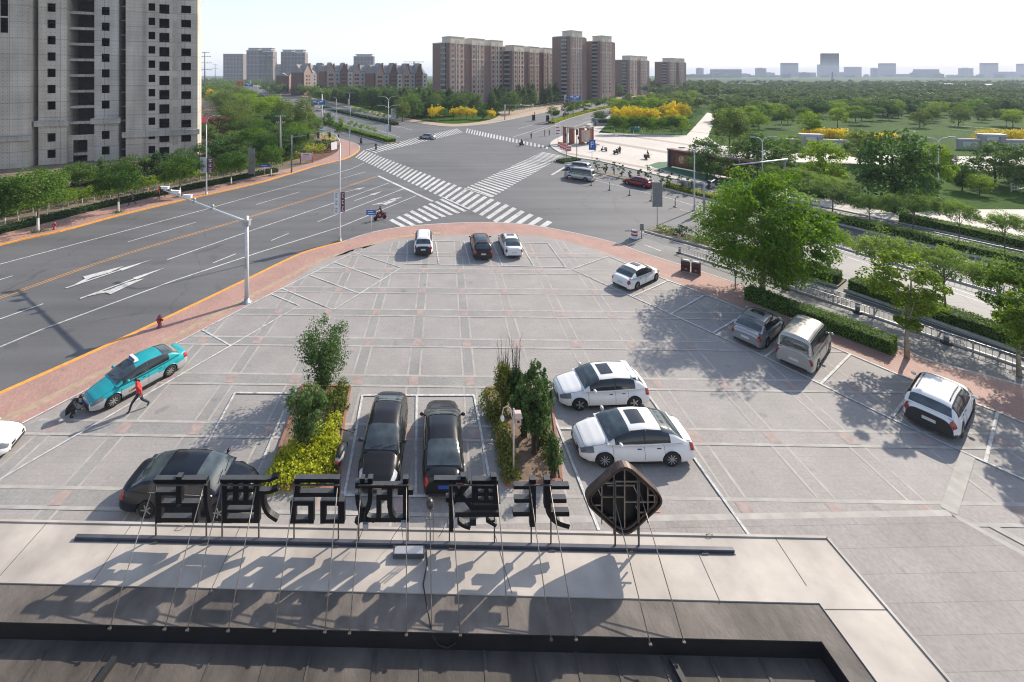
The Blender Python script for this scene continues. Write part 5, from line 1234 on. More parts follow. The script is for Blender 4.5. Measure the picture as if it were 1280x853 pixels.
p, h = wheelpair(SEDAN, (838, 581), (755, 582), 'l'); o = make_car('parked_car', 'white saloon with a sunroof, nearest the diamond emblem', 'car', SEDAN, P_white, p, h, pk, glassroof=1, wstyle=1); o.scale = (1.08, 1.08, 1.03)
p, h = wheelpair(SEDAN, (795.5, 362.5), (820, 351), 'r'); make_car('parked_car', 'white coupe-like saloon alone in the right row, before the dark rubbish bins', 'car', SEDAN, P_white, p, h, pk, dark_rim=True, glassroof=1)
make_car('parked_car', 'silver grey saloon under the big plane tree beside the silver van', 'car', SEDAN, P_silver, anchor(SEDAN, 958, 434, 'rr', R(35)), R(35), pk, glassroof=1)
make_car('parked_van', 'silver sand minivan with a dark rear window beside the clipped hedge', 'van', VAN, P_sand, anchor(VAN, 1021, 462.5, 'rr', R(37)), R(37), pk)
make_car('parked_car', 'white crossover with black lower bumper, rightmost in the car park', 'car', SUVC, P_white, anchor(SUVC, 1201, 546, 'rr', R(32)), R(32), pk, cladding=True, rails=True, dark_rim=True)
for S, P, px, py, lab, kw in ((SUV, P_white, 528.5, 321.5, 'white off-road car seen from behind, leftmost of three in the far row', dict(cladding=True, rails=True)), (LIFTB, P_maroon, 604, 326.5, 'black maroon liftback in the middle of the far row', dict(glassroof=2)), (SEDAN, P_white, 642.5, 324, 'white saloon seen from behind, rightmost of three in the far row', dict(glassroof=1))):
    g = G(px, py); make_car('parked_car', lab, 'car', S, P, (g.x+.02, g.y-S.xr, 0), R(90.5), pk, **kw)
g = RZ(534, 174.5); make_car('driving_car', 'small silver car driving over the far zebra crossing', 'car', SEDAN, P_silver, (g.x, g.y+1, ROADZ), R(150), rd)
g = RZ(727, 226); make_car('driving_van', 'silver sand minibus waiting at the crossing in front of a silver people carrier', 'van', VAN, P_sand, (g.x, g.y+1, ROADZ), R(139), rd)
g = RZ(723, 214); make_car('driving_car', 'silver people carrier half hidden by the minibus at the crossing', 'car', MPV, P_steel, (g.x, g.y+.4, ROADZ), R(141), rd)
g = RZ(801, 234); make_car('driving_car', 'dark red hatchback on the right hand road beside the shrub strip', 'car', HATCH, P_red, (g.x, g.y+.8, ROADZ), R(128), rd)
for px, py, P, hd, lab in ((708, 144.5, P_black, 55, 'black car far up the right hand road behind the round median tree'), (733, 138.5, P_navy, 55, 'dark car furthest away on the right hand road'), (284, 107, P_white, 118, 'white car far up the left hand avenue'), (290, 108.5, P_silver, 118, 'grey car following the white one far up the left hand avenue'), (398, 139, P_sand, 118, 'pale car beyond the blue road sign on the left hand avenue')):
    g = RZ(px, py); make_car('driving_car', lab, 'car', SEDAN, P, (g.x, g.y, ROADZ), R(hd), rd)
# ================================================================ trees, hedges and shrubs
import numpy as np
L_street = leafmat('leaf_street', (0.039, 0.093, 0.018), (0.110, 0.186, 0.037), 0.35, 0.9)
L_plane = leafmat('leaf_plane', (0.078, 0.159, 0.015), (0.235, 0.336, 0.043), 0.42, 0.7)
L_young = leafmat('leaf_young_plane', (0.053, 0.108, 0.010), (0.160, 0.228, 0.029), 0.35, 1.2)
L_fine = leafmat('leaf_fine', (0.122, 0.197, 0.056), (0.235, 0.309, 0.103), 0.35, 0.8)
L_bright = leafmat('leaf_bright', (0.114, 0.200, 0.021), (0.243, 0.322, 0.043), 0.35, 0.8)
L_dark = leafmat('leaf_dark', (0.030, 0.075, 0.025), (0.078, 0.143, 0.046), 0.25, 0.6)
L_mid = leafmat('leaf_mid', (0.058, 0.119, 0.039), (0.142, 0.200, 0.066), 0.3, 0.35)
L_willow = leafmat('leaf_willow', (0.079, 0.120, 0.032), (0.165, 0.209, 0.065), 0.3, 0.3)
L_poplar = leafmat('leaf_poplar', (0.045, 0.084, 0.043), (0.102, 0.139, 0.073), 0.3, 0.25)
L_yellow = leafmat('leaf_yellow', (0.46, 0.36, 0.02), (0.80, 0.60, 0.035), 0.25, 0.6, c3=(0.30, 0.33, 0.03))
L_lime = leafmat('leaf_lime', (0.16, 0.22, 0.018), (0.40, 0.42, 0.03), 0.3, 1.6)
L_brown = leafmat('leaf_brown', (0.075, 0.050, 0.035), (0.150, 0.100, 0.065), 0.2, 0.5)
L_shrub = leafmat('leaf_shrub', (0.036, 0.081, 0.026), (0.106, 0.171, 0.057), 0.25, 2.0)
L_shrub2 = leafmat('leaf_shrub_olive', (0.086, 0.118, 0.028), (0.234, 0.250, 0.047), 0.25, 2.0)
M_bark = mat('bark', (0.13, 0.105, 0.08), 0.9, var=0.25, vscale=6, bump=0.5, bscale=18)
M_barkd = mat('dark_bark', (0.06, 0.05, 0.042), 0.9, var=0.25, vscale=6)
M_barkp = mat('plane_bark', (0.32, 0.27, 0.21), 0.9, var=0.3, vscale=5)
M_lime = mat('white_lime_wash', (0.62, 0.61, 0.58), 0.9, var=0.1, vscale=8)
M_hcore = mat('hedge_core', (0.018, 0.034, 0.010), 0.95)
def leaves(rng, cen, nrm, size, aspect=0.55, jit=0.9):
    """one small folded leaf per centre: arrays (N,3) -> verts, faces"""
    N = len(cen); d_ = nrm+rng.normal(0, jit, (N, 3)); d_ /= np.linalg.norm(d_, axis=1)[:, None]+1e-9
    a = rng.normal(0, 1, (N, 3)); a -= d_*np.sum(a*d_, 1)[:, None]; a /= np.linalg.norm(a, axis=1)[:, None]+1e-9; b = np.cross(d_, a)
    s = (size*rng.uniform(.65, 1.25, N))[:, None]
    v = np.stack([cen-a*s*.5, cen+b*s*aspect*.5+d_*s*.08, cen+a*s*.5, cen-b*s*aspect*.5+d_*s*.08], 1).reshape(-1, 3)
    return v
def quadmesh(name, v, m, bfaces=None):
    me = bpy.data.meshes.new(name); n = len(v)//4
    me.vertices.add(len(v)); me.vertices.foreach_set('co', v.astype(np.float32).ravel())
    me.loops.add(4*n); me.loops.foreach_set('vertex_index', np.arange(4*n, dtype=np.int32))
    me.polygons.add(n); me.polygons.foreach_set('loop_start', np.arange(0, 4*n, 4, dtype=np.int32)); me.polygons.foreach_set('loop_total', np.full(n, 4, dtype=np.int32))
    me.materials.append(m); me.update(calc_edges=True); return me
def clumps_in(rng, n, shape):
    out = []
    while len(out) < n:
        p = rng.uniform(-1, 1, 3); r = np.linalg.norm(p)
        if r > 1 or r < .28: continue
        if shape == 'dome' and p[2] < -.62: continue
        if shape == 'full' and p[2] < -.85: continue
        if shape == 'flat': p[2] = abs(p[2])*(.9)-(p[0]**2+p[1]**2)*.5+rng.normal(0, .12)
        if shape == 'cone': p[2] = p[2]; f = 1-.75*(p[2]*.5+.5)**1.5; p[0] *= f; p[1] *= f
        if shape == 'column': f = (.75+.25*math.cos(p[2]*2.2)); p[0] *= f; p[1] *= f
        if shape == 'fan': f = .35+.65*(p[2]*.5+.5)**.8; p[0] *= f; p[1] *= f
        if rng.uniform() < .16: p = p*rng.uniform(1.05, 1.22)
        out.append(p)
    return np.array(out)
def crown(name, seed, rx, rz, zc, ncl, nl, leaf, m, shape='dome', crs=.30, stretch=1.0, yellow=None):
    rng = np.random.default_rng(seed); C = clumps_in(rng, ncl, shape)
    P = C*np.array([rx, rx, rz]); per = nl//ncl; cen = []; nr = []
    for c in P:
        r = rx*crs*rng.uniform(.45, 1.4); q = rng.normal(0, 1, (per, 3)); q /= np.linalg.norm(q, axis=1)[:, None]+1e-9
        rad = rng.uniform(.35, 1, per)**.6; cen.append(c+q*rad[:, None]*r*np.array([1, 1, .62*stretch])); nr.append(q+np.array([0, 0, .6]))
    cen = np.concatenate(cen); nr = np.concatenate(nr)
    k = rng.uniform(0, 1, len(cen)) < np.clip(1.25-.35*np.abs(cen[:, 2]/rz), .3, 1); cen = cen[k]; nr = nr[k]
    v = leaves(rng, cen, nr, leaf); v[:, 2] += zc
    return quadmesh(name, v, m), P+np.array([0, 0, zc])
def trunkmesh(seed, h0, r0, tips, top, m, lime=0.0, nlimb=9, multi=1):
    rnd = random.Random(seed); mb = MB()
    for k in range(multi):
        bx, by = (0, 0) if multi == 1 else (rnd.uniform(-.18, .18), rnd.uniform(-.18, .18))
        lx, ly = rnd.uniform(-.10, .10)*h0, rnd.uniform(-.10, .10)*h0
        pts = [(bx, by, -.1)]; rs = [r0*1.25]
        if lime > 0: pts += [(bx, by, lime*.5), (bx, by, lime)]; rs += [r0*1.05, r0]
        n = 4
        for i in range(1, n+1):
            t = i/n; z = lime+(top-lime)*t; pts.append((bx+lx*t*t+rnd.uniform(-.06, .06), by+ly*t*t+rnd.uniform(-.06, .06), z)); rs.append(r0*(1-.75*t))
        start = len(mb.f); mb.cur = 0; mb.tube(pts, rs, 7)
        if lime > 0:
            for i in range(start, len(mb.f)):
                if max(mb.v[j][2] for j in mb.f[i]) <= lime+.01: mb.m[i] = 1
        mb.cur = 0
        L = list(tips); rnd.shuffle(L)
        for c in L[:nlimb]:
            z0 = lerp(h0, top*.9, rnd.uniform(0, .7)); t = (z0-lime)/(top-lime+.001); a = Vector((bx+lx*t*t, by+ly*t*t, z0)); b = Vector(c); b = a+(b-a)*.92
            mid = (a+b)/2+Vector((0, 0, .12*(b-a).length)); mb.tube([a, mid, b], [r0*.42, r0*.25, r0*.07], 5)
    return mb.mesh('trunk', m, M_lime)
TREES = {}
def tree_kind(kind, seed):
    """one tree (crown + trunk meshes) of a kind; sizes in metres for a scale of 1"""
    k = (kind, seed)
    if k in TREES: return TREES[k]
    A = dict(street=(2.3, 1.75, 3.4, 56, 7600, .20, L_street, 'dome', .36, M_bark, 2.1, .10, 1.15, 8), plane=(4.3, 4.25, 4.95, 180, 42000, .215, L_plane, 'full', .25, M_barkp, 2.2, .20, 0, 16),
             young=(2.15, 2.1, 3.9, 46, 5600, .20, L_young, 'fan', .25, M_barkp, 2.0, .11, 0, 12), umbrella=(2.3, 1.0, 3.3, 50, 7400, .135, L_fine, 'flat', .26, M_bark, 1.7, .075, .0, 11),
             broad=(3.0, 2.9, 3.9, 60, 5200, .32, L_mid, 'full', .33, M_barkd, 1.9, .14, 0, 7), darkb=(2.7, 2.6, 3.4, 54, 4400, .32, L_dark, 'full', .34, M_barkd, 1.6, .12, 0, 6),
             willow=(3.0, 3.6, 4.7, 64, 5200, .32, L_willow, 'full', .28, M_barkd, 2.2, .14, 0, 7), poplar=(2.1, 5.2, 5.9, 54, 3200, .38, L_poplar, 'cone', .34, M_bark, 1.6, .11, 0, 3),
             yellow=(2.5, 2.0, 3.5, 44, 3200, .32, L_yellow, 'full', .34, M_barkd, 2.0, .11, 0, 7), ball=(2.5, 1.9, 3.7, 40, 3400, .26, L_street, 'dome', .36, M_bark, 2.2, .10, .0, 6),
             sapling=(.75, .5, 1.55, 16, 620, .14, L_bright, 'dome', .38, M_bark, 1.0, .035, .75, 4), mid2=(2.8, 2.6, 3.8, 56, 4800, .30, L_bright, 'full', .31, M_barkd, 1.7, .12, 0, 7))
    rx, rz, zc, ncl, nl, lf, m, sh, crs, bm, h0, r0, lime, nlimb = A[kind]
    st = {'poplar': 2.2, 'willow': 2.0}.get(kind, 1.0)
    me, tips = crown('crown', seed*17+len(kind), rx, rz, zc, ncl, nl, lf, m, sh, crs, st)
    tr = trunkmesh(seed, h0, r0, [tuple(q) for q in tips], zc+rz*.35, bm, lime, nlimb)
    TREES[k] = (me, tr, zc+rz); return TREES[k]
trnd = random.Random(7)
def tree(kind, label, base, H=None, wid=None, group=None, name=None, nseed=3, cat='tree', seed=None):
    me, tr, h = tree_kind(kind, seed if seed is not None else trnd.randrange(nseed)); s = (H/h) if H else 1.0; w = wid if wid else s
    t = thing(name or 'tree', label, cat, base, trnd.uniform(0, 6.28), group); t.scale = (w, w, s)
    place('crown', me, t); place('trunk', tr, t); return t
def tpx(kind, label, bx, by, ty, wpx=None, group=None, name=None, rx=None, **k):
    """tree standing at picture point (bx, by) whose top is seen at ty and whose crown is wpx wide"""
    b = G(bx, by); H = HGT(by, ty); me, tr, h = tree_kind(kind, 0)
    r0 = dict(street=2.3, plane=4.5, young=2.15, umbrella=2.3, broad=2.9, darkb=2.6, willow=3.0, poplar=1.9, yellow=2.5, ball=2.5, sapling=.75, mid2=2.7)[kind]
    w = None if not wpx else (wpx*b.y/FL/2)/(r0*1.12)
    return tree(kind, label, b, H, w, group, name, **k)
# ---- pavement trees on the left, trunks limed white
gs = 'lime-washed pavement trees of the left road'
for i, (bx, by, ty, wp, lab) in enumerate(((47.5, 290, 212, 72, 'round street tree with a lime-washed trunk beside the far fire hydrant'), (148, 265.5, 207, 52, 'round street tree with a lime-washed trunk in front of the white hoarding gap'),
        (225, 246, 196, 48, 'bright round street tree with a lime-washed trunk just left of the tall lamp post'), (289, 231, 190, 40, 'round street tree with a lime-washed trunk right of the tall lamp post'), (339, 220, 183, 36, 'street tree with a lime-washed trunk beside the small blue sign'), (-28, 305, 225, 70, 'street tree cut off by the left edge of the picture'))):
    tpx('street', lab, bx, by, ty, wp, gs, 'street_tree', seed=i % 3)
    if i < 5:
        mb = MB(); rng = np.random.default_rng(i); c = rng.normal(0, .38, (260, 3)); c[:, 2] = np.abs(c[:, 2])*.25; o = place('grass_tuft', quadmesh('grass_tuft', leaves(rng, c, np.array([0, 0, .3]), .16, .3), L_dark)); b = G(bx, by); o.location = b
        tag(o, 'patch of grass round the foot of %s' % lab.replace('round street tree with a lime-washed trunk', 'the limed tree').replace('bright the', 'the'), 'grass patch', 'grass patches under the pavement trees'); o['label'] = 'green grass patch at the foot of the limed tree %s' % ('beside the far fire hydrant', 'in front of the hoarding gap', 'just left of the tall lamp', 'right of the tall lamp', 'beside the small blue sign')[i]
for i, (bx, by, ty, wp, kd, lab) in enumerate(((12, 268, 219, 64, 'darkb', 'dark green tree by the left edge at the foot of the concrete tower wing'), (95, 246, 205, 44, 'street', 'leafy green tree below the entrance bay of the concrete tower'), (165, 234, 194, 40, 'broad', 'green tree before the slot between tower sections'),
        (196, 228, 189, 32, 'darkb', 'dark tree in front of the small windows of the tower'), (224, 222, 186, 34, 'broad', 'green tree before the right windows of the tower'), (249, 214, 181, 26, 'darkb', 'dark tree at the right corner of the concrete tower'), (127, 240, 199, 30, 'darkb', 'dark leafy tree between entrance bay and white hoarding'), (60, 255, 214, 40, 'broad', 'green tree under the first row of square tower windows'))):
    tpx(kd, lab, bx, by, ty, wp, 'trees at the foot of the concrete tower')
# saplings in two rows behind the clipped hedge
for row, (x0, y0, x1, y1, n) in enumerate(((6, 281, 332, 214.5, 26), (0, 275, 326, 211, 22))):
    A, B = G(x0, y0), G(x1, y1)
    for k in range(n):
        f = (k+trnd.uniform(-.15, .15))/n; p = A.lerp(B, f); tree('sapling', 'knee-thin sapling with a limed stem and small bright crown behind the low hedge' if row == 0 else 'bright little sapling in the back row along the brown soil strip', p, trnd.uniform(1.9, 2.5), trnd.uniform(.9, 1.3), 'saplings in rows along the left pavement', 'sapling', cat='sapling')
def hedge(label, px, w, h, leafm, dens=110, leaf=.13, name='hedge', group=None, z=0.0, cat='hedge', world=None, lump=.06):
    pts = smooth_line([G(*p, z) for p in px] if world is None else world, 4); rng = np.random.default_rng(len(label)*7); o0 = pts[0]
    t = thing(name, label, cat, (o0[0], o0[1], z), 0, group)
    a, b = offset_line(pts, -w/2+.06), offset_line(pts, w/2-.06); mb = MB()
    rel = lambda p: (p[0]-o0[0], p[1]-o0[1])
    for i in range(len(pts)-1):
        q = [rel(a[i]), rel(b[i]), rel(b[i+1]), rel(a[i+1])]; mb.hexa([(x, y, 0) for x, y in q], [(x, y, h-.07) for x, y in q])
    mb.build('core', M_hcore, t)
    cen = []; nr = []
    for i in range(len(pts)-1):
        p, q = Vector(pts[i]), Vector(pts[i+1]); L = (q-p).length; d_ = (q-p).normalized(); s = Vector((d_.y, -d_.x)); n = int(L*(w+2*h)*dens)
        for _ in range(n):
            u = rng.uniform(0, L); r = rng.uniform(0, w+2*h); lum = lump*math.sin(u*2.1+i)+rng.normal(0, .035)
            if r < w: off, zz, nn = r-w/2, h+lum, (0, 0, 1)
            elif r < w+h: off, zz, nn = -w/2-lum*.5, r-w, (-s.x, -s.y, .2)
            else: off, zz, nn = w/2+lum*.5, r-w-h, (s.x, s.y, .2)
            c = p+d_*u+s*off; cen.append((c.x-o0[0], c.y-o0[1], zz)); nr.append(nn)
    for e, sg in ((0, -1), (len(pts)-1, 1)):
        j = min(e, len(pts)-2); p = Vector(pts[e]); d_ = (Vector(pts[j+1])-Vector(pts[j])).normalized(); s = Vector((d_.y, -d_.x))
        for _ in range(int(w*h*dens*1.2)):
            c = p+s*rng.uniform(-w/2, w/2)+d_*sg*rng.normal(0, .03); cen.append((c.x-o0[0], c.y-o0[1], rng.uniform(0, h))); nr.append((d_.x*sg, d_.y*sg, .2))
    place('foliage', quadmesh('foliage', leaves(rng, np.array(cen), np.array(nr), leaf, jit=.7), leafm), t); return t
L_hedge = leafmat('leaf_hedge', (0.062, 0.136, 0.021), (0.198, 0.312, 0.046), 0.25, 2.5)
L_hedged = leafmat('leaf_hedge_dark', (0.021, 0.055, 0.016), (0.055, 0.104, 0.029), 0.2, 1.5)
hedge('low dark clipped hedge along the left pavement under the limed trees', [(-40, 300), (0, 290.5), (75, 272), (140, 256), (210, 241.5), (250, 234), (320, 219.5), (345, 214.5)], 1.5, .55, L_hedged, 60, .2)
hedge('yellow green clipped hedge behind the red framed notice board', [(354, 201), (376, 197)], 1.6, 1.0, L_lime, 40, .25)
hedge('thick clipped hedge at the foot of the big plane tree beside the parked van', [(935, 372), (985, 391), (1050, 415), (1118, 441)], 1.25, .85, L_hedge, 300, .105)
hedge('clipped hedge on the short median piece behind the big plane tree', [(915, 313), (975, 331), (1050, 352.5)], 1.5, .75, L_hedge, 180, .12, group='median hedges of the right hand road')
hedge('long clipped hedge on the near median running off the right edge', [(1066, 360), (1130, 382), (1200, 406), (1280, 433), (1400, 478)], 1.5, .8, L_hedge, 200, .12, group='median hedges of the right hand road')
hedge('clipped hedge on the far median before the umbrella trees', [(905, 250), (940, 256.5), (1011, 269), (1140, 299), (1280, 331), (1400, 359)], 1.6, .8, L_hedge, 90, .17, group='median hedges of the right hand road')
hedge('clipped hedge along the far pavement at the right edge', [(1126, 276), (1200, 291), (1280, 309), (1400, 334)], 1.7, .85, L_hedge, 90, .17, group='median hedges of the right hand road')
hedge('low yellow green planting at the kerb in front of the row of young shrubs', [(832, 233), (850, 237), (882, 245.5), (905, 250)], 1.5, .45, L_lime, 70, .2)
hedge('low hedge along the near median of the left avenue', [(490, 178), (477, 174.3), (437, 163.5), (400, 151), (365, 139)], 2.2, .8, L_hedge, 22, .4)
hedge('dark low hedge on the second median of the left avenue', [(494, 156.6), (482, 153.5), (435, 143), (404, 135)], 2.4, .8, L_hedged, 20, .42)
hedge('yellow green low hedge on the median of the far right hand road', [(689, 154.6), (710, 147), (740, 139), (790, 128)], 2.4, .6, L_lime, 16, .45)
hedge('small clump of ground cover at the tip of the planted strip by the crossing', [(700, 203), (712, 201), (722, 200)], 2.0, .35, L_hedged, 50, .25)
def bush(label, base, r, h, leafm, n=700, leaf=.15, name='bush', group=None, cat='bush', ncl=22):
    me, tips = crown('foliage', int(abs(base[0])*13+abs(base[1])*7), r, h*.5, h*.5, ncl, n, leaf, leafm, 'dome', .36)
    t = thing(name, label, cat, base, 0, group); place('foliage', me, t); mb = MB(); rnd = random.Random(n)
    for q in tips[:6]: mb.tube([(0, 0, -.05), (q[0]*.4, q[1]*.4, q[2]*.55), tuple(q)], [.035, .025, .01], 5)
    mb.build('stem', M_barkd, t); return t
bush('round dark evergreen bush among the site huts left of the limed trees', G(106, 243), 2.4, 2.2, L_dark, 1600, .25)
bush('dark clipped ball bush with a yellow cap in the corner garden', G(407, 187), 2.6, 2.4, L_hedged, 1200, .3); bush('bright yellow clipped bush in the corner garden', G(393, 190), 2.3, 1.8, L_lime, 900, .3); bush('small yellow bush on the corner garden behind the dark ball bush', G(411, 180), 1.9, 2.6, L_lime, 600, .3)
bush('leafy green bush at the kerb tip of the near median by the grey sign board', G(833, 291), .8, .7, L_lime, 500, .14); bush('round dark green bush on the near median next to the lamp post', G(853, 296), 1.0, 1.1, L_hedged, 900, .14); bush('bright bush on the near median at the foot of the plane tree shade', G(872, 302), 1.2, .8, L_hedge, 800, .14)
for i, (px, yb, yt, wp) in enumerate(((747.5, 214, 195, 9), (757, 217, 204, 5), (768, 219, 200, 7), (777, 221, 204, 7), (788, 224, 212, 4), (800, 226.5, 208, 5), (811, 229, 206, 9), (826, 232, 211, 7), (837, 235, 214, 7), (851, 238, 218, 7), (862, 241, 220, 8))):
    b = G(px, yb); bush('upright young shrub in the planted strip, %s' % ('nearest the minibus', 'thin one right of the first', 'third from the crossing', 'fourth from the crossing', 'sparse stem above the red hatchback bonnet', 'above the red hatchback', 'widest one right of the red hatchback', 'left of the grey sign board', 'directly behind the grey sign board', 'right of the grey sign board', 'next to the double lamp post')[i], b, wp*b.y/FL/2*1.1, HGT(yb, yt), L_shrub, 260, .24, 'shrub', 'young shrubs in the planted strip', 'shrub', 14)
# ---- the plane trees beside the car park and the umbrella trees of the medians
tpx('plane', 'big leafy plane tree towering over the hedge beside the car park', 953, 366, 219, 146, None, 'plane_tree', seed=0)
tpx('young', 'young plane tree with a bare pale trunk at the end of the clipped hedge', 1134, 447, 316, 104, 'young plane trees by the right pavement', 'plane_tree', seed=1)
tpx('young', 'young plane tree half cut off by the right edge', 1274, 468, 333, 92, 'young plane trees by the right pavement', 'plane_tree', seed=2)
b = G(1318, 520); tree('young', 'young plane tree just outside the right edge that throws its shade into the car park', b, 6.8, 1.15, 'young plane trees by the right pavement', 'plane_tree', seed=0)
gu = 'fine-leaved umbrella trees on the medians'
for bx, by, ty, wp, lab in ((1035, 343, 281, 56, 'pale umbrella tree right behind the big plane tree'), (1104, 374, 293, 64, 'umbrella tree behind the young plane tree crown'), (1181, 398, 309, 86, 'wide umbrella tree on the near median right of the young plane tree'), (1251, 423, 326, 66, 'umbrella tree near the right edge on the near median'),
        (968, 248, 208, 34, 'dense umbrella tree left end of the far pavement row'), (998, 255, 209, 44, 'dark umbrella tree second in the far pavement row'), (1041, 272, 221, 60, 'umbrella tree third in the far pavement row before the dark fence'), (1087, 286, 244, 42, 'low flat umbrella tree fourth in the far pavement row'), (1142, 295, 242, 62, 'bright umbrella tree fifth in the far pavement row'), (1199, 309, 252, 40, 'thin umbrella tree last in the far pavement row'), (1256, 322, 266, 44, 'umbrella tree at the right edge before the far hedge')):
    tpx('umbrella', lab, bx, by, ty, wp, gu, 'umbrella_tree')
# trees behind the right hand road
gp = 'park trees behind the right hand road'
for kd, bx, by, ty, wp, lab in (('broad', 884, 226, 173, 50, 'round tree in front of the dark red display board'), ('broad', 946, 224, 164, 56, 'broad tree right of the display board behind the white boom'), ('mid2', 1031, 243, 179, 54, 'bright tree with gaps before the grey park gate'), ('darkb', 1118, 266, 166, 84, 'largest dark tree of the right hand park edge'),
        ('willow', 912, 189, 135, 44, 'loose willow beside the park path'), ('broad', 1075, 205, 163, 40, 'grey green tree before the yellow flower bed'), ('mid2', 1168, 246, 182, 38, 'green tree by the right double lamp'), ('broad', 1244, 230, 178, 50, 'dark round tree at the right edge beyond the site path'), ('darkb', 1203, 238, 204, 30, 'dark tree between two right hand lamps'), ('broad', 1285, 240, 182, 50, 'tree cut off by the right edge beyond the site path'),
        ('mid2', 985, 205, 170, 34, 'small bright tree at the left end of the grey park gate'), ('mid2', 1012, 172, 139, 26, 'lone lawn tree left of the yellow flower bed')):
    tpx(kd, lab, bx, by, ty, wp, gp, 'park_tree')
tpx('mid2', 'lone pale green tree on the park lawn', 1047, 160, 136, 22, gp, 'park_tree'); tpx('mid2', 'lone pale green lawn tree near the right edge', 1266, 160, 136, 22, gp, 'park_tree')
for k, x in enumerate((768, 780, 792, 803, 815, 827, 840, 852)): tpx('mid2' if k % 3 == 1 else 'street', 'green tree in the front row at the back edge of the pale plaza', x, 168, 145+(k % 3), 18, 'front row behind the pale plaza', 'park_tree')
for x, y, ty in ((772, 159, 134), (783, 158, 133), (795, 158, 134), (806, 157, 135), (817, 157, 136), (834, 152, 127), (845, 151, 126.5), (855, 152, 130), (840, 158, 136)): tpx('yellow', 'yellow flowering tree behind the front row of the pale plaza', x, y, ty, 17, 'yellow flowering trees behind the pale plaza', 'flowering_tree')
for x, y, ty in ((541, 151.5, 131), (549, 150, 130.5), (567, 150, 133), (575, 149.5, 133), (583, 149.5, 134), (591, 149, 134), (614, 149, 136)): tpx('yellow', 'yellow flowering tree on the far corner before the apartment blocks', x, y, ty, 13, 'yellow flowering trees on the far corner', 'flowering_tree')
tpx('ball', 'yellow green ball tree among the yellow trees of the far corner', 555, 151, 136, 13, None, 'ball_tree'); tpx('darkb', 'dark bushy tree between the yellow trees of the far corner', 603, 150, 137, 14, None, 'tree')
tpx('yellow', 'yellow flowering tree alone in the left thicket beside the concrete tower', 263, 128, 112, 12, None, 'flowering_tree')
tpx('darkb', 'dark round tree at the kiosk where the pale plaza meets the far road', 750, 156, 139, 20, None, 'tree')
tpx('willow', 'tall rounded willow behind the traffic signal of the left corner', 382, 172, 121, 30, None, 'willow_tree'); tpx('ball', 'lollipop tree with a dense crown, first behind the willow', 410, 170, 142, 16, 'lollipop trees by the left avenue', 'ball_tree'); tpx('ball', 'smaller lollipop tree right of the dense one by the left avenue', 424, 175, 152, 14, 'lollipop trees by the left avenue', 'ball_tree'); tpx('willow', 'weeping willow beside the pale sign on the far corner', 503, 152, 123, 24, None, 'willow_tree')
for k, (x, y) in enumerate(((427, 161), (438, 164.3), (445, 166.5), (452, 168.5), (460, 170.5), (468, 172.5))): tpx('sapling', 'small ball tree on the near median of the left avenue', x, y, y-13.5, 9, 'ball trees on the left avenue medians', 'ball_tree')
for x, y in ((443, 145.5), (451, 147), (459, 148.8), (466, 150.2), (474, 152), (481, 153.5)): tpx('sapling', 'yellow green ball tree on the second median of the left avenue', x, y, y-11.5, 9, 'ball trees on the second median', 'ball_tree')
for k, (x, y) in enumerate(((691, 153.5), (709, 147.2), (717, 145), (725, 143), (734, 140.8), (745, 138.2), (755, 136), (765, 133.8))): tpx('ball', 'round dense tree on the tip of the right hand median' if k == 0 else 'round tree in the row along the far right hand median', x, y, y-20*(y-CY)/60.5, 19*(y-CY)/60.5, 'round trees on the right hand median', 'ball_tree')

def inside(p, poly):
    c = False; n = len(poly)
    for i in range(n):
        x1, y1 = poly[i]; x2, y2 = poly[(i+1) % n]
        if (y1 > p[1]) != (y2 > p[1]) and p[0] < (x2-x1)*(p[1]-y1)/(y2-y1)+x1: c = not c
    return c
def scatter(px_poly, gap, kinds, labels, hr, group, name, seed, wr=(1.0, 1.3), maxn=200, cat='tree'):
    """separate trees over a piece of ground given by its picture outline, gap metres apart"""
    poly = [tuple(G(*p)[:2]) for p in px_poly]; rnd = random.Random(seed); x0, x1 = min(p[0] for p in poly), max(p[0] for p in poly); y0, y1 = min(p[1] for p in poly), max(p[1] for p in poly)
    P = []; tries = 0
    while len(P) < maxn and tries < 12000:
        tries += 1; q = (rnd.uniform(x0, x1), rnd.uniform(y0, y1))
        if inside(q, poly) and all((q[0]-r[0])**2+(q[1]-r[1])**2 > gap*gap for r in P): P.append(q)
    for q in P:
        i = rnd.randrange(len(kinds)); me, tr, h = tree_kind(kinds[i], 0); H = rnd.uniform(*hr[i] if isinstance(hr[0], (list, tuple)) else hr)
        tree(kinds[i], labels[i], (q[0], q[1], 0), H, H/h*rnd.uniform(*wr), group, name, cat=cat)
    return len(P)
N = []
N.append(scatter([(300, 212), (345, 203), (372, 196), (380, 186), (395, 176), (378, 163), (330, 163), (300, 180), (270, 206)], 4.4, ['street', 'broad', 'darkb'], ['green garden tree behind the left corner beds', 'mid green bushy tree behind the left corner beds', 'dark tree behind the left corner beds'], (4.0, 6.2), 'trees behind the left corner', 'tree', 1))
N.append(scatter([(300, 180), (330, 163), (375, 161), (352, 147), (325, 133), (300, 120), (272, 110), (262, 120), (282, 150)], 6.2, ['willow', 'willow', 'mid2'], ['loose yellow green willow in the thicket beside the left avenue', 'loose yellow green willow in the thicket beside the left avenue', 'bright bushy tree in the thicket beside the left avenue'], (6.0, 8.6), 'willow thicket beside the left avenue', 'tree', 2, cat='thicket tree'))
N.append(scatter([(256, 190), (300, 178), (296, 160), (280, 150), (258, 160)], 4.5, ['darkb', 'broad'], ['dark bushy tree beside the brown scrub', 'green bushy tree beside the brown scrub'], (3.4, 4.8), 'trees beside the brown scrub', 'tree', 31, maxn=14))
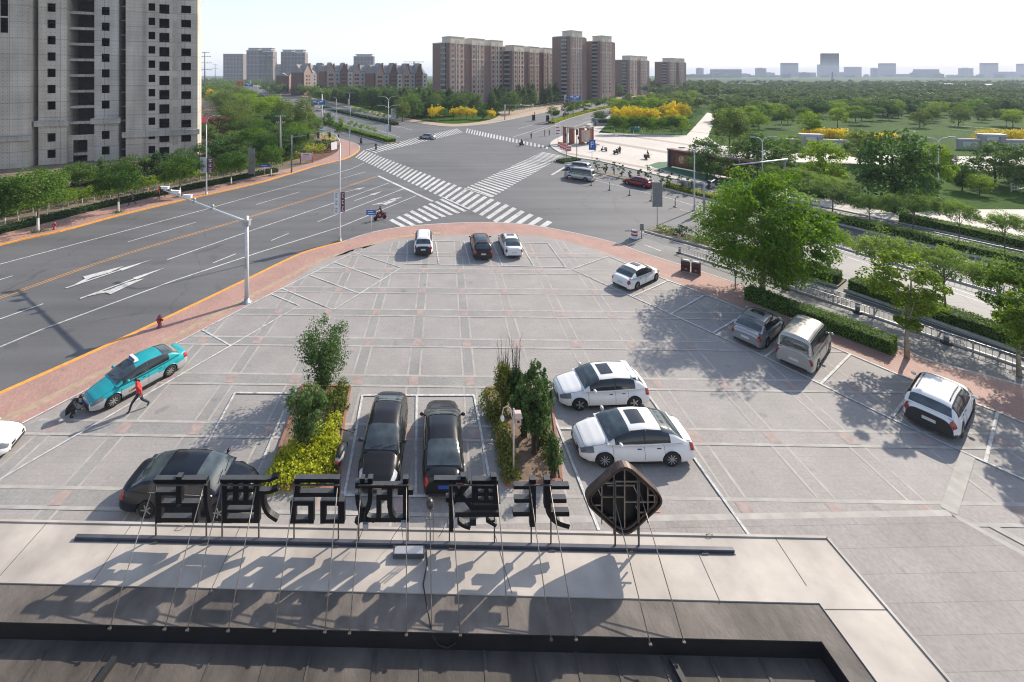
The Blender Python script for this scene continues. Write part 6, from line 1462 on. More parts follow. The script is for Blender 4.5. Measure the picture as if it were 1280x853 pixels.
N.append(scatter([(520, 150), (490, 141.5), (440, 130.5), (400, 122), (398, 117), (440, 118.5), (480, 122), (540, 134), (545, 146)], 6.6, ['broad', 'poplar', 'darkb', 'street'], ['mid green tree before the red brick terraces', 'grey green poplar before the red brick terraces', 'dark tree before the red brick terraces', 'fresh green tree before the red brick terraces'], ((7, 10), (9, 11), (6, 9), (6, 9)), 'trees before the red brick terraces', 'tree', 4))
N.append(scatter([(520, 149), (545, 146), (612, 145.5), (630, 144), (690, 132), (760, 124), (850, 113.5), (850, 108.5), (740, 112), (640, 120), (560, 128), (530, 134)], 4.9, ['poplar', 'poplar', 'broad'], ['grey green poplar in the belt before the apartment blocks', 'grey green poplar in the belt before the apartment blocks', 'bushier tree in the poplar belt before the apartment blocks'], ((9.5, 12), (9.5, 12), (8, 10)), 'poplar belt before the apartment blocks', 'poplar_tree', 6, maxn=230, cat='poplar'))
N.append(scatter([(770, 152), (830, 147), (862, 138), (880, 133), (866, 122), (790, 131), (765, 140)], 6.0, ['broad', 'mid2', 'willow'], ['mid green park tree behind the yellow trees', 'bright park tree behind the yellow trees', 'pale willow in the park behind the yellow trees'], (4.5, 7), 'park trees behind the yellow trees', 'park_tree', 7, maxn=60, cat='park tree'))
N.append(scatter([(898, 150), (905, 143), (1000, 141), (1300, 141), (1300, 146), (1000, 147), (950, 152), (930, 165), (900, 160)], 6.5, ['broad', 'mid2', 'darkb'], ['mid green tree along the back of the park lawn', 'bright tree along the back of the park lawn', 'dark spreading tree along the back of the park lawn'], (4.5, 7), 'trees along the back of the park lawn', 'park_tree', 8, maxn=60, cat='park tree'))

N.append(scatter([(940, 206), (1000, 205), (1130, 209), (1230, 215), (1300, 220), (1300, 250), (1225, 252), (1180, 258), (1125, 262), (1060, 250), (985, 234), (930, 220)], 5.0, ['broad', 'mid2', 'darkb'], ['mid green tree in the planting between road and park gates', 'bright tree in the planting between road and park gates', 'dark tree in the planting between road and park gates'], (2.4, 3.6), 'trees between the road and the park gates', 'park_tree', 21, maxn=9, cat='park tree'))
N.append(scatter([(900, 160), (935, 166), (1000, 158), (1130, 160), (1300, 160), (1300, 147), (1000, 147), (910, 152)], 9.0, ['mid2', 'street', 'willow'], ['lawn tree scattered on the open park lawn', 'small round lawn tree scattered on the open park lawn', 'pale willow scattered on the open park lawn'], (3.6, 6.0), 'trees scattered on the park lawn', 'park_tree', 22, maxn=26, cat='park tree'))
# brown scrub on the building site
for i, (x, y, r, h) in enumerate(((262, 172, 4.5, 4.5), (272, 165, 5.0, 5.0), (282, 176, 4.2, 3.8), (290, 168, 5.0, 4.6), (258, 152, 6.0, 6.0), (270, 150, 6.0, 6.5), (300, 172, 4.0, 3.6), (278, 186, 3.2, 3.0))):
    bush('dry brown scrub bush on the waste ground beside the concrete tower', G(x, y), r, h, L_brown, 900, .35, 'bush', 'brown scrub beside the concrete tower', ncl=24)
# undergrowth that reads as one mass
def undergrowth(label, px_poly, n, seed, m, leaf=.4, H=(.8, 2.2)):
    poly = [tuple(G(*p)[:2]) for p in px_poly]; rng = np.random.default_rng(seed); x0, x1 = min(p[0] for p in poly), max(p[0] for p in poly); y0, y1 = min(p[1] for p in poly), max(p[1] for p in poly); V = []; k = 0; tries = 0
    while k < n and tries < 30*n:
        tries += 1; X, Y = rng.uniform(x0, x1), rng.uniform(y0, y1)
        if not inside((X, Y), poly): continue
        k += 1; h = rng.uniform(*H); r = h*rng.uniform(.7, 1.2); q = rng.normal(0, 1, (60, 3)); q[:, 2] = np.abs(q[:, 2]); q /= np.linalg.norm(q, axis=1)[:, None]
        V.append(leaves(rng, q*np.array([r, r, h])*rng.uniform(.55, 1, (60, 1))+np.array([X, Y, 0]), q, leaf))
    o = place('undergrowth', quadmesh('undergrowth', np.concatenate(V), m)); o['kind'] = 'stuff'; o['label'] = label
undergrowth('low undergrowth between the trees behind the left corner', [(300, 215), (345, 206), (372, 198), (395, 178), (378, 161), (330, 150), (300, 165), (262, 215)], 420, 1, L_mid, .28, (.6, 1.6))
undergrowth('undergrowth of the willow thicket beside the left avenue', [(300, 180), (330, 163), (376, 159), (352, 146), (325, 133), (300, 119), (262, 108), (250, 120), (280, 150)], 700, 2, L_willow, .45, (1.2, 3.2))
undergrowth('undergrowth at the feet of the trees before the terraces', [(512, 148), (488, 141.5), (440, 131), (400, 122.5), (395, 115), (480, 118), (545, 130), (625, 128), (625, 142)], 700, 3, L_dark, .5, (1, 3))
undergrowth('undergrowth along the poplar belt', [(632, 139), (690, 130), (760, 122), (850, 112.5), (850, 109), (740, 113), (600, 126), (560, 140)], 600, 4, L_poplar, .6, (1, 3.5))
undergrowth('undergrowth among the park trees behind the pale plaza', [(765, 165), (860, 166), (872, 150), (878, 141), (866, 124), (800, 133), (768, 146)], 420, 5, L_mid, .4, (.8, 2))
undergrowth('undergrowth at the back of the park lawn', [(898, 150), (905, 143), (1000, 142), (1330, 142), (1330, 118), (900, 118), (880, 130)], 900, 6, L_mid, .7, (1, 3.5))
undergrowth('bushes at the foot of the concrete tower', [(0, 272), (100, 250), (200, 230), (300, 212), (300, 203), (250, 208), (160, 225), (0, 258)], 160, 7, L_dark, .25, (.6, 1.5))
undergrowth('bushes along the park fence behind the far pavement', [(905, 225), (980, 236), (1060, 258), (1120, 268), (1120, 258), (1060, 244), (980, 224)], 140, 8, L_dark, .25, (.6, 1.4))
# far woods that read as one mass
def woods(label, boxes, seed, leaf, m, H=(8, 12)):  # H: tree heights
    rng = np.random.default_rng(seed); V = []
    for x0, x1, Y0, Y1, n in boxes:
        for k in range(n):
            Y = rng.uniform(Y0, Y1); px = rng.uniform(x0, x1); X = (px-CX)*Y/FL; h = rng.uniform(*H); r = rng.uniform(2.5, 4.5); 
            ncl = 9 if Y < 420 else 5
            for _ in range(ncl):
                o_ = rng.normal(0, .42, 3)*np.array([r, r, h*.22]); q = rng.normal(0, 1, (26, 3)); q /= np.linalg.norm(q, axis=1)[:, None]; c = q*np.array([r, r, h*.28])*.55*rng.uniform(.5, 1, (26, 1))+o_+np.array([X, Y, h*.58]); V.append(leaves(rng, c, q+np.array([0, 0, .4]), leaf*min(1, .35+Y/800)))
    o = place('woods', quadmesh('woods', np.concatenate(V), m)); o['kind'] = 'stuff'; o['label'] = label; return o
woods('far belt of woods behind the park below the hazy skyline', [(858, 1345, 205, 330, 260), (850, 1345, 320, 560, 560), (850, 1345, 560, 880, 400)], 1, 1.7, L_poplar, (4.5, 7.5))
woods('far green woods on the plain left of the grey tower blocks', [(235, 292, 300, 520, 80), (235, 420, 480, 900, 330), (395, 540, 250, 300, 70), (330, 420, 330, 420, 60), (380, 560, 400, 600, 120)], 2, 1.9, L_mid, (8, 11))
woods('far poplars behind the apartment blocks', [(540, 900, 300, 620, 420)], 3, 1.6, L_poplar, (9, 12))
# ---- planters in the car park
M_edge = mat('brick_edging', (.27, .13, .09), .85, var=.2, vscale=6); M_soil = mat('planter_soil', (.17, .12, .085), .95, var=.3, vscale=4, bump=.6, bscale=15)
def planter(label, px, name='planter'):
    P = [G(*p) for p in px]; o0 = P[0]; t = thing(name, label, 'planter', o0); q = [(p.x-o0.x, p.y-o0.y) for p in P]
    if area2(q) < 0: q = q[::-1]
    mb = MB(); mb.sheet(q, .06); mb.build('soil', M_soil, t); mb = MB()
    for i in range(len(q)): mb.bar((*q[i], .05), (*q[(i+1) % len(q)], .05), .12, .14)
    mb.build('brick_edge', M_edge, t); return t
planter('brick edged planting bed with dark shrubs over lime groundcover, left of the two bays', [(378, 483), (438, 485), (430, 527), (423, 612), (335, 612), (350, 560)])
planter('brick edged planting bed with sparse shrubs and bare soil, right of the two bays', [(608, 487), (672, 487), (690, 507), (702, 603), (633, 607)])
def upright(label, bx, by, ty, wpx, leafm, seed, n=2600, leaf=.13, shape='fan', stems=4, name='shrub', bare=0.0, group=None):
    b = G(bx, by, .06); H = HGT(by, ty); r = wpx*b.y/FL/2; me, tips = crown('foliage', seed, r*.80, H*.43, H*.56, 70, int(n*1.5), leaf, leafm, shape, .24 if shape == 'fan' else .34, 2.1)
    t = thing(name, label, 'shrub', b, 0, group); place('foliage', me, t); mb = MB(); rnd = random.Random(seed)
    for q in list(tips)[:18+stems*2]:
        a = (rnd.uniform(-.12, .12), rnd.uniform(-.12, .12), -.05); mb.tube([a, (q[0]*.35, q[1]*.35, q[2]*.45), (q[0], q[1], q[2]*1.02)], [.035, .022, .008], 5)
    if bare:
        for k in range(16):
            x, y = rnd.uniform(-.45, .45)*r, rnd.uniform(-.4, .4)*r; z = H*rnd.uniform(.8, 1.0+bare); mb.tube([(x*.3, y*.3, 0), (x*.7, y*.7, z*.6), (x*1.25, y*1.25, z)], [.025, .014, .004], 4)
            for j in range(5):
                f = rnd.uniform(.6, .95); p = Vector((x*f*1.2, y*f*1.2, z*f)); mb.tube([p, p+Vector((rnd.uniform(-.2, .2), rnd.uniform(-.2, .2), rnd.uniform(.15, .4)))], [.008, .003], 3)
    mb.build('stem', M_barkd, t); return t
gq = 'shrubs in the car park planting beds'
upright('tallest dark shrub in the left bed, with upright twiggy branches', 404, 489, 403, 96, L_shrub, 11, 5200, .12, group=gq)
upright('rounded dark shrub in the middle of the left bed', 384, 558, 483, 70, L_shrub, 12, 3800, .12, group=gq)
upright('tall dark leafy shrub on the right side of the right bed', 668, 566, 449, 40, L_shrub, 13, 5000, .12, 'column', group=gq)
upright('shrub with bare twigs on top in the back left of the right bed', 630, 512, 452, 32, L_shrub2, 14, 2600, .11, 'column', group=gq, bare=.55)
upright('second bare twigged shrub beside the first in the right bed', 645, 516, 458, 26, L_shrub, 15, 2400, .11, 'column', group=gq, bare=.6)
upright('slim dark upright shrub at the back right of the right bed', 680, 552, 462, 28, L_shrub, 18, 2200, .11, 'column', group=gq)
upright('small leafy shrub at the front right corner of the right bed', 692, 596, 545, 28, L_shrub, 16, 900, .11, 'column', group=gq)
upright('mid-height green shrub in the centre of the right bed', 655, 545, 480, 36, L_shrub, 17, 2800, .11, 'column', group=gq)
def cover(label, spots, leafm, group=None):
    b0 = G(*spots[0][:2], .06); t = thing('ground_cover_shrub', label, 'shrub', b0, 0, group); rng = np.random.default_rng(len(spots)); V = []; mb = MB()
    for px, py, r, h, n in spots:
        b = G(px, py, .06)-b0; q = rng.normal(0, 1, (n, 3)); q[:, 2] = np.abs(q[:, 2]); q /= np.linalg.norm(q, axis=1)[:, None]; c = q*rng.uniform(.55, 1.05, (n, 1))*np.array([r, r, h])+np.array([b.x, b.y, 0]); V.append(leaves(rng, c, q+np.array([0, 0, .5]), .12, .6))
        for k in range(5): mb.tube([(b.x, b.y, -.05), (b.x+rng.uniform(-.5, .5)*r, b.y+rng.uniform(-.5, .5)*r, h*.8)], [.02, .006], 4)
    place('foliage', quadmesh('foliage', np.concatenate(V), leafm), t); mb.build('stem', M_barkd, t); return t
cover('low lime green groundcover filling the front of the left bed', [(348, 596, .55, .62, 420), (365, 600, .6, .62, 480), (385, 600, .6, .6, 480), (405, 592, .6, .6, 480), (412, 574, .55, .6, 420), (392, 578, .6, .68, 480), (370, 580, .6, .7, 480), (357, 578, .5, .66, 380), (340, 606, .5, .55, 340), (415, 560, .5, .62, 400), (400, 560, .55, .66, 420), (412, 545, .5, .6, 380), (398, 545, .5, .6, 300), (418, 530, .45, .55, 300), (371, 562, .5, .6, 300)], L_lime)
cover('yellowish groundcover at the back right of the left bed', [(418, 515, .55, .75, 380), (424, 500, .5, .7, 340), (428, 490, .45, .75, 300), (412, 503, .5, .7, 320), (430, 510, .3, .6, 150)], L_shrub2)
cover('olive and yellow groundcover along the left side of the right bed', [(612, 508, .6, .95, 420), (622, 520, .6, .85, 420), (615, 525, .5, .6, 260), (628, 545, .5, .7, 320), (632, 562, .5, .75, 340), (634, 580, .5, .7, 340), (638, 597, .45, .62, 300)], L_shrub2)
cover('rusty green groundcover on the right side of the right bed', [(684, 560, .5, .7, 260), (690, 575, .45, .7, 240), (678, 548, .5, .7, 260)], L_shrub2)
mb = MB(); rng = np.random.default_rng(5)
# ================================================================ street furniture
M_pole = mat('white_painted_steel', (0.55, 0.56, 0.57), 0.45, metal=0.2, var=0.08, vscale=3)
M_galv = mat('galvanised_steel', (0.36, 0.37, 0.38), 0.5, metal=0.5, var=0.15, vscale=4)
M_dkpole = mat('grey_painted_pole', (0.20, 0.205, 0.21), 0.55, var=0.15)
M_concp = mat('concrete_pole', (0.34, 0.32, 0.29), 0.9, var=0.12)
M_teal = mat('lamp_teal', (0.10, 0.25, 0.28), 0.35)
M_lens = mat('lamp_lens', (0.6, 0.62, 0.62), 0.2)
M_black = mat('signal_black', (0.015, 0.015, 0.016), 0.5)
M_bluesign = mat('road_sign_blue', (0.015, 0.12, 0.42), 0.45)
M_signw = mat('sign_white', (0.72, 0.72, 0.72), 0.5)
M_banw = mat('banner_white', (0.60, 0.61, 0.63), 0.6, var=0.12, vscale=5)
M_bandk = mat('banner_dark_red', (0.11, 0.035, 0.045), 0.6, var=0.15, vscale=5)
M_redp = mat('red_paint', (0.42, 0.04, 0.035), 0.5, var=0.12, vscale=4)
M_brown = mat('brown_red_panel', (0.085, 0.028, 0.026), 0.5, var=0.25, vscale=3)
M_orangep = mat('orange_plastic', (0.65, 0.16, 0.03), 0.5)
def local(base): return lambda v: (v[0]-base[0], v[1]-base[1], v[2]-base[2])
def small_text(parent, txt, loc, size, m, rot, name='lettering', depth=0.004):
    c = bpy.data.curves.new(name, 'FONT'); c.body = txt; c.size = size; c.align_x = 'CENTER'; c.align_y = 'CENTER'; c.extrude = depth
    o = bpy.data.objects.new(name, c); COL.objects.link(o); o.parent = parent; o.location = loc; o.rotation_euler = rot; c.materials.append(m); return o
def street_lamp(label, bx, by, ty, arms, banners=(), z=0.0, extra=None, name='street_lamp', group='street lamps'):
    """arms: (reach in metres to the right, drop) with heads at the ends"""
    b = G(bx, by, z); H = HGT(by, ty) if z == 0 else (by-ty)/(by-CY)*(CAMH-z); t = thing(name, label, 'street lamp', b, 0, group)
    mb = MB(); mb.tube([(0, 0, 0), (0, 0, .6), (0, 0, H*.55), (0, 0, H*.9)], [.11, .095, .075, .055], 10); mb.build('pole', M_pole, t)
    mb = MB(); mb.lathe([(.2, 0), (.2, .05), (.13, .06), (.12, .45), (.1, .5)], n=12); mb.build('base', M_galv, t)
    for ax, ay, h in arms:
        p = [(0, 0, H*.88*h), (ax*.04, ay*.04, H*.93*h), (ax*.22, ay*.22, H*.975*h), (ax*.55, ay*.55, H*.995*h), (ax*.85, ay*.85, H*h)]
        mb = MB(); mb.tube(p, [.055, .052, .046, .04, .036], 8); a = mb.build('arm', M_pole, t)
        d_ = Vector((ax, ay, 0)).normalized(); L = .75; e = Vector((ax*.84, ay*.84, H*h)); s = Vector((-d_.y, d_.x, 0))
        mb = MB(); mb.hexa([e-s*.10-Vector((0, 0, .05)), e+d_*L-s*.13-Vector((0, 0, .02)), e+d_*L+s*.13-Vector((0, 0, .02)), e+s*.10-Vector((0, 0, .05))], [e-s*.07+Vector((0, 0, .08)), e+d_*L-s*.08+Vector((0, 0, .10)), e+d_*L+s*.08+Vector((0, 0, .10)), e+s*.07+Vector((0, 0, .08))])
        hd = mb.build('lamp_head', M_teal, t); mb = MB(); mb.box(-.26, .26, -.09, .09, -.02, .0); q = mb.build('lens', M_lens, hd); q.location = e+d_*.42-Vector((0, 0, .045)); q.rotation_euler = (0, 0, math.atan2(d_.y, d_.x))
    for sgn, z0, z1, w, m in banners:
        mb = MB(); x0, x1 = (.09, .09+w) if sgn > 0 else (-.09-w, -.09); mb.box(x0, x1, -.015, .015, z0, z1); bn = mb.build('banner', m, t)
        mb = MB()
        for zz in (z0-.04, z1+.04): mb.bar((0, 0, zz), (sgn*(.12+w), 0, zz), .03)
        mb.build('bracket', M_galv, bn)
        mk = M_bandk if m is M_banw else M_banw
        mb = MB(); rnd = random.Random(int(z0*100)); n = 3
        for k in range(n):
            zc_ = lerp(z0, z1, (k+.5)/n); xm = (x0+x1)/2; hw = w*.28; hz_ = (z1-z0)/n*.34
            mb.box(xm-hw, xm+hw, -.018, -.0155, zc_+hz_*.6, zc_+hz_*.85); mb.box(xm-hw*.15, xm+hw*.15, -.0185, -.0155, zc_-hz_, zc_+hz_*.59); mb.box(xm-hw*.8, xm+hw*.8, -.018, -.0155, zc_-hz_*.9, zc_-hz_*.65); mb.box(xm-hw*.8, xm-hw*.5, -.018, -.0155, zc_-hz_*.64, zc_+hz_*.2)
        mb.build('lettering', mk if m is M_bandk else mat('banner_print', (.25, .26, .33), .6), bn)
    return t
street_lamp('tall white lamp post with banners at the car park edge, arm to the left', 425, 301, 166, [(-2.3, 1.6, 1.0)], [(-1, 2.75, 5.0, .52, M_banw), (1, 2.95, 4.95, .40, M_bandk)])
street_lamp('tall white lamp post on the left pavement before the concrete tower', 258, 243, 144, [(2.2, -1.2, 1.0)], [(-1, 3.0, 5.2, .85, M_banw), (1, 3.1, 5.1, .95, M_bandk)])
street_lamp('double armed lamp post with four heads on the near median of the left avenue', 485.5, 177, 120.5, [(-2.2, -.8, 1.0), (2.2, .8, 1.0), (-2.4, -.8, .80), (2.6, .8, .80)], [(-1, 2.3, 4.3, .6, M_banw), (1, 2.5, 4.2, .6, M_bandk)])
street_lamp('double armed lamp post with a white banner on the second median of the left avenue', 437, 139, 115.5, [(-2.4, 0, 1.0), (2.4, 0, 1.0)], [(-1, 3, 5.6, .7, M_banw)])
street_lamp('single armed lamp post behind the blue direction sign of the left avenue', 420.5, 146, 121.5, [(-2.6, .5, 1.0)])
street_lamp('double armed lamp post in front of the dark red display board', 868, 262, 184, [(-1.35, .1, .985), (1.05, -.5, 1.0)])
street_lamp('double armed lamp post above the white boom between park trees', 953, 244, 171, [(-1.0, .1, .985), (1.0, -.4, 1.0)])
street_lamp('double armed lamp post in front of the darkest park tree near the right edge', 1173, 250, 171.5, [(-1.1, .1, .985), (1.1, -.4, 1.0)])
for x, yb, yt, lab in ((351, 131, 115.5, 'white lamp post beyond the willow thicket'), (301, 113, 102, 'distant lamp post left of the red sign on the avenue'), (272, 106, 97, 'most distant lamp post on the left avenue'), (322, 119, 104, 'distant lamp post right of the red sign on the avenue'), (335, 122, 106, 'thin distant lamp post before the twin topped towers')): street_lamp(lab, x, yb, yt, [(1.8, 0, 1.0)])
# ---- camera mast over the left road
b = G(308.5, 378); t = thing('camera_mast', 'white steel mast with a long arm of traffic cameras reaching over the left road', 'camera mast', b)
Hm = HGT(378, 278); e = AT(205, 40.2, 0)-b; L_ = Vector((e.x, e.y, 0)); u = L_.normalized()
mb = MB(); mb.tube([(0, 0, 0), (0, 0, Hm*.5), (0, 0, Hm+.45)], [.17, .145, .12], 12); mb.build('pole', M_pole, t); mb = MB(); mb.lathe([(.34, 0), (.34, .04), (.2, .05), (.18, .3)], n=14); mb.build('base', M_galv, t)
mb = MB(); mb.tube([(0, 0, Hm), tuple(L_*.5+Vector((0, 0, Hm+.12))), tuple(L_+Vector((0, 0, Hm+.25)))], [.115, .085, .055], 10); mb.build('arm', M_pole, t)
mb = MB(); mb.box(-.22, .22, -.22, .22, Hm-.25, Hm+.2); mb.box(-.28, .28, -.3, .3, Hm+.1, Hm+.16); mb.build('clamp', M_galv, t)
for f, k in ((.98, 'b'), (.90, 'd'), (.82, 'b'), (.66, 'b'), (.58, 'd'), (.36, 'd')):
    p = L_*f+Vector((0, 0, Hm+.22*f+.1)); mb = MB()
    if k == 'b': mb.box(-.32, .36, -.11, .11, .08, .30); mb.box(-.36, .46, -.14, .14, .30, .33); mb.bar((0, 0, -.05), (0, 0, .1), .07)
    else: mb.ball((0, 0, .16), .13); mb.bar((0, 0, -.08), (0, 0, .1), .09); mb.box(-.16, .16, -.12, .12, -.15, .0)
    o = mb.build('camera', M_signw if k == 'b' else M_galv, t); o.location = p; o.rotation_euler = (0, 0, math.atan2(u.y, u.x)+(.5 if k == 'b' else 0))
mb = MB(); mb.box(-.09, .09, -.2, -.14, 2.6, 3.3); mb.build('control_box', M_galv, t)
# ---- traffic signals
def signal_head(parent, p, rz=0.0, n=3, horizontal=False, s=1.0):
    mb = MB(); h = .38*n*s
    mb.box(-.19*s, .19*s, -.12, .12, -h/2, h/2); o = mb.build('signal_head', M_black, parent); o.location = p; o.rotation_euler = (0, R(90) if horizontal else 0, rz)
    for k in range(n):
        mb = MB(); mb.lathe([(.13*s, -.03), (.14*s, .0)], (0, -.13, h/2-.19*s-.38*s*k), 14, 'y'); mb.build('lens', (mat('lens_red', (.12, .01, .01), .3), mat('lens_amber', (.14, .08, .01), .3), mat('lens_green', (.01, .10, .06), .3))[k], o)
        mb = MB(); zc_ = h/2-.19*s-.38*s*k; mb.hexa([(-.16*s, -.32, zc_+.13*s), (.16*s, -.32, zc_+.13*s), (.16*s, -.12, zc_+.15*s), (-.16*s, -.12, zc_+.15*s)], [(-.16*s, -.32, zc_+.15*s), (.16*s, -.32, zc_+.15*s), (.16*s, -.12, zc_+.17*s), (-.16*s, -.12, zc_+.17*s)]); mb.build('visor', M_black, o)
    return o
def signal_mast(label, bx, by, ty, end, heads, matl=M_dkpole, z=0.0):
    b = G(bx, by); H = HGT(by, ty); t = thing('traffic_signal', label, 'traffic signal', b); e = Vector((end[0], end[1], 0))
    mb = MB(); mb.tube([(0, 0, 0), (0, 0, H*.5), (0, 0, H)], [.15, .13, .11], 10); mb.build('pole', matl, t); mb = MB(); mb.tube([(0, 0, H-.4), tuple(e*.5+Vector((0, 0, H-.25))), tuple(e+Vector((0, 0, H-.15)))], [.09, .075, .05], 8); mb.build('arm', M_pole if matl is not M_dkpole else matl, t)
    for f in heads: signal_head(t, e*f+Vector((0, -.1, H-.45)), math.atan2(e.y, e.x)*0+.2)
    return t
signal_mast('dark traffic signal mast with three heads on a long arm at the left corner', 364.5, 216, 169, (5.7, 4.2), (.42, .68, .98))
signal_mast('grey traffic signal mast with a white arm and tilted heads behind the big plane tree', 880, 266, 229, (4.2, 3.6), (.28, .80), M_galv)
b = G(981, 246); t = thing('boom_gantry', 'plain white horizontal boom on a dark post crossing the park trees', 'boom', b); Hb = HGT(246, 199)
A = AT(917, 60, 0)-b; mb = MB(); mb.tube([(0, 0, 0), (0, 0, Hb)], .13, 10); mb.build('post', M_dkpole, t); mb = MB(); mb.tube([(.4, 0, Hb-.05), (A.x, A.y, ZAT(206.5, 60))], [.12, .09], 8); mb.build('boom_arm', M_pole, t)
def signpost(label, bx, by, ty, w, h, m, name='sign_post', mp=None, rz=0.0, cat='sign', mark=None, posts=1, drop=0.0):
    b = G(bx, by); H = HGT(by, ty); t = thing(name, label, cat, b, rz); mp = mp or M_galv
    for k in range(posts):
        x = 0 if posts == 1 else (-w*.42 if k == 0 else w*.42); mb = MB(); mb.tube([(x, 0, 0), (x, 0, H)], .04 if posts == 1 else .05, 8); mb.build('post', mp, t)
    mb = MB(); mb.box(-w/2, w/2, -.06, -.03, H-h-drop, H-drop); bd = mb.build('board', m, t); mb = MB()
    for x in (-w/2, w/2): mb.box(x-.02, x+.02, -.065, -.025, H-h-drop, H-drop)
    mb.build('edge', M_galv, bd)
    if mark: mark(bd, w, h, H-drop)
    return t
def lines_mark(m, rows=3, arrow_=False):
    def f(p, w, h, H):
        mb = MB(); 
        for k in range(rows): z = H-h*(k+.7)/(rows+.4); mb.box(-w*.34, w*.34*(1 if k % 2 else .6), -.066, -.062, z-h*.05, z+h*.05)
        mb.build('lettering', m, p)
    return f
signpost('small blue street name sign on the left pavement beside the limed tree', 331, 222, 205, 1.9, .5, M_bluesign, mark=lines_mark(M_signw, 1), mp=M_pole)
signpost('small blue and white street name sign at the car park kerb beside the motorcyclist', 464, 291, 262.5, 1.05, .55, M_bluesign, mark=lines_mark(M_signw, 2), mp=M_pole)
signpost('tall dark sign board seen from behind on the left pavement', 314.5, 222, 186, 1.1, 4.2, M_dkpole, cat='sign board', posts=2, mp=M_dkpole)
signpost('thin grey signal post at the tip of the left corner pavement', 437, 194, 160, .35, .9, M_galv)
signpost('grey speckled sign board on the kerb tip of the near median', 821.5, 286, 228, 1.05, 2.7, mat('sign_back_grey', (.23, .24, .25), .5, metal=.3, var=.15, vscale=6), cat='sign board')
signpost('small grey plate on a short post beside the red and white barrel', 802, 299, 280, .35, .65, M_dkpole, mp=M_dkpole)
signpost('thin dark post with a small plate on the right brick pavement', 919, 361, 338, .25, .3, M_dkpole, mp=M_dkpole)
signpost('square blue parking sign on a white post at the edge of the pale plaza', 740, 200, 175, 1.25, 2.0, M_bluesign, mp=M_pole, mark=lambda p, w, h, H: (lambda mb: (mb.box(-.28, -.12, -.068, -.063, H-1.5, H-.35), mb.box(-.11, .26, -.068, -.063, H-.5, H-.35), mb.box(-.11, .26, -.068, -.063, H-.98, H-.84), mb.box(.14, .27, -.068, -.063, H-.83, H-.51), mb.build('lettering', M_signw, p)))(MB()))
signpost('signal post with a red lettered white board at the far right corner', 697.5, 181, 152, 1.5, 2.4, M_signw, mp=M_dkpole, mark=lines_mark(M_redp, 3), drop=1.0)
b = G(721, 196); t = thing('traffic_signal', 'pedestrian signal post in front of the curved brick screen', 'traffic signal', b); Hs = HGT(196, 161); mb = MB(); mb.tube([(0, 0, 0), (0, 0, Hs)], .09, 8); mb.build('pole', M_galv, t); signal_head(t, (0, -.15, Hs-.7), .1); signal_head(t, (.35, -.1, Hs-1.9), .1, 2, s=.8)
b = G(708, 197); t = thing('traffic_signal', 'slim white signal post between the barriers and the crossing', 'traffic signal', b); Hs = HGT(197, 160); mb = MB(); mb.tube([(0, 0, 0), (0, 0, Hs)], .08, 8); mb.build('pole', M_pole, t); signal_head(t, (-.2, -.12, Hs-1.4), -.2, 2, s=.8)
def gantry_sign(label, bx, by, ty, px0, px1, pyt, pyb, group=None):
    b = G(bx, by); Y = b.y; H = HGT(by, ty); t = thing('direction_sign', label, 'road sign', b, 0, group); x0, x1 = (px0-CX)*Y/FL-b.x, (px1-CX)*Y/FL-b.x; z0, z1 = ZAT(pyb, Y), ZAT(pyt, Y)
    mb = MB(); mb.tube([(0, 0, 0), (0, 0, H)], [.17, .12], 10); mb.build('pole', M_pole, t); mb = MB(); 
    for z in (lerp(z0, z1, .25), lerp(z0, z1, .8)): mb.tube([(0, 0, z), ((x0 if abs(x0) > abs(x1) else x1), 0, z)], .06, 8)
    mb.build('arm', M_pole, t); mb = MB(); mb.box(x0, x1, -.2, -.12, z0, z1); bd = mb.build('board', M_bluesign, t); mb = MB(); w = x1-x0; h = z1-z0
    mb.box(x0+w*.05, x1-w*.05, -.205, -.201, z1-h*.08, z1-h*.05); mb.box(x0+w*.05, x1-w*.05, -.205, -.201, z0+h*.05, z0+h*.08); mb.box(x0+w*.47, x0+w*.53, -.206, -.201, z0+h*.15, z0+h*.75); mb.box(x0+w*.25, x0+w*.75, -.2065, -.201, z0+h*.42, z0+h*.5)
    for a in (.12, .6): mb.box(x0+w*a, x0+w*(a+.24), -.207, -.201, z0+h*.6, z0+h*.82)
    mb.build('lettering', M_signw, bd); return t
gantry_sign('blue direction sign hung on a white pole over the left avenue', 402.5, 170, 118, 389.5, 406.5, 125.5, 131.5)
gantry_sign('blue direction sign on a pole over the far right hand road', 706, 146, 119, 711, 726, 119.3, 125.8)
gantry_sign('pair of small blue signs far up the left avenue', 313, 117, 101, 306, 316, 103.5, 108.5)
b = G(300, 113); t = thing('red_hoarding', 'orange red lettered hoarding far up the left avenue', 'hoarding', b); mb = MB(); w_ = 9*b.y/FL; mb.box(-w_/2, w_/2, 0, .3, 1.5, HGT(113, 102)); mb.build('board', M_redp, t); mb = MB()
for x in (-w_*.4, w_*.4): mb.box(x-.15, x+.15, .1, .3, 0, 2)
mb.build('posts', M_galv, t)
b = G(631, 150); t = thing('camera_mast', 'thin grey mast with a long arm over the far right hand road', 'camera mast', b); Hg = HGT(150, 131); mb = MB(); mb.tube([(0, 0, 0), (0, 0, Hg)], [.2, .15], 8); mb.build('pole', M_galv, t); mb = MB(); mb.tube([(0, 0, Hg-.15), (39*b.y/FL, 3, Hg-.5)], [.13, .08], 8); mb.build('arm', M_galv, t)
for f in (.55, .95): mb = MB(); mb.box(-.3, .3, -.2, .2, 0, .4); o = mb.build('camera', M_signw, t); o.location = (39*b.y/FL*f, 3*f, Hg-.3)
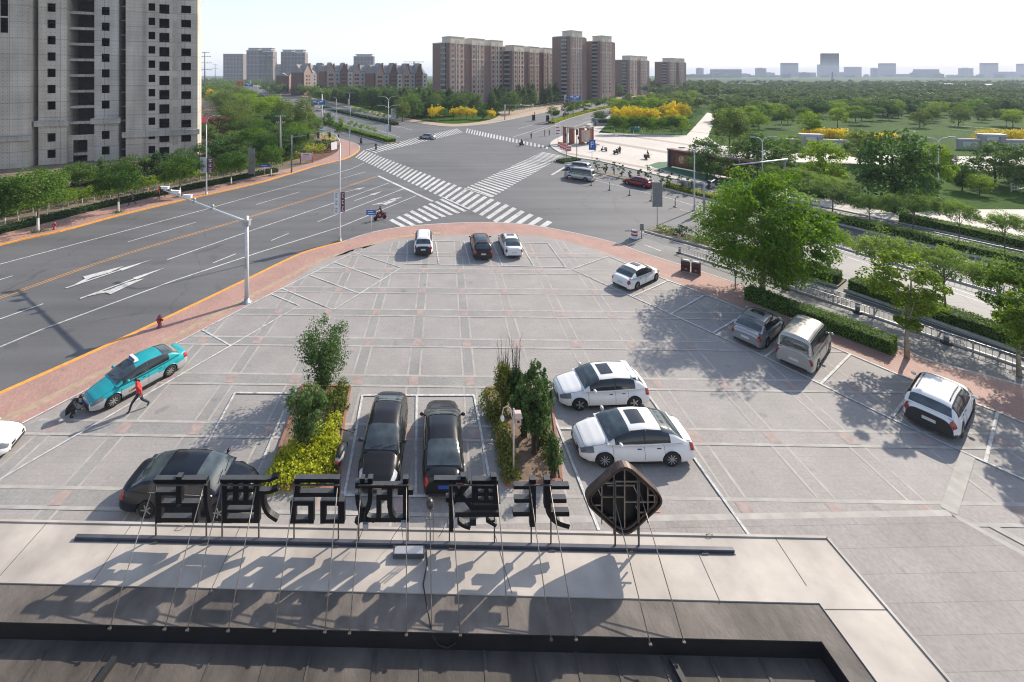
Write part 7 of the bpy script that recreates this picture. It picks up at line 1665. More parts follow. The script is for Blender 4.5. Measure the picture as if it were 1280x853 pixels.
b = G(405, 146); t = thing('overhead_frame', 'long white overhead frame across the left avenue behind the blue sign', 'gantry', b); w_ = 33*b.y/FL; mb = MB(); mb.box(0, w_, -.15, .15, 2.9, 3.2); mb.build('beam', M_pole, t)
for x in (0, w_): mb = MB(); mb.tube([(x, 0, 0), (x, 0, 2.9)], .12, 8); mb.build('post', M_pole, t)
b = G(492, 151); t = thing('advert_panel', 'pale free-standing advertising panel beside the weeping willow', 'panel', b); w_ = 6.6*b.y/FL; hh = HGT(151, 136); mb = MB(); mb.box(-w_/2, w_/2, 0, .25, .6, hh); mb.build('panel', M_banw, t); mb = MB(); mb.box(-w_*.3, w_*.3, .02, .2, 0, .6); mb.build('foot', M_galv, t); mb = MB(); [mb.box(-w_*.3, w_*.3, -.006, 0, hh*z-.1, hh*z+.05) for z in (.35, .5, .65, .8)]; mb.build('lettering', mat('banner_print', (.25, .26, .33), .6), t)
# ---- utility poles and pylons
def utility(label, bx, by, ty, cross, wide, m, lattice=False, name='utility_pole', cat='utility pole'):
    b = G(bx, by); H = HGT(by, ty); t = thing(name, label, cat, b)
    if lattice:
        mb = MB(); w0, w1 = H*.06, H*.015
        for sx in (-1, 1):
            for sy in (-1, 1): mb.bar((sx*w0, sy*w0, 0), (sx*w1, sy*w1, H), H*.008)
        n = 12
        for k in range(n):
            a, c = k/n, (k+1)/n; wa, wc = lerp(w0, w1, a), lerp(w0, w1, c)
            for sy in (-1, 1): mb.bar((-wa, sy*wa, a*H), (wc, sy*wc, c*H), H*.005); mb.bar((wa, sy*wa, a*H), (-wc, sy*wc, c*H), H*.005)
        mb.build('lattice_mast', m, t)
    else: mb = MB(); mb.tube([(0, 0, 0), (0, 0, H)], [H*.018+.05, H*.01+.03], 8); mb.build('mast', m, t)
    for z, w_ in zip(cross, wide):
        mb = MB(); mb.bar((-w_/2, 0, H*z), (w_/2, 0, H*z), max(.1, H*.01)); 
        for x in (-w_*.45, -w_*.2, w_*.2, w_*.45): mb.bar((x, 0, H*z-H*.012), (x, 0, H*z+H*.02), H*.006+.02)
        mb.build('cross_arm', m, t)
    return t
M_pyl = mat('pylon_steel', (0.14, 0.14, 0.145), 0.6, metal=.3)
utility('concrete utility pole with two cross arms behind the left traffic signal', 350.5, 205, 144.5, (.985, .86), (1.9, 1.7), M_concp)
utility('tall dark pylon pole with four cross arms beside the concrete tower', 256, 111, 65, (.98, .87, .70, .52), (9*1.2, 12*1.2, 14*1.2, 14*1.2), M_pyl, False, 'pylon', 'pylon')
utility('smaller pylon pole right of the tall dark one', 269, 108, 80, (.95, .8), (7, 8), M_pyl, False, 'pylon', 'pylon'); utility('small distant pylon pole left of the tall dark one', 250, 108, 83, (.95, .8), (6, 7), M_pyl, False, 'pylon', 'pylon')
utility('lattice pylon with one wide cross arm in front of the red brick terraces', 517.5, 122, 77, (.985, .93), (15, 10), M_pyl, True, 'pylon', 'pylon')
utility('dark lattice pylon in front of the twin topped towers', 333, 118, 66, (.97, .80), (9, 9), M_pyl, True, 'pylon', 'pylon'); utility('second dark lattice pylon close to the left twin topped tower', 338, 119, 70, (.95,), (8,), M_pyl, True, 'pylon', 'pylon')
utility('hazy lattice pylon before the tallest skyline tower', 1040.5, 106, 90, (.9,), (14,), M_pyl, True, 'pylon', 'pylon')
# ---- hydrants, bins, barrels, bollards
def hydrant(label, px, py):
    t = thing('fire_hydrant', label, 'fire hydrant', G(px, py)); m = mat('hydrant_red', (.26, .05, .06), .5, var=.2, vscale=8)
    mb = MB(); mb.lathe([(.17, 0), (.17, .05), (.11, .06), (.11, .62), (.15, .63), (.15, .68), (.12, .72), (.07, .80), (.03, .83)], n=16); mb.build('barrel', m, t)
    for s in (-1, 1): mb = MB(); mb.lathe([(.06, 0), (.06, .09), (.075, .095), (.075, .13)], (s*.09 if s > 0 else -.09-.13, 0, .48), 12, 'x'); mb.build('outlet', m, t)
    mb = MB(); mb.lathe([(.08, -.09), (.08, .0)], (0, -.10, .45), 12, 'y'); mb.build('cap', m, t); return t
hydrant('dark red fire hydrant at the orange kerb beyond the taxi', 199.5, 409); hydrant('dark red fire hydrant across the left road beside a limed tree', 68, 287)
b = G(863.5, 341); t = thing('litter_bin', 'dark red twin litter bin with metal flaps on the brick pavement', 'litter bin', b, R(-33)); mb = MB()
for s in (-1, 1):
    mb = MB(); mb.box(s*.36-.31, s*.36+.31, -.22, .22, .10, .95); u_ = mb.build('bin_body', M_brown, t); mb = MB(); mb.box(s*.36-.22, s*.36+.22, -.225, -.22, .40, .62); mb.build('opening', M_black, u_); mb = MB(); mb.ball((s*.36, -.23, .33), .09, .006, .09, 10); mb.build('emblem', mat('bin_emblem', (.35, .16, .15), .5), u_); mb = MB(); mb.hexa([(s*.36-.27, -.18, .951), (s*.36+.27, -.18, .951), (s*.36+.27, .18, .951), (s*.36-.27, .18, .951)], [(s*.36-.22, -.10, 1.03), (s*.36+.22, -.10, 1.03), (s*.36+.22, .14, 1.03), (s*.36-.22, .14, 1.03)]); mb.build('lid', M_galv, u_)
mb = MB(); mb.box(-.72, .72, -.2, .2, 0, .08); mb.build('plinth', M_galv, t)
for s in (-1, 1): mb = MB(); mb.box(s*.70-.03, s*.70+.03, -.25, .25, 0, 1.12); mb.build('side_post', M_brown, t)
b = G(793, 298, ROADZ); t = thing('traffic_barrel', 'red and white banded traffic barrel at the tip of the bicycle lane', 'traffic barrel', b)
mb = MB(); mb.lathe([(.40, 0), (.42, .03), (.42, .12), (.36, .14)], n=20); mb.build('base', M_signw, t)
for k in range(4): mb = MB(); mb.lathe([(.34-.01*k, .14+.17*k), (.33-.01*k, .14+.17*(k+1))], n=20); mb.build('band', M_redp if k % 2 else M_signw, t)
mb = MB(); mb.lathe([(.30, .82), (.22, .88), (.1, .9)], n=20); mb.build('lid', M_signw, t)
bol = None
for i, (px, py) in enumerate(((739, 232), (762, 238), (787, 244.5), (814, 251.5), (844, 259), (849, 316.5))):
    b = G(px, py, ROADZ); t = thing('bollard', ('grey flexible bollard on the middle line beside the minibus', 'grey flexible bollard, second on the middle line', 'grey flexible bollard, third on the middle line below the red hatchback', 'grey flexible bollard left of the grey sign board', 'grey flexible bollard right of the grey sign board', 'short bollard at the start of the bicycle lane fence')[i], 'bollard', b, 0, 'bollards on the right hand road')
    mb = MB(); mb.lathe([(.24, 0), (.24, .05), (.12, .09)], n=14); mb.build('base', M_black, t); mb = MB(); mb.lathe([(.055, .08), (.055, 1.15), (.03, 1.2)] if i < 5 else [(.06, .08), (.06, .62)], n=10); mb.build('post', M_dkpole, t); mb = MB(); mb.lathe([(.058, .75), (.058, .9)] if i < 5 else [(.064, .4), (.064, .5)], n=10); mb.build('band', M_signw, t)
def fence(label, px, step, h, name='railing', z=ROADZ, group=None, kerb=True, bar=.14, big=(), wall=False, m=None, mk=None, barm=None):
    P = smooth_line([G(*p, z) for p in px], 2); o0 = Vector((*P[0], z)); t = thing(name, label, 'fence', o0, 0, group); m = m or M_pole
    L = 0; pts = []
    for i in range(len(P)-1):
        a, b_ = Vector(P[i]), Vector(P[i+1]); l = (b_-a).length; pts.append((L, L+l, a, b_)); L += l
    def at(s):
        for a0, a1, a, b_ in pts:
            if s <= a1+1e-6: return a.lerp(b_, (s-a0)/(a1-a0)), (b_-a).normalized()
        return pts[-1][3], (pts[-1][3]-pts[-1][2]).normalized()
    rails = MB(); bars = MB(); ker = MB(); n = max(1, round(L/step))
    for k in range(n+1):
        p, d_ = at(L*k/n); q = p-o0.xy
        mb = MB(); mb.box(-.035, .035, -.035, .035, 0, h+.06); o = mb.build('post', m, t, (q.x, q.y, 0), (0, 0, math.atan2(d_.y, d_.x)))
        if k < n:
            p2, _ = at(L*(k+1)/n); q2 = p2-o0.xy
            for zz in (h, h*.18) if not wall else (h, h*.5, h*.1): rails.bar((q.x, q.y, zz), (q2.x, q2.y, zz), .045)
            if kerb: ker.bar((q.x, q.y, .06), (q2.x, q2.y, .06), .18, .12)
            if bar:
                nb = int((q2-q).length/bar)
                for j in range(1, nb): w_ = q.lerp(q2, j/nb); bars.box(w_.x-.009, w_.x+.009, w_.y-.009, w_.y+.009, h*.18, h)
    rails.build('rail', m, t)
    if kerb: ker.build('kerb_base', mk or M_kerb, t)
    if bar: o = bars.build('bars', barm or m, t); o['kind'] = 'stuff'
    return t
fence('low steel railing on a pale kerb between the two bicycle lanes beside the car park', [(851, 317), (880, 326), (982, 360), (1072, 390), (1183, 428), (1280, 461), (1380, 496)], 2.2, .62, bar=.22, m=M_galv)
for i, (px, py) in enumerate(((982, 361.5), (1072, 391), (1183, 429.5))):
    b = G(px, py, ROADZ); t = thing('fence_bollard', ('stout grey bollard in the railing right of the big plane tree trunk', 'stout grey bollard in the railing above the parked van', 'stout grey bollard in the railing right of the young plane tree')[i], 'bollard', b, 0, 'stout bollards in the railing'); mb = MB(); mb.lathe([(.26, 0), (.26, .10), (.15, .14)], n=14); mb.build('base', M_black, t); mb = MB(); mb.lathe([(.12, .12), (.12, .66), (.09, .70)], n=14); mb.build('post', M_dkpole, t); mb = MB(); mb.lathe([(.124, .45), (.124, .58)], n=14); mb.build('band', M_signw, t)
fence('railing along the middle line of the right hand road under the umbrella trees', [(1043, 308.5), (1150, 340), (1247, 368), (1380, 408)], 2.6, .85, bar=.3, m=M_galv)
fence('railing between the far bicycle lane and the far pavement', [(1005, 263), (1120, 288), (1280, 324), (1400, 351)], 3.0, .7, bar=.4, m=M_galv)
fence('grey post fence behind the far corner pavement along the poplar belt', [(628, 146.5), (645, 143), (690, 133.5), (740, 126)], 3.2, 2.0, kerb=False, bar=0, z=0, m=M_concp, wall=True)
fence('white rail along the park lawn with dark posts', [(971, 163), (1010, 166), (1085, 172)], 9, 1.4, kerb=False, bar=0, z=0, m=M_pole)
fence('white rail along the right end of the park lawn', [(1190, 163), (1230, 166), (1300, 172)], 9, 1.4, kerb=False, bar=0, z=0, m=M_pole)
fence('dark spiked park fence under the largest dark tree', [(932, 228), (985, 238), (1050, 251.5), (1090, 260)], 2.4, 2.3, kerb=False, bar=.28, z=0, m=mat('fence_dark_red', (.06, .03, .035), .6))
fence('low brown rail fence along the soil strip behind the saplings', [(-30, 279), (100, 252), (200, 232), (300, 213)], 3.5, .7, kerb=False, bar=0, z=0, m=mat('brown_wood', (.13, .085, .05), .85))
fence('pale site fence on the sandy ground at the right edge', [(1264, 240), (1280, 237), (1340, 228)], 2, 1.2, kerb=False, bar=.4, z=0)
# ---- park buildings and screens
b = G(836.5, 209); e = G(906, 222.5); u = (e-b); Lb = u.length; rz = math.atan2(u.y, u.x); t = thing('display_board', 'long dark red display board with pale picture panels behind the round tree', 'display board', b, rz); hb = HGT(209, 185.5)
mb = MB(); mb.box(0, Lb+4, 0, .5, .25, hb-.25); mb.build('board', M_brown, t); mb = MB(); mb.box(-.15, Lb+4.15, -.5, .9, hb-.25, hb); mb.build('canopy', mat('board_canopy', (.22, .12, .10), .7), t); mb = MB(); mb.box(-.25, .1, -.15, .65, 0, hb-.26); mb.build('post', mat('board_post', (.07, .05, .085), .5), t); mb = MB(); mb.box(Lb+3.9, Lb+4.25, -.15, .65, 0, hb-.26); mb.build('post', mat('board_post', (.07, .05, .085), .5), t)
for k, x in enumerate((1.2, 4.6, 8.0)):
    mb = MB(); mb.box(x, x+2.2, -.03, 0, .7, hb-.8); q = mb.build('picture_panel', mat('panel_red_brown', (.20, .06, .045), .5, var=.4, vscale=2), t); mb = MB(); mb.ball((x+1.1, -.03, hb*.5), .55, .02, .7, 12); mb.build('relief', mat('relief_tan', (.45, .30, .22), .6, var=.3, vscale=3), q)
b = G(727, 181); t = thing('brick_screen', 'curved red brick screen wall with a pale carved panel at the far right corner', 'screen wall', b); Rr = 3.4; hs = HGT(181, 160)
for k, a in enumerate((-78, -40, 0, 38, 76)):
    x, y = Rr*math.sin(R(a)), Rr*(1-math.cos(R(a)))*.8; mb = MB(); mb.box(-.62, .62, -.3, .3, 0, hs*(.93 if k % 2 else 1)); q = mb.build('brick_pier', mat('red_brick_pier', (.25, .10, .075), .85, var=.2, vscale=4), t, (x, y, 0), (0, 0, R(a))); mb = MB(); mb.box(-.72, .72, -.38, .38, hs*(.93 if k % 2 else 1)+.001, hs+.12); mb.build('cap', mat('stone_cap', (.34, .26, .22), .85), q)
mb = MB(); mb.box(-1.05, 1.05, -.42, -.32, .7, hs-.5); q = mb.build('carved_panel', mat('carved_stone', (.46, .36, .29), .8, var=.3, vscale=4, bump=.6, bscale=6), t, (.9, 0, 0)); mb = MB(); mb.box(-4, 4, -.9, 1.6, 0, .18); mb.build('plinth', M_dkpole, t)
for i, (x, y) in enumerate(((700.5, 183), (703.5, 185), (707, 186.5), (710.5, 188.5))):
    b = G(x, y); t = thing('road_barrier', 'red plastic road barrier at the far right corner, %s' % ('farthest of the short row', 'second of the short row', 'third of the short row', 'nearest the crossing')[i], 'barrier', b, R(-38), 'red road barriers at the far right corner'); mb = MB(); mb.hexa([(-.62, -.22, 0), (.62, -.22, 0), (.62, .22, 0), (-.62, .22, 0)], [(-.58, -.09, .95), (.58, -.09, .95), (.58, .09, .95), (-.58, .09, .95)]); mb.build('body', mat('barrier_red', (.55, .13, .09), .5), t); mb = MB(); mb.box(-.5, .5, -.21, -.15, .35, .55); mb.build('stripe', M_signw, t)
b = G(716, 223.5, ROADZ); t = thing('road_barrier', 'low red and white barrier on the asphalt in front of the minibus', 'barrier', b, R(30)); mb = MB(); mb.box(-.9, .9, -.15, .15, 0, .35); mb.build('body', M_redp, t); mb = MB(); mb.box(-.9, .9, -.16, .16, .351, .48); mb.build('top', M_signw, t)
def park_gate(label, x0, x1, yb, yt):
    b = G(x0, yb); e = G(x1, yb+2); u = e-b; Lg = u.length; t = thing('park_gate', label, 'park gate', b, math.atan2(u.y, u.x)); h = HGT(yb, yt); mg = mat('gate_grey_stone', (.25, .255, .275), .8, var=.1)
    for a, c, hh in ((0, .33, .62), (.62, 1, .62)): mb = MB(); mb.box(Lg*a, Lg*c, 0, .5, 0, h*hh); q = mb.build('side_wall', mg, t); mb = MB(); mb.box(Lg*a, Lg*c, -.1, .6, h*hh+.001, h*hh+.25); mb.build('coping', M_pale, q); mb = MB(); mb.box(Lg*a+.8, Lg*c-.8, -.04, 0, h*.2, h*.48); mb.build('panel', mat('gate_panel', (.36, .40, .40), .6), q)
    for a in (.34, .60): mb = MB(); mb.box(Lg*a-.5, Lg*a+.5, -.25, .75, 0, h*.85); mb.build('pillar', mg, t)
    mb = MB(); mb.box(Lg*.30, Lg*.64, -.5, 1.0, h*.85+.001, h); mb.build('lintel', mat('gate_roof', (.30, .31, .34), .6), t); mb = MB(); mb.box(Lg*.34, Lg*.60, 0, .3, h*.60, h*.85); mb.build('sign_panel', mat('gate_sign', (.42, .47, .55), .5), t); return t
park_gate('low grey stone park gate with a pale sign panel left of the grey green tree', 976, 1058, 187, 167); park_gate('low grey stone park gate at the right edge behind the yellow flower bed', 1198, 1290, 187, 167)
for i, (x0, x1, yb, h) in enumerate(((1004, 1058, 173, 2.6), (1072, 1118, 179, 2.4), (1222, 1310, 174, 2.6))):
    n = 14; t = thing('flower_bed', ('bright yellow flowering bed behind the left park gate', 'smaller yellow flowering bed right of the grey green tree', 'bright yellow flowering bed at the right edge of the park')[i], 'flower bed', G((x0+x1)/2, yb)); rng = np.random.default_rng(i); V = []; b0 = G((x0+x1)/2, yb); mb = MB()
    for k in range(n):
        p = G(lerp(x0, x1, (k+.5)/n), yb-rng.uniform(0, 2))-b0; q = rng.normal(0, 1, (260, 3)); q[:, 2] = np.abs(q[:, 2]); q /= np.linalg.norm(q, axis=1)[:, None]; V.append(leaves(rng, q*np.array([1.7, 1.7, h])*rng.uniform(.6, 1, (260, 1))+np.array(p), q, .42)); mb.tube([(p.x, p.y, 0), (p.x, p.y, h*.7)], .06, 5)
    place('foliage', quadmesh('foliage', np.concatenate(V), L_yellow), t); mb.build('stem', M_barkd, t)
b = G(757, 157); t = thing('kiosk', 'small grey flat-roofed kiosk under the dark tree beyond the pale plaza', 'kiosk', b); mb = MB(); mb.box(-3.2, 3.2, 0, 3.4, 0, 2.0); mb.build('wall', mat('kiosk_wall', (.33, .32, .32), .8), t); mb = MB(); mb.box(-3.6, 3.6, -.5, 3.8, 2.0, 2.3); mb.build('roof', M_galv, t); mb = MB(); mb.box(-2.4, 1.2, -.03, 0, .8, 1.7); mb.build('window', M_glassd, t); mb = MB(); mb.box(1.7, 2.6, -.03, 0, 0, 1.8); mb.build('door', M_dkpole, t)
for x0, y0, x1, y1 in ((735, 160, 752, 151),):
    A, B = G(x0, y0), G(x1, y1); t = thing('parapet_wall', 'low pale parapet between the brick screen and the kiosk', 'wall', A); u = B-A; mb = MB(); mb.bar((0, 0, .45), (u.x, u.y, .45), 1.2, .9); mb.build('wall', M_pale, t); mb = MB(); mb.bar((0, 0, .95), (u.x, u.y, .95), 1.4, .1); mb.build('coping', M_kerb, t)
b = G(794, 165); t = thing('utility_cabinet', 'turquoise rounded cabinet at the back edge of the pale plaza', 'cabinet', b); mb = MB(); mb.box(-1.1, 1.1, -.4, .4, .1, 1.1); mb.lathe([(.42, -1.1), (.42, 1.1)], (0, 0, 1.1), 12, 'x'); mb.build('body', mat('turquoise_paint', (.08, .30, .30), .5), t); mb = MB(); mb.box(-1, 1, -.3, .3, 0, .1); mb.build('foot', M_galv, t)
for k, (x, y, lab) in enumerate(((667, 151, 'dark free-standing block at the mouth of the far right hand road'), (684.5, 152, 'dark free-standing block at the tip of the right hand median'))):
    t = thing('sign_cabinet', lab, 'cabinet', G(x, y)); mb = MB(); mb.box(-.5, .5, -.35, .35, .2, 2.2); mb.build('body', M_brown, t); mb = MB(); mb.box(-.45, .45, -.37, -.35, .4, 2.0); mb.build('panel', M_black, t); mb = MB(); mb.box(-.6, .6, -.45, .45, 0, .2); mb.build('foot', M_galv, t)
# ---- left corner garden
b = G(383, 204); t = thing('notice_board', 'white and red notice board on red posts in the corner garden', 'notice board', b, R(12)); w_ = 14*b.y/FL; hn = HGT(204, 190.5); mb = MB(); mb.box(-w_*.46, w_*.46, -.05, .05, .5, hn*.92); q = mb.build('board', mat('notice_pink', (.62, .46, .46), .6, var=.1), t); mb = MB(); mb.box(-w_*.46, w_*.46, -.055, -.05, hn*.55, hn*.9); mb.build('upper_panel', M_banw, q)
mb = MB(); [mb.box(-w_*.3, w_*.3*f, -.062, -.056, z-.06, z+.06) for z, f in ((hn*.8, .8), (hn*.65, 1.0))]; mb.build('lettering', M_redp, q)
for x in (-w_*.5, w_*.5): mb = MB(); mb.tube([(x, 0, 0), (x, 0, hn)], .09, 8); mb.build('post', M_redp, t)
b = G(417.5, 190); t = thing('notice_board', 'narrow red and white board near the tip of the left corner', 'notice board', b, R(60)); mb = MB(); mb.box(-.9, .9, -.06, .06, .5, HGT(190, 178)); mb.build('board', M_banw, t)
for x in (-.95, .95): mb = MB(); mb.tube([(x, 0, 0), (x, 0, 1.9)], .07, 8); mb.build('post', M_redp, t)
mb = MB(); mb.sheet(smooth_line([G(*p) for p in [(382, 204), (400, 199.5), (418, 192), (423, 186), (418, 181), (405, 184), (394, 191), (380, 198)]], 3), .012); struct('garden_bed', mb, mat('red_ground_plants', (.12, .055, .035), .95, var=.5, vscale=1.2, bump=.5, bscale=5))
# ---- hoardings, huts on the building site
for i, (x0, x1, yb, yt, lab) in enumerate(((181, 199, 226, 212, 'white site hoarding with blue print half hidden behind a limed tree'), (-6, 18, 261, 245, 'pale site hoarding at the left edge behind the saplings'))):
    b = G((x0+x1)/2, yb); w_ = (x1-x0)*b.y/FL; hh = HGT(yb, yt); t = thing('site_hoarding', lab, 'hoarding', b, R(20)); mb = MB(); mb.box(-w_/2, w_/2, 0, .12, .1, hh); mb.build('board', M_signw, t); mb = MB(); mb.box(-w_*.35, -w_*.05, -.01, 0, hh*.35, hh*.7); mb.box(w_*.05, w_*.3, -.01, 0, hh*.3, hh*.8); mb.build('lettering', mat('print_grey_blue', (.22, .25, .36), .6), t); mb = MB(); [mb.box(x-.08, x+.08, .12, .3, 0, hh) for x in (-w_*.4, w_*.4)]; mb.build('brace', M_galv, t)
b = G(255, 166); t = thing('site_hut', 'small red roofed hut behind the right corner of the concrete tower', 'hut', b, R(10)); mb = MB(); mb.box(-2, 6, 0, 4, 0, 3.0); mb.build('wall', mat('hut_wall', (.40, .42, .45), .8), t); mb = MB(); mb.add([(-2.4, -.5, 3.0), (6.4, -.5, 3.0), (6.4, 4.5, 3.0), (-2.4, 4.5, 3.0), (-2.4, 2, 4.3), (6.4, 2, 4.3)], [(0, 1, 5, 4), (2, 3, 4, 5), (1, 2, 5), (3, 0, 4), (3, 2, 1, 0)]); mb.build('roof', mat('hut_roof_red', (.35, .03, .05), .6), t); mb = MB(); mb.box(4, 5.2, -.03, 0, 1, 2.2); mb.build('window', M_glassd, t)
for px, py, P_, hd, lab in ((88, 243, P_white, 20, 'white car with red trim among the trees at the foot of the tower'), (122, 238, P_red, 20, 'red car parked behind the dark evergreen bush'), (275, 183, P_steel, 15, 'pale car half hidden on the waste ground beside the tower')): g = G(px, py); make_car('parked_car', lab, 'car', HATCH, P_, (g.x, g.y, 0), R(hd), 'cars on the building site')
# ---- lamp in the right planting bed
b = G(642, 597, .06); t = thing('garden_lamp', 'cream garden lamp with a swan neck and lantern house in the right bed', 'garden lamp', b); Hl = HGT(597, 511); ml_ = mat('cream_post', (.55, .52, .47), .5)
mb = MB(); mb.tube([(0, 0, 0), (0, 0, Hl)], .035, 10); mb.build('post', ml_, t); mb = MB(); mb.tube(smooth3 := [(0, 0, Hl-.55), (-.10, 0, Hl-.25), (-.12, 0, Hl-.02), (-.25, 0, Hl+.10), (-.42, 0, Hl+.02), (-.47, 0, Hl-.18), (-.47, 0, Hl-.30)], .022, 8); mb.build('swan_neck', ml_, t); mb = MB(); mb.ball((-.47, 0, Hl-.42), .09, .09, .13, 12); mb.build('lamp_shade', mat('opal_glass', (.7, .7, .68), .25), t)
mb = MB(); mb.box(.06, .30, -.12, .12, Hl-.62, Hl-.30); q = mb.build('lantern_house', mat('lantern_pink', (.50, .36, .32), .6), t); mb = MB(); mb.hexa([(.01, -.18, Hl-.30), (.35, -.18, Hl-.30), (.35, .18, Hl-.30), (.01, .18, Hl-.30)], [(.05, -.10, Hl-.14), (.31, -.10, Hl-.14), (.31, .10, Hl-.14), (.05, .10, Hl-.14)]); mb.build('roof', mat('lantern_roof', (.55, .42, .38), .6), q); mb = MB(); mb.box(.13, .23, -.123, -.12, Hl-.52, Hl-.42); mb.build('window', M_black, q)
# ---- two wheelers
def scooter(name, label, base, rz, m, group=None, fairing=True, lean=0.0):
    t = thing(name, label, 'scooter', base, rz, group); t.rotation_euler = (lean, 0, rz)
    for x in (-.58, .58):
        mb = MB(); mb.lathe([(.16, -.05), (.23, -.055), (.255, -.03), (.255, .03), (.23, .055), (.16, .05)], (x, 0, .255), 18, 'y'); w_ = mb.build('wheel', M_tyre, t); mb = MB(); mb.lathe([(.17, -.03), (.17, .03)], (x, 0, .255), 16, 'y'); mb.build('rim', M_rimd, w_)
    mb = MB(); mb.smooth = True; mb.tube([(.50, 0, .45), (.36, 0, .42), (.1, 0, .30), (-.1, 0, .30), (-.28, 0, .45), (-.55, 0, .60), (-.85, 0, .66)], [.05, .10, .13, .14, .19, .18, .08], 10); mb.build('body', m, t)
    mb = MB(); mb.hexa([(.40, -.16, .42), (.50, -.10, .42), (.50, .10, .42), (.40, .16, .42)], [(.30, -.15, .95), (.38, -.10, .98), (.38, .10, .98), (.30, .15, .95)]); mb.build('front_shield', m, t)
    mb = MB(); mb.tube([(-.05, 0, .70), (-.3, 0, .74), (-.75, 0, .78)], [.10, .15, .12], 10); mb.build('seat', M_trimb, t); mb = MB(); mb.tube([(.30, -.33, 1.02), (.36, 0, .99), (.30, .33, 1.02)], .022, 8); mb.bar((.55, 0, .3), (.36, 0, 1.0), .05); mb.build('handlebar', M_trimb, t)
    for s in (-1, 1): mb = MB(); mb.ball((.33, s*.36, 1.15), .05, .07, .035, 8); mb.bar((.31, s*.28, 1.02), (.33, s*.34, 1.13), .015); mb.build('mirror', M_trimb, t)
    mb = MB(); mb.ball((.46, 0, .86), .05, .09, .07, 10); mb.build('headlight', M_hlamp, t); mb = MB(); mb.box(-.92, -.88, -.07, .07, .60, .68); mb.build('tail_light', M_tlamp, t); return t
scooter('parked_scooter', 'white and grey electric scooter parked on the edge of the left planting bed', G(427, 574), R(84), mat('scooter_grey', (.30, .31, .33), .35), lean=R(7))
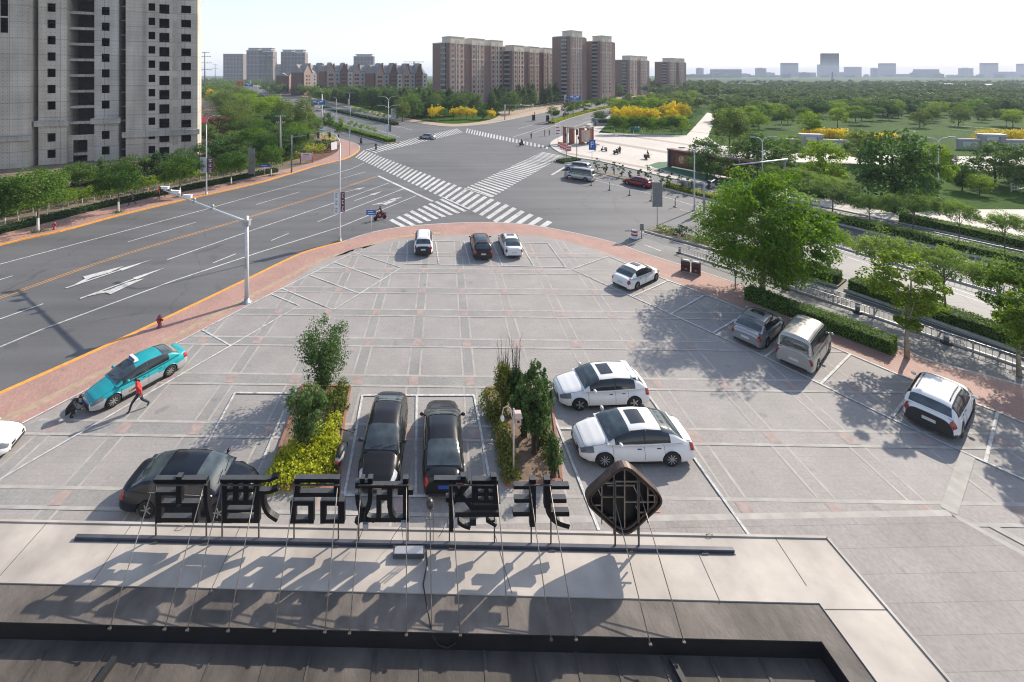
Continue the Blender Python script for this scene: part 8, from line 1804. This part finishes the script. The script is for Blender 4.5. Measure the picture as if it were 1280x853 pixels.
# ================================================================ people
M_skin = mat('skin', (.45, .28, .20), .6); M_hair = mat('black_hair', (.012, .010, .010), .5); M_shoe = mat('dark_shoe', (.03, .03, .03), .6)
def person(label, base, heading, J, cols, extra=None, face=True, held=None, h=1.0, group=None):
    """one continuous skinned figure. J = joint positions in a frame where the figure faces +x, y to its left"""
    order = ['pelvis', 'waist', 'chest', 'neck', 'head', 'crown', 'ls', 'le', 'lw', 'lh', 'rs', 're', 'rw', 'rh', 'lhip', 'lk', 'la', 'lt', 'rhip', 'rk', 'ra', 'rt']
    rad = dict(pelvis=.15, waist=.135, chest=.155, neck=.058, head=.088, crown=.075, ls=.075, le=.048, lw=.036, lh=.045, rs=.075, re=.048, rw=.036, rh=.045, lhip=.10, lk=.066, la=.048, lt=.042, rhip=.10, rk=.066, ra=.048, rt=.042)
    ed = [('pelvis', 'waist'), ('waist', 'chest'), ('chest', 'neck'), ('neck', 'head'), ('head', 'crown'), ('chest', 'ls'), ('ls', 'le'), ('le', 'lw'), ('lw', 'lh'), ('chest', 'rs'), ('rs', 're'), ('re', 'rw'), ('rw', 'rh'), ('pelvis', 'lhip'), ('lhip', 'lk'), ('lk', 'la'), ('la', 'lt'), ('pelvis', 'rhip'), ('rhip', 'rk'), ('rk', 'ra'), ('ra', 'rt')]
    me = bpy.data.meshes.new('body'); me.from_pydata([J[k] for k in order], [(order.index(a), order.index(b)) for a, b in ed], [])
    o = bpy.data.objects.new('tmp', me); COL.objects.link(o); o.modifiers.new('s', 'SKIN'); sub = o.modifiers.new('d', 'SUBSURF'); sub.levels = 1; sub.render_levels = 1
    for i, k in enumerate(order): me.skin_vertices[0].data[i].radius = (rad[k], rad[k]*(.78 if k in ('chest', 'waist', 'pelvis') else 1)); me.skin_vertices[0].data[i].use_root = (k == 'pelvis')
    bpy.context.view_layer.update(); dg = bpy.context.evaluated_depsgraph_get(); m2 = bpy.data.meshes.new_from_object(o.evaluated_get(dg)); bpy.data.objects.remove(o)
    m2.name = 'body'; top, bot, sh = cols; m2.materials.clear()
    for m in (M_skin, top, bot, sh): m2.materials.append(m)
    segs = {('chest', 'neck'): 1, ('pelvis', 'waist'): 1, ('waist', 'chest'): 1, ('chest', 'ls'): 1, ('chest', 'rs'): 1, ('ls', 'le'): 1, ('rs', 're'): 1, ('le', 'lw'): 1, ('re', 'rw'): 1, ('lw', 'lh'): 0, ('rw', 'rh'): 0, ('neck', 'head'): 0, ('head', 'crown'): 0, ('pelvis', 'lhip'): 2, ('pelvis', 'rhip'): 2, ('lhip', 'lk'): 2, ('rhip', 'rk'): 2, ('lk', 'la'): 2, ('rk', 'ra'): 2, ('la', 'lt'): 3, ('ra', 'rt'): 3}
    for p in m2.polygons:
        c = p.center; best = None
        for (a, b), mi in segs.items():
            A, B = Vector(J[a]), Vector(J[b]); t_ = max(0, min(1, (c-A).dot(B-A)/max((B-A).length_squared, 1e-9))); d_ = (c-A.lerp(B, t_)).length/(rad[a]+rad[b])
            if best is None or d_ < best[0]: best = (d_, mi)
        p.material_index = best[1]; p.use_smooth = True
    t = thing('person', label, 'person', base, heading, group); t.scale = (h, h, h); bo = place('body', m2, t)
    hd = Vector(J['head']); cr = Vector(J['crown']); up = (cr-hd).normalized(); fw = Vector((1, 0, 0)); fw = (fw-up*fw.dot(up)).normalized(); sd = up.cross(fw); hc = (hd+cr)/2
    mb = MB()
    for s in (-1, 1): mb.ball(hc+fw*.088+sd*.033*s+up*.0, .012, .012, .012, 6)
    mb.build('eyes', M_hair, t); mb = MB(); mb.ball(hc+fw*.098-up*.03, .018, .014, .026, 6)
    for s in (-1, 1): mb.ball(hc+sd*.088*s-up*.015, .018, .014, .03, 6)
    mb.build('nose_and_ears', M_skin, t); mb = MB(); mb.ball(hc+fw*.085-up*.068, .012, .028, .007, 6); mb.build('mouth', mat('lips', (.3, .12, .10), .5), t)
    mb = MB(); mb.ball(hc-fw*.022+up*.035, .100, .096, .098, 12); mb.build('hair', extra or M_hair, t)
    # fingers
    for s, w_, hn in ((1, 'lw', 'lh'), (-1, 'rw', 'rh')):
        A, B = Vector(J[w_]), Vector(J[hn]); d_ = (B-A).normalized(); q = Vector((0, 1, 0)) if abs(d_.y) < .8 else Vector((1, 0, 0)); q = (q-d_*q.dot(d_)).normalized(); nrm = d_.cross(q); mb = MB()
        for k, (off, ln) in enumerate(((-.028, .06), (-.010, .07), (.010, .067), (.027, .052))): p0 = B+d_*.02+nrm*off; p1 = p0+d_*ln*.55-q*.008*s; p2 = p1+d_*ln*.4-q*.022*s; mb.tube([p0, p1, p2], [.0095, .009, .007], 5)
        p0 = A+d_*.035+nrm*-.035; mb.tube([p0, p0+d_*.04-nrm*.022, p0+d_*.07-nrm*.024-q*.012*s], [.011, .010, .008], 5); mb.build('fingers', M_skin, t)
    return t
STAND = dict(pelvis=(0, 0, .92), waist=(0, 0, 1.10), chest=(.01, 0, 1.30), neck=(.01, 0, 1.47), head=(.03, 0, 1.56), crown=(.03, 0, 1.66), ls=(0, .19, 1.40), le=(-.03, .25, 1.12), lw=(.04, .26, .88), lh=(.06, .26, .80), rs=(0, -.19, 1.40), re=(-.03, -.25, 1.12), rw=(.04, -.26, .88), rh=(.06, -.26, .80), lhip=(0, .10, .88), lk=(.02, .11, .48), la=(-.02, .11, .09), lt=(.13, .12, .04), rhip=(0, -.10, .88), rk=(.02, -.11, .48), ra=(-.02, -.11, .09), rt=(.13, -.12, .04))
WALK = dict(STAND, pelvis=(0, 0, .90), lhip=(.02, .10, .86), lk=(.30, .11, .53), la=(.42, .11, .12), lt=(.57, .11, .06), rhip=(-.02, -.10, .86), rk=(-.10, -.11, .47), ra=(-.42, -.11, .20), rt=(-.32, -.11, .05), chest=(.06, 0, 1.28), neck=(.09, 0, 1.45), head=(.13, 0, 1.53), crown=(.15, 0, 1.63), ls=(.06, .19, 1.38), rs=(.06, -.19, 1.38), le=(-.12, .25, 1.14), lw=(-.10, .26, .92), lh=(-.08, .25, .84), re=(.12, -.25, 1.12), rw=(.32, -.22, 1.02), rh=(.40, -.20, 1.02))
CROUCH = dict(STAND, pelvis=(-.18, 0, .34), waist=(-.10, 0, .50), chest=(.10, 0, .66), neck=(.26, 0, .76), head=(.33, 0, .80), crown=(.42, 0, .86), ls=(.12, .18, .72), rs=(.12, -.18, .72), le=(.24, .24, .46), lw=(.42, .16, .34), lh=(.50, .14, .32), re=(.24, -.24, .46), rw=(.42, -.16, .34), rh=(.50, -.14, .32), lhip=(-.16, .11, .32), lk=(.20, .18, .46), la=(-.02, .15, .09), lt=(.13, .16, .04), rhip=(-.16, -.11, .32), rk=(.20, -.18, .46), ra=(-.02, -.15, .09), rt=(.13, -.16, .04))
RIDE = dict(STAND, pelvis=(-.22, 0, .86), waist=(-.18, 0, 1.02), chest=(-.10, 0, 1.22), neck=(-.05, 0, 1.39), head=(-.02, 0, 1.47), crown=(-.02, 0, 1.57), ls=(-.10, .19, 1.32), rs=(-.10, -.19, 1.32), le=(.05, .29, 1.12), lw=(.24, .31, 1.07), lh=(.30, .31, 1.05), re=(.05, -.29, 1.12), rw=(.24, -.31, 1.07), rh=(.30, -.31, 1.05), lhip=(-.18, .12, .82), lk=(.22, .17, .72), la=(.10, .16, .36), lt=(.24, .16, .31), rhip=(-.18, -.12, .82), rk=(.22, -.17, .72), ra=(.10, -.16, .36), rt=(.24, -.16, .31))
def cloth(n, c): return mat('cloth_'+n, c, .85, var=.12, vscale=8)
c_red = cloth('red', (.50, .045, .04)); c_navy = cloth('navy', (.02, .025, .045)); c_blk = cloth('black', (.015, .015, .017)); c_grey = cloth('grey', (.09, .095, .105)); c_denim = cloth('denim', (.05, .075, .13)); c_brown = cloth('brown', (.12, .07, .05)); c_white = cloth('white', (.5, .5, .5)); c_maroon = cloth('maroon', (.10, .03, .03))
person('person in a red top and dark trousers walking beside the taxi', G(174, 513), R(205), WALK, (c_red, c_navy, M_shoe), h=0.98)
person('person in dark clothes crouching at the front bumper of the taxi', G(89, 521), R(28), CROUCH, (c_blk, c_blk, M_shoe), h=1.0)
def rider(label, px, py, rz, top, bot, bike, z=ROADZ, extra=None):
    b = G(px, py, z); scooter('ridden_scooter', label[1], b, rz, bike, 'scooters on the road'); person(label[0], b, rz, RIDE, (top, bot, M_shoe), extra)
rider(('person in a brown jacket riding a red scooter beside the car park kerb', 'dark red scooter ridden along the kerb beside the blue street name sign'), 475, 275, R(212), c_brown, c_maroon, P_red)
rider(('person in black riding a dark scooter out of the left avenue', 'dark scooter leaving the left avenue at the median tip'), 451.5, 180, R(-62), c_blk, c_blk, P_black)
rider(('person in dark blue riding a scooter on the far left crossing', 'dark scooter on the near end of the far left zebra crossing'), 470, 188, R(-80), c_navy, c_blk, P_black)
rider(('person in black riding a scooter across the far right crossing', 'dark scooter on the far right zebra crossing'), 652, 182.5, R(40), c_blk, c_blk, P_black, extra=M_black)
person('person in dark clothes standing on the road beyond the far right crossing', G(664, 174, ROADZ), R(200), STAND, (c_navy, c_blk, M_shoe))
for px, py, hd, a, lab, ps in ((165.5, 257, 210, c_grey, 'person in grey walking on the left pavement between two limed trees', WALK), (199, 249, 30, c_red, 'person in red on the left pavement near the camera arm', STAND), (202, 248, 200, c_blk, 'person in black beside the one in red on the left pavement', WALK), (681, 170, 180, c_grey, 'small figure in grey on the far right hand road, left of a pair', STAND), (686.5, 170, 10, c_navy, 'small figure in blue on the far right hand road, right of a pair', STAND), (744, 189.5, 100, c_brown, 'person in brown by the blue parking sign on the pale plaza', STAND), (423, 176, 220, c_maroon, 'person in dark red at the tip of the left corner garden', STAND), (810, 198.5, 160, c_blk, 'person in black pushing a dark cart on the pale plaza', WALK), (775, 192.5, 200, c_grey, 'person in grey beside the dark scooters on the pale plaza', STAND), (668.5, 145, 200, c_red, 'person in red at the mouth of the far right hand road', STAND)):
    person(lab, G(px, py, ROADZ if 660 < px < 700 else 0), R(hd), ps, (a, c_blk, M_shoe))
for i, (px, py, rz) in enumerate(((770, 193, 30), (772.5, 191, 40), (755, 189, 120))): scooter('parked_scooter', ('dark electric scooter in front on the pale plaza', 'dark electric scooter just behind another on the pale plaza', 'pale scooter standing alone near the blue parking sign')[i], G(px, py), R(rz), P_black if i < 2 else M_galv)
t = thing('hand_cart', 'dark red hand cart pushed on the pale plaza', 'cart', G(808.2, 199.3), R(160)); mb = MB(); mb.box(-.5, .5, -.35, .35, .35, .95); mb.build('box', M_brown, t); mb = MB(); mb.bar((-.5, -.3, .8), (-.85, -.3, 1.05), .04); mb.bar((-.5, .3, .8), (-.85, .3, 1.05), .04); mb.bar((-.85, -.3, 1.05), (-.85, .3, 1.05), .04); mb.build('handle', M_galv, t)
for s in (-1, 1): mb = MB(); mb.lathe([(.2, -.03), (.2, .03)], (.1, s*.40, .2), 14, 'y'); mb.build('wheel', M_tyre, t)
# ================================================================ the hazy air
hm = bpy.data.materials.new('haze_air'); hm.use_nodes = True; nt = hm.node_tree
for n in list(nt.nodes):
    if n.type == 'BSDF_PRINCIPLED': nt.nodes.remove(n)
pv = nd(nt, 'ShaderNodeVolumePrincipled'); pv.inputs['Color'].default_value = (0.72, 0.81, 0.97, 1); pv.inputs['Density'].default_value = 0.00022; pv.inputs['Anisotropy'].default_value = 0.0
nt.links.new(pv.outputs[0], nt.nodes['Material Output'].inputs['Volume'])
mb = MB(); mb.box(-3600, 3600, -300, 4800, -2.2, 66.0)
hz = mb.build('haze', hm, kind='stuff')
hz['label'] = 'pale haze hanging over the whole district'
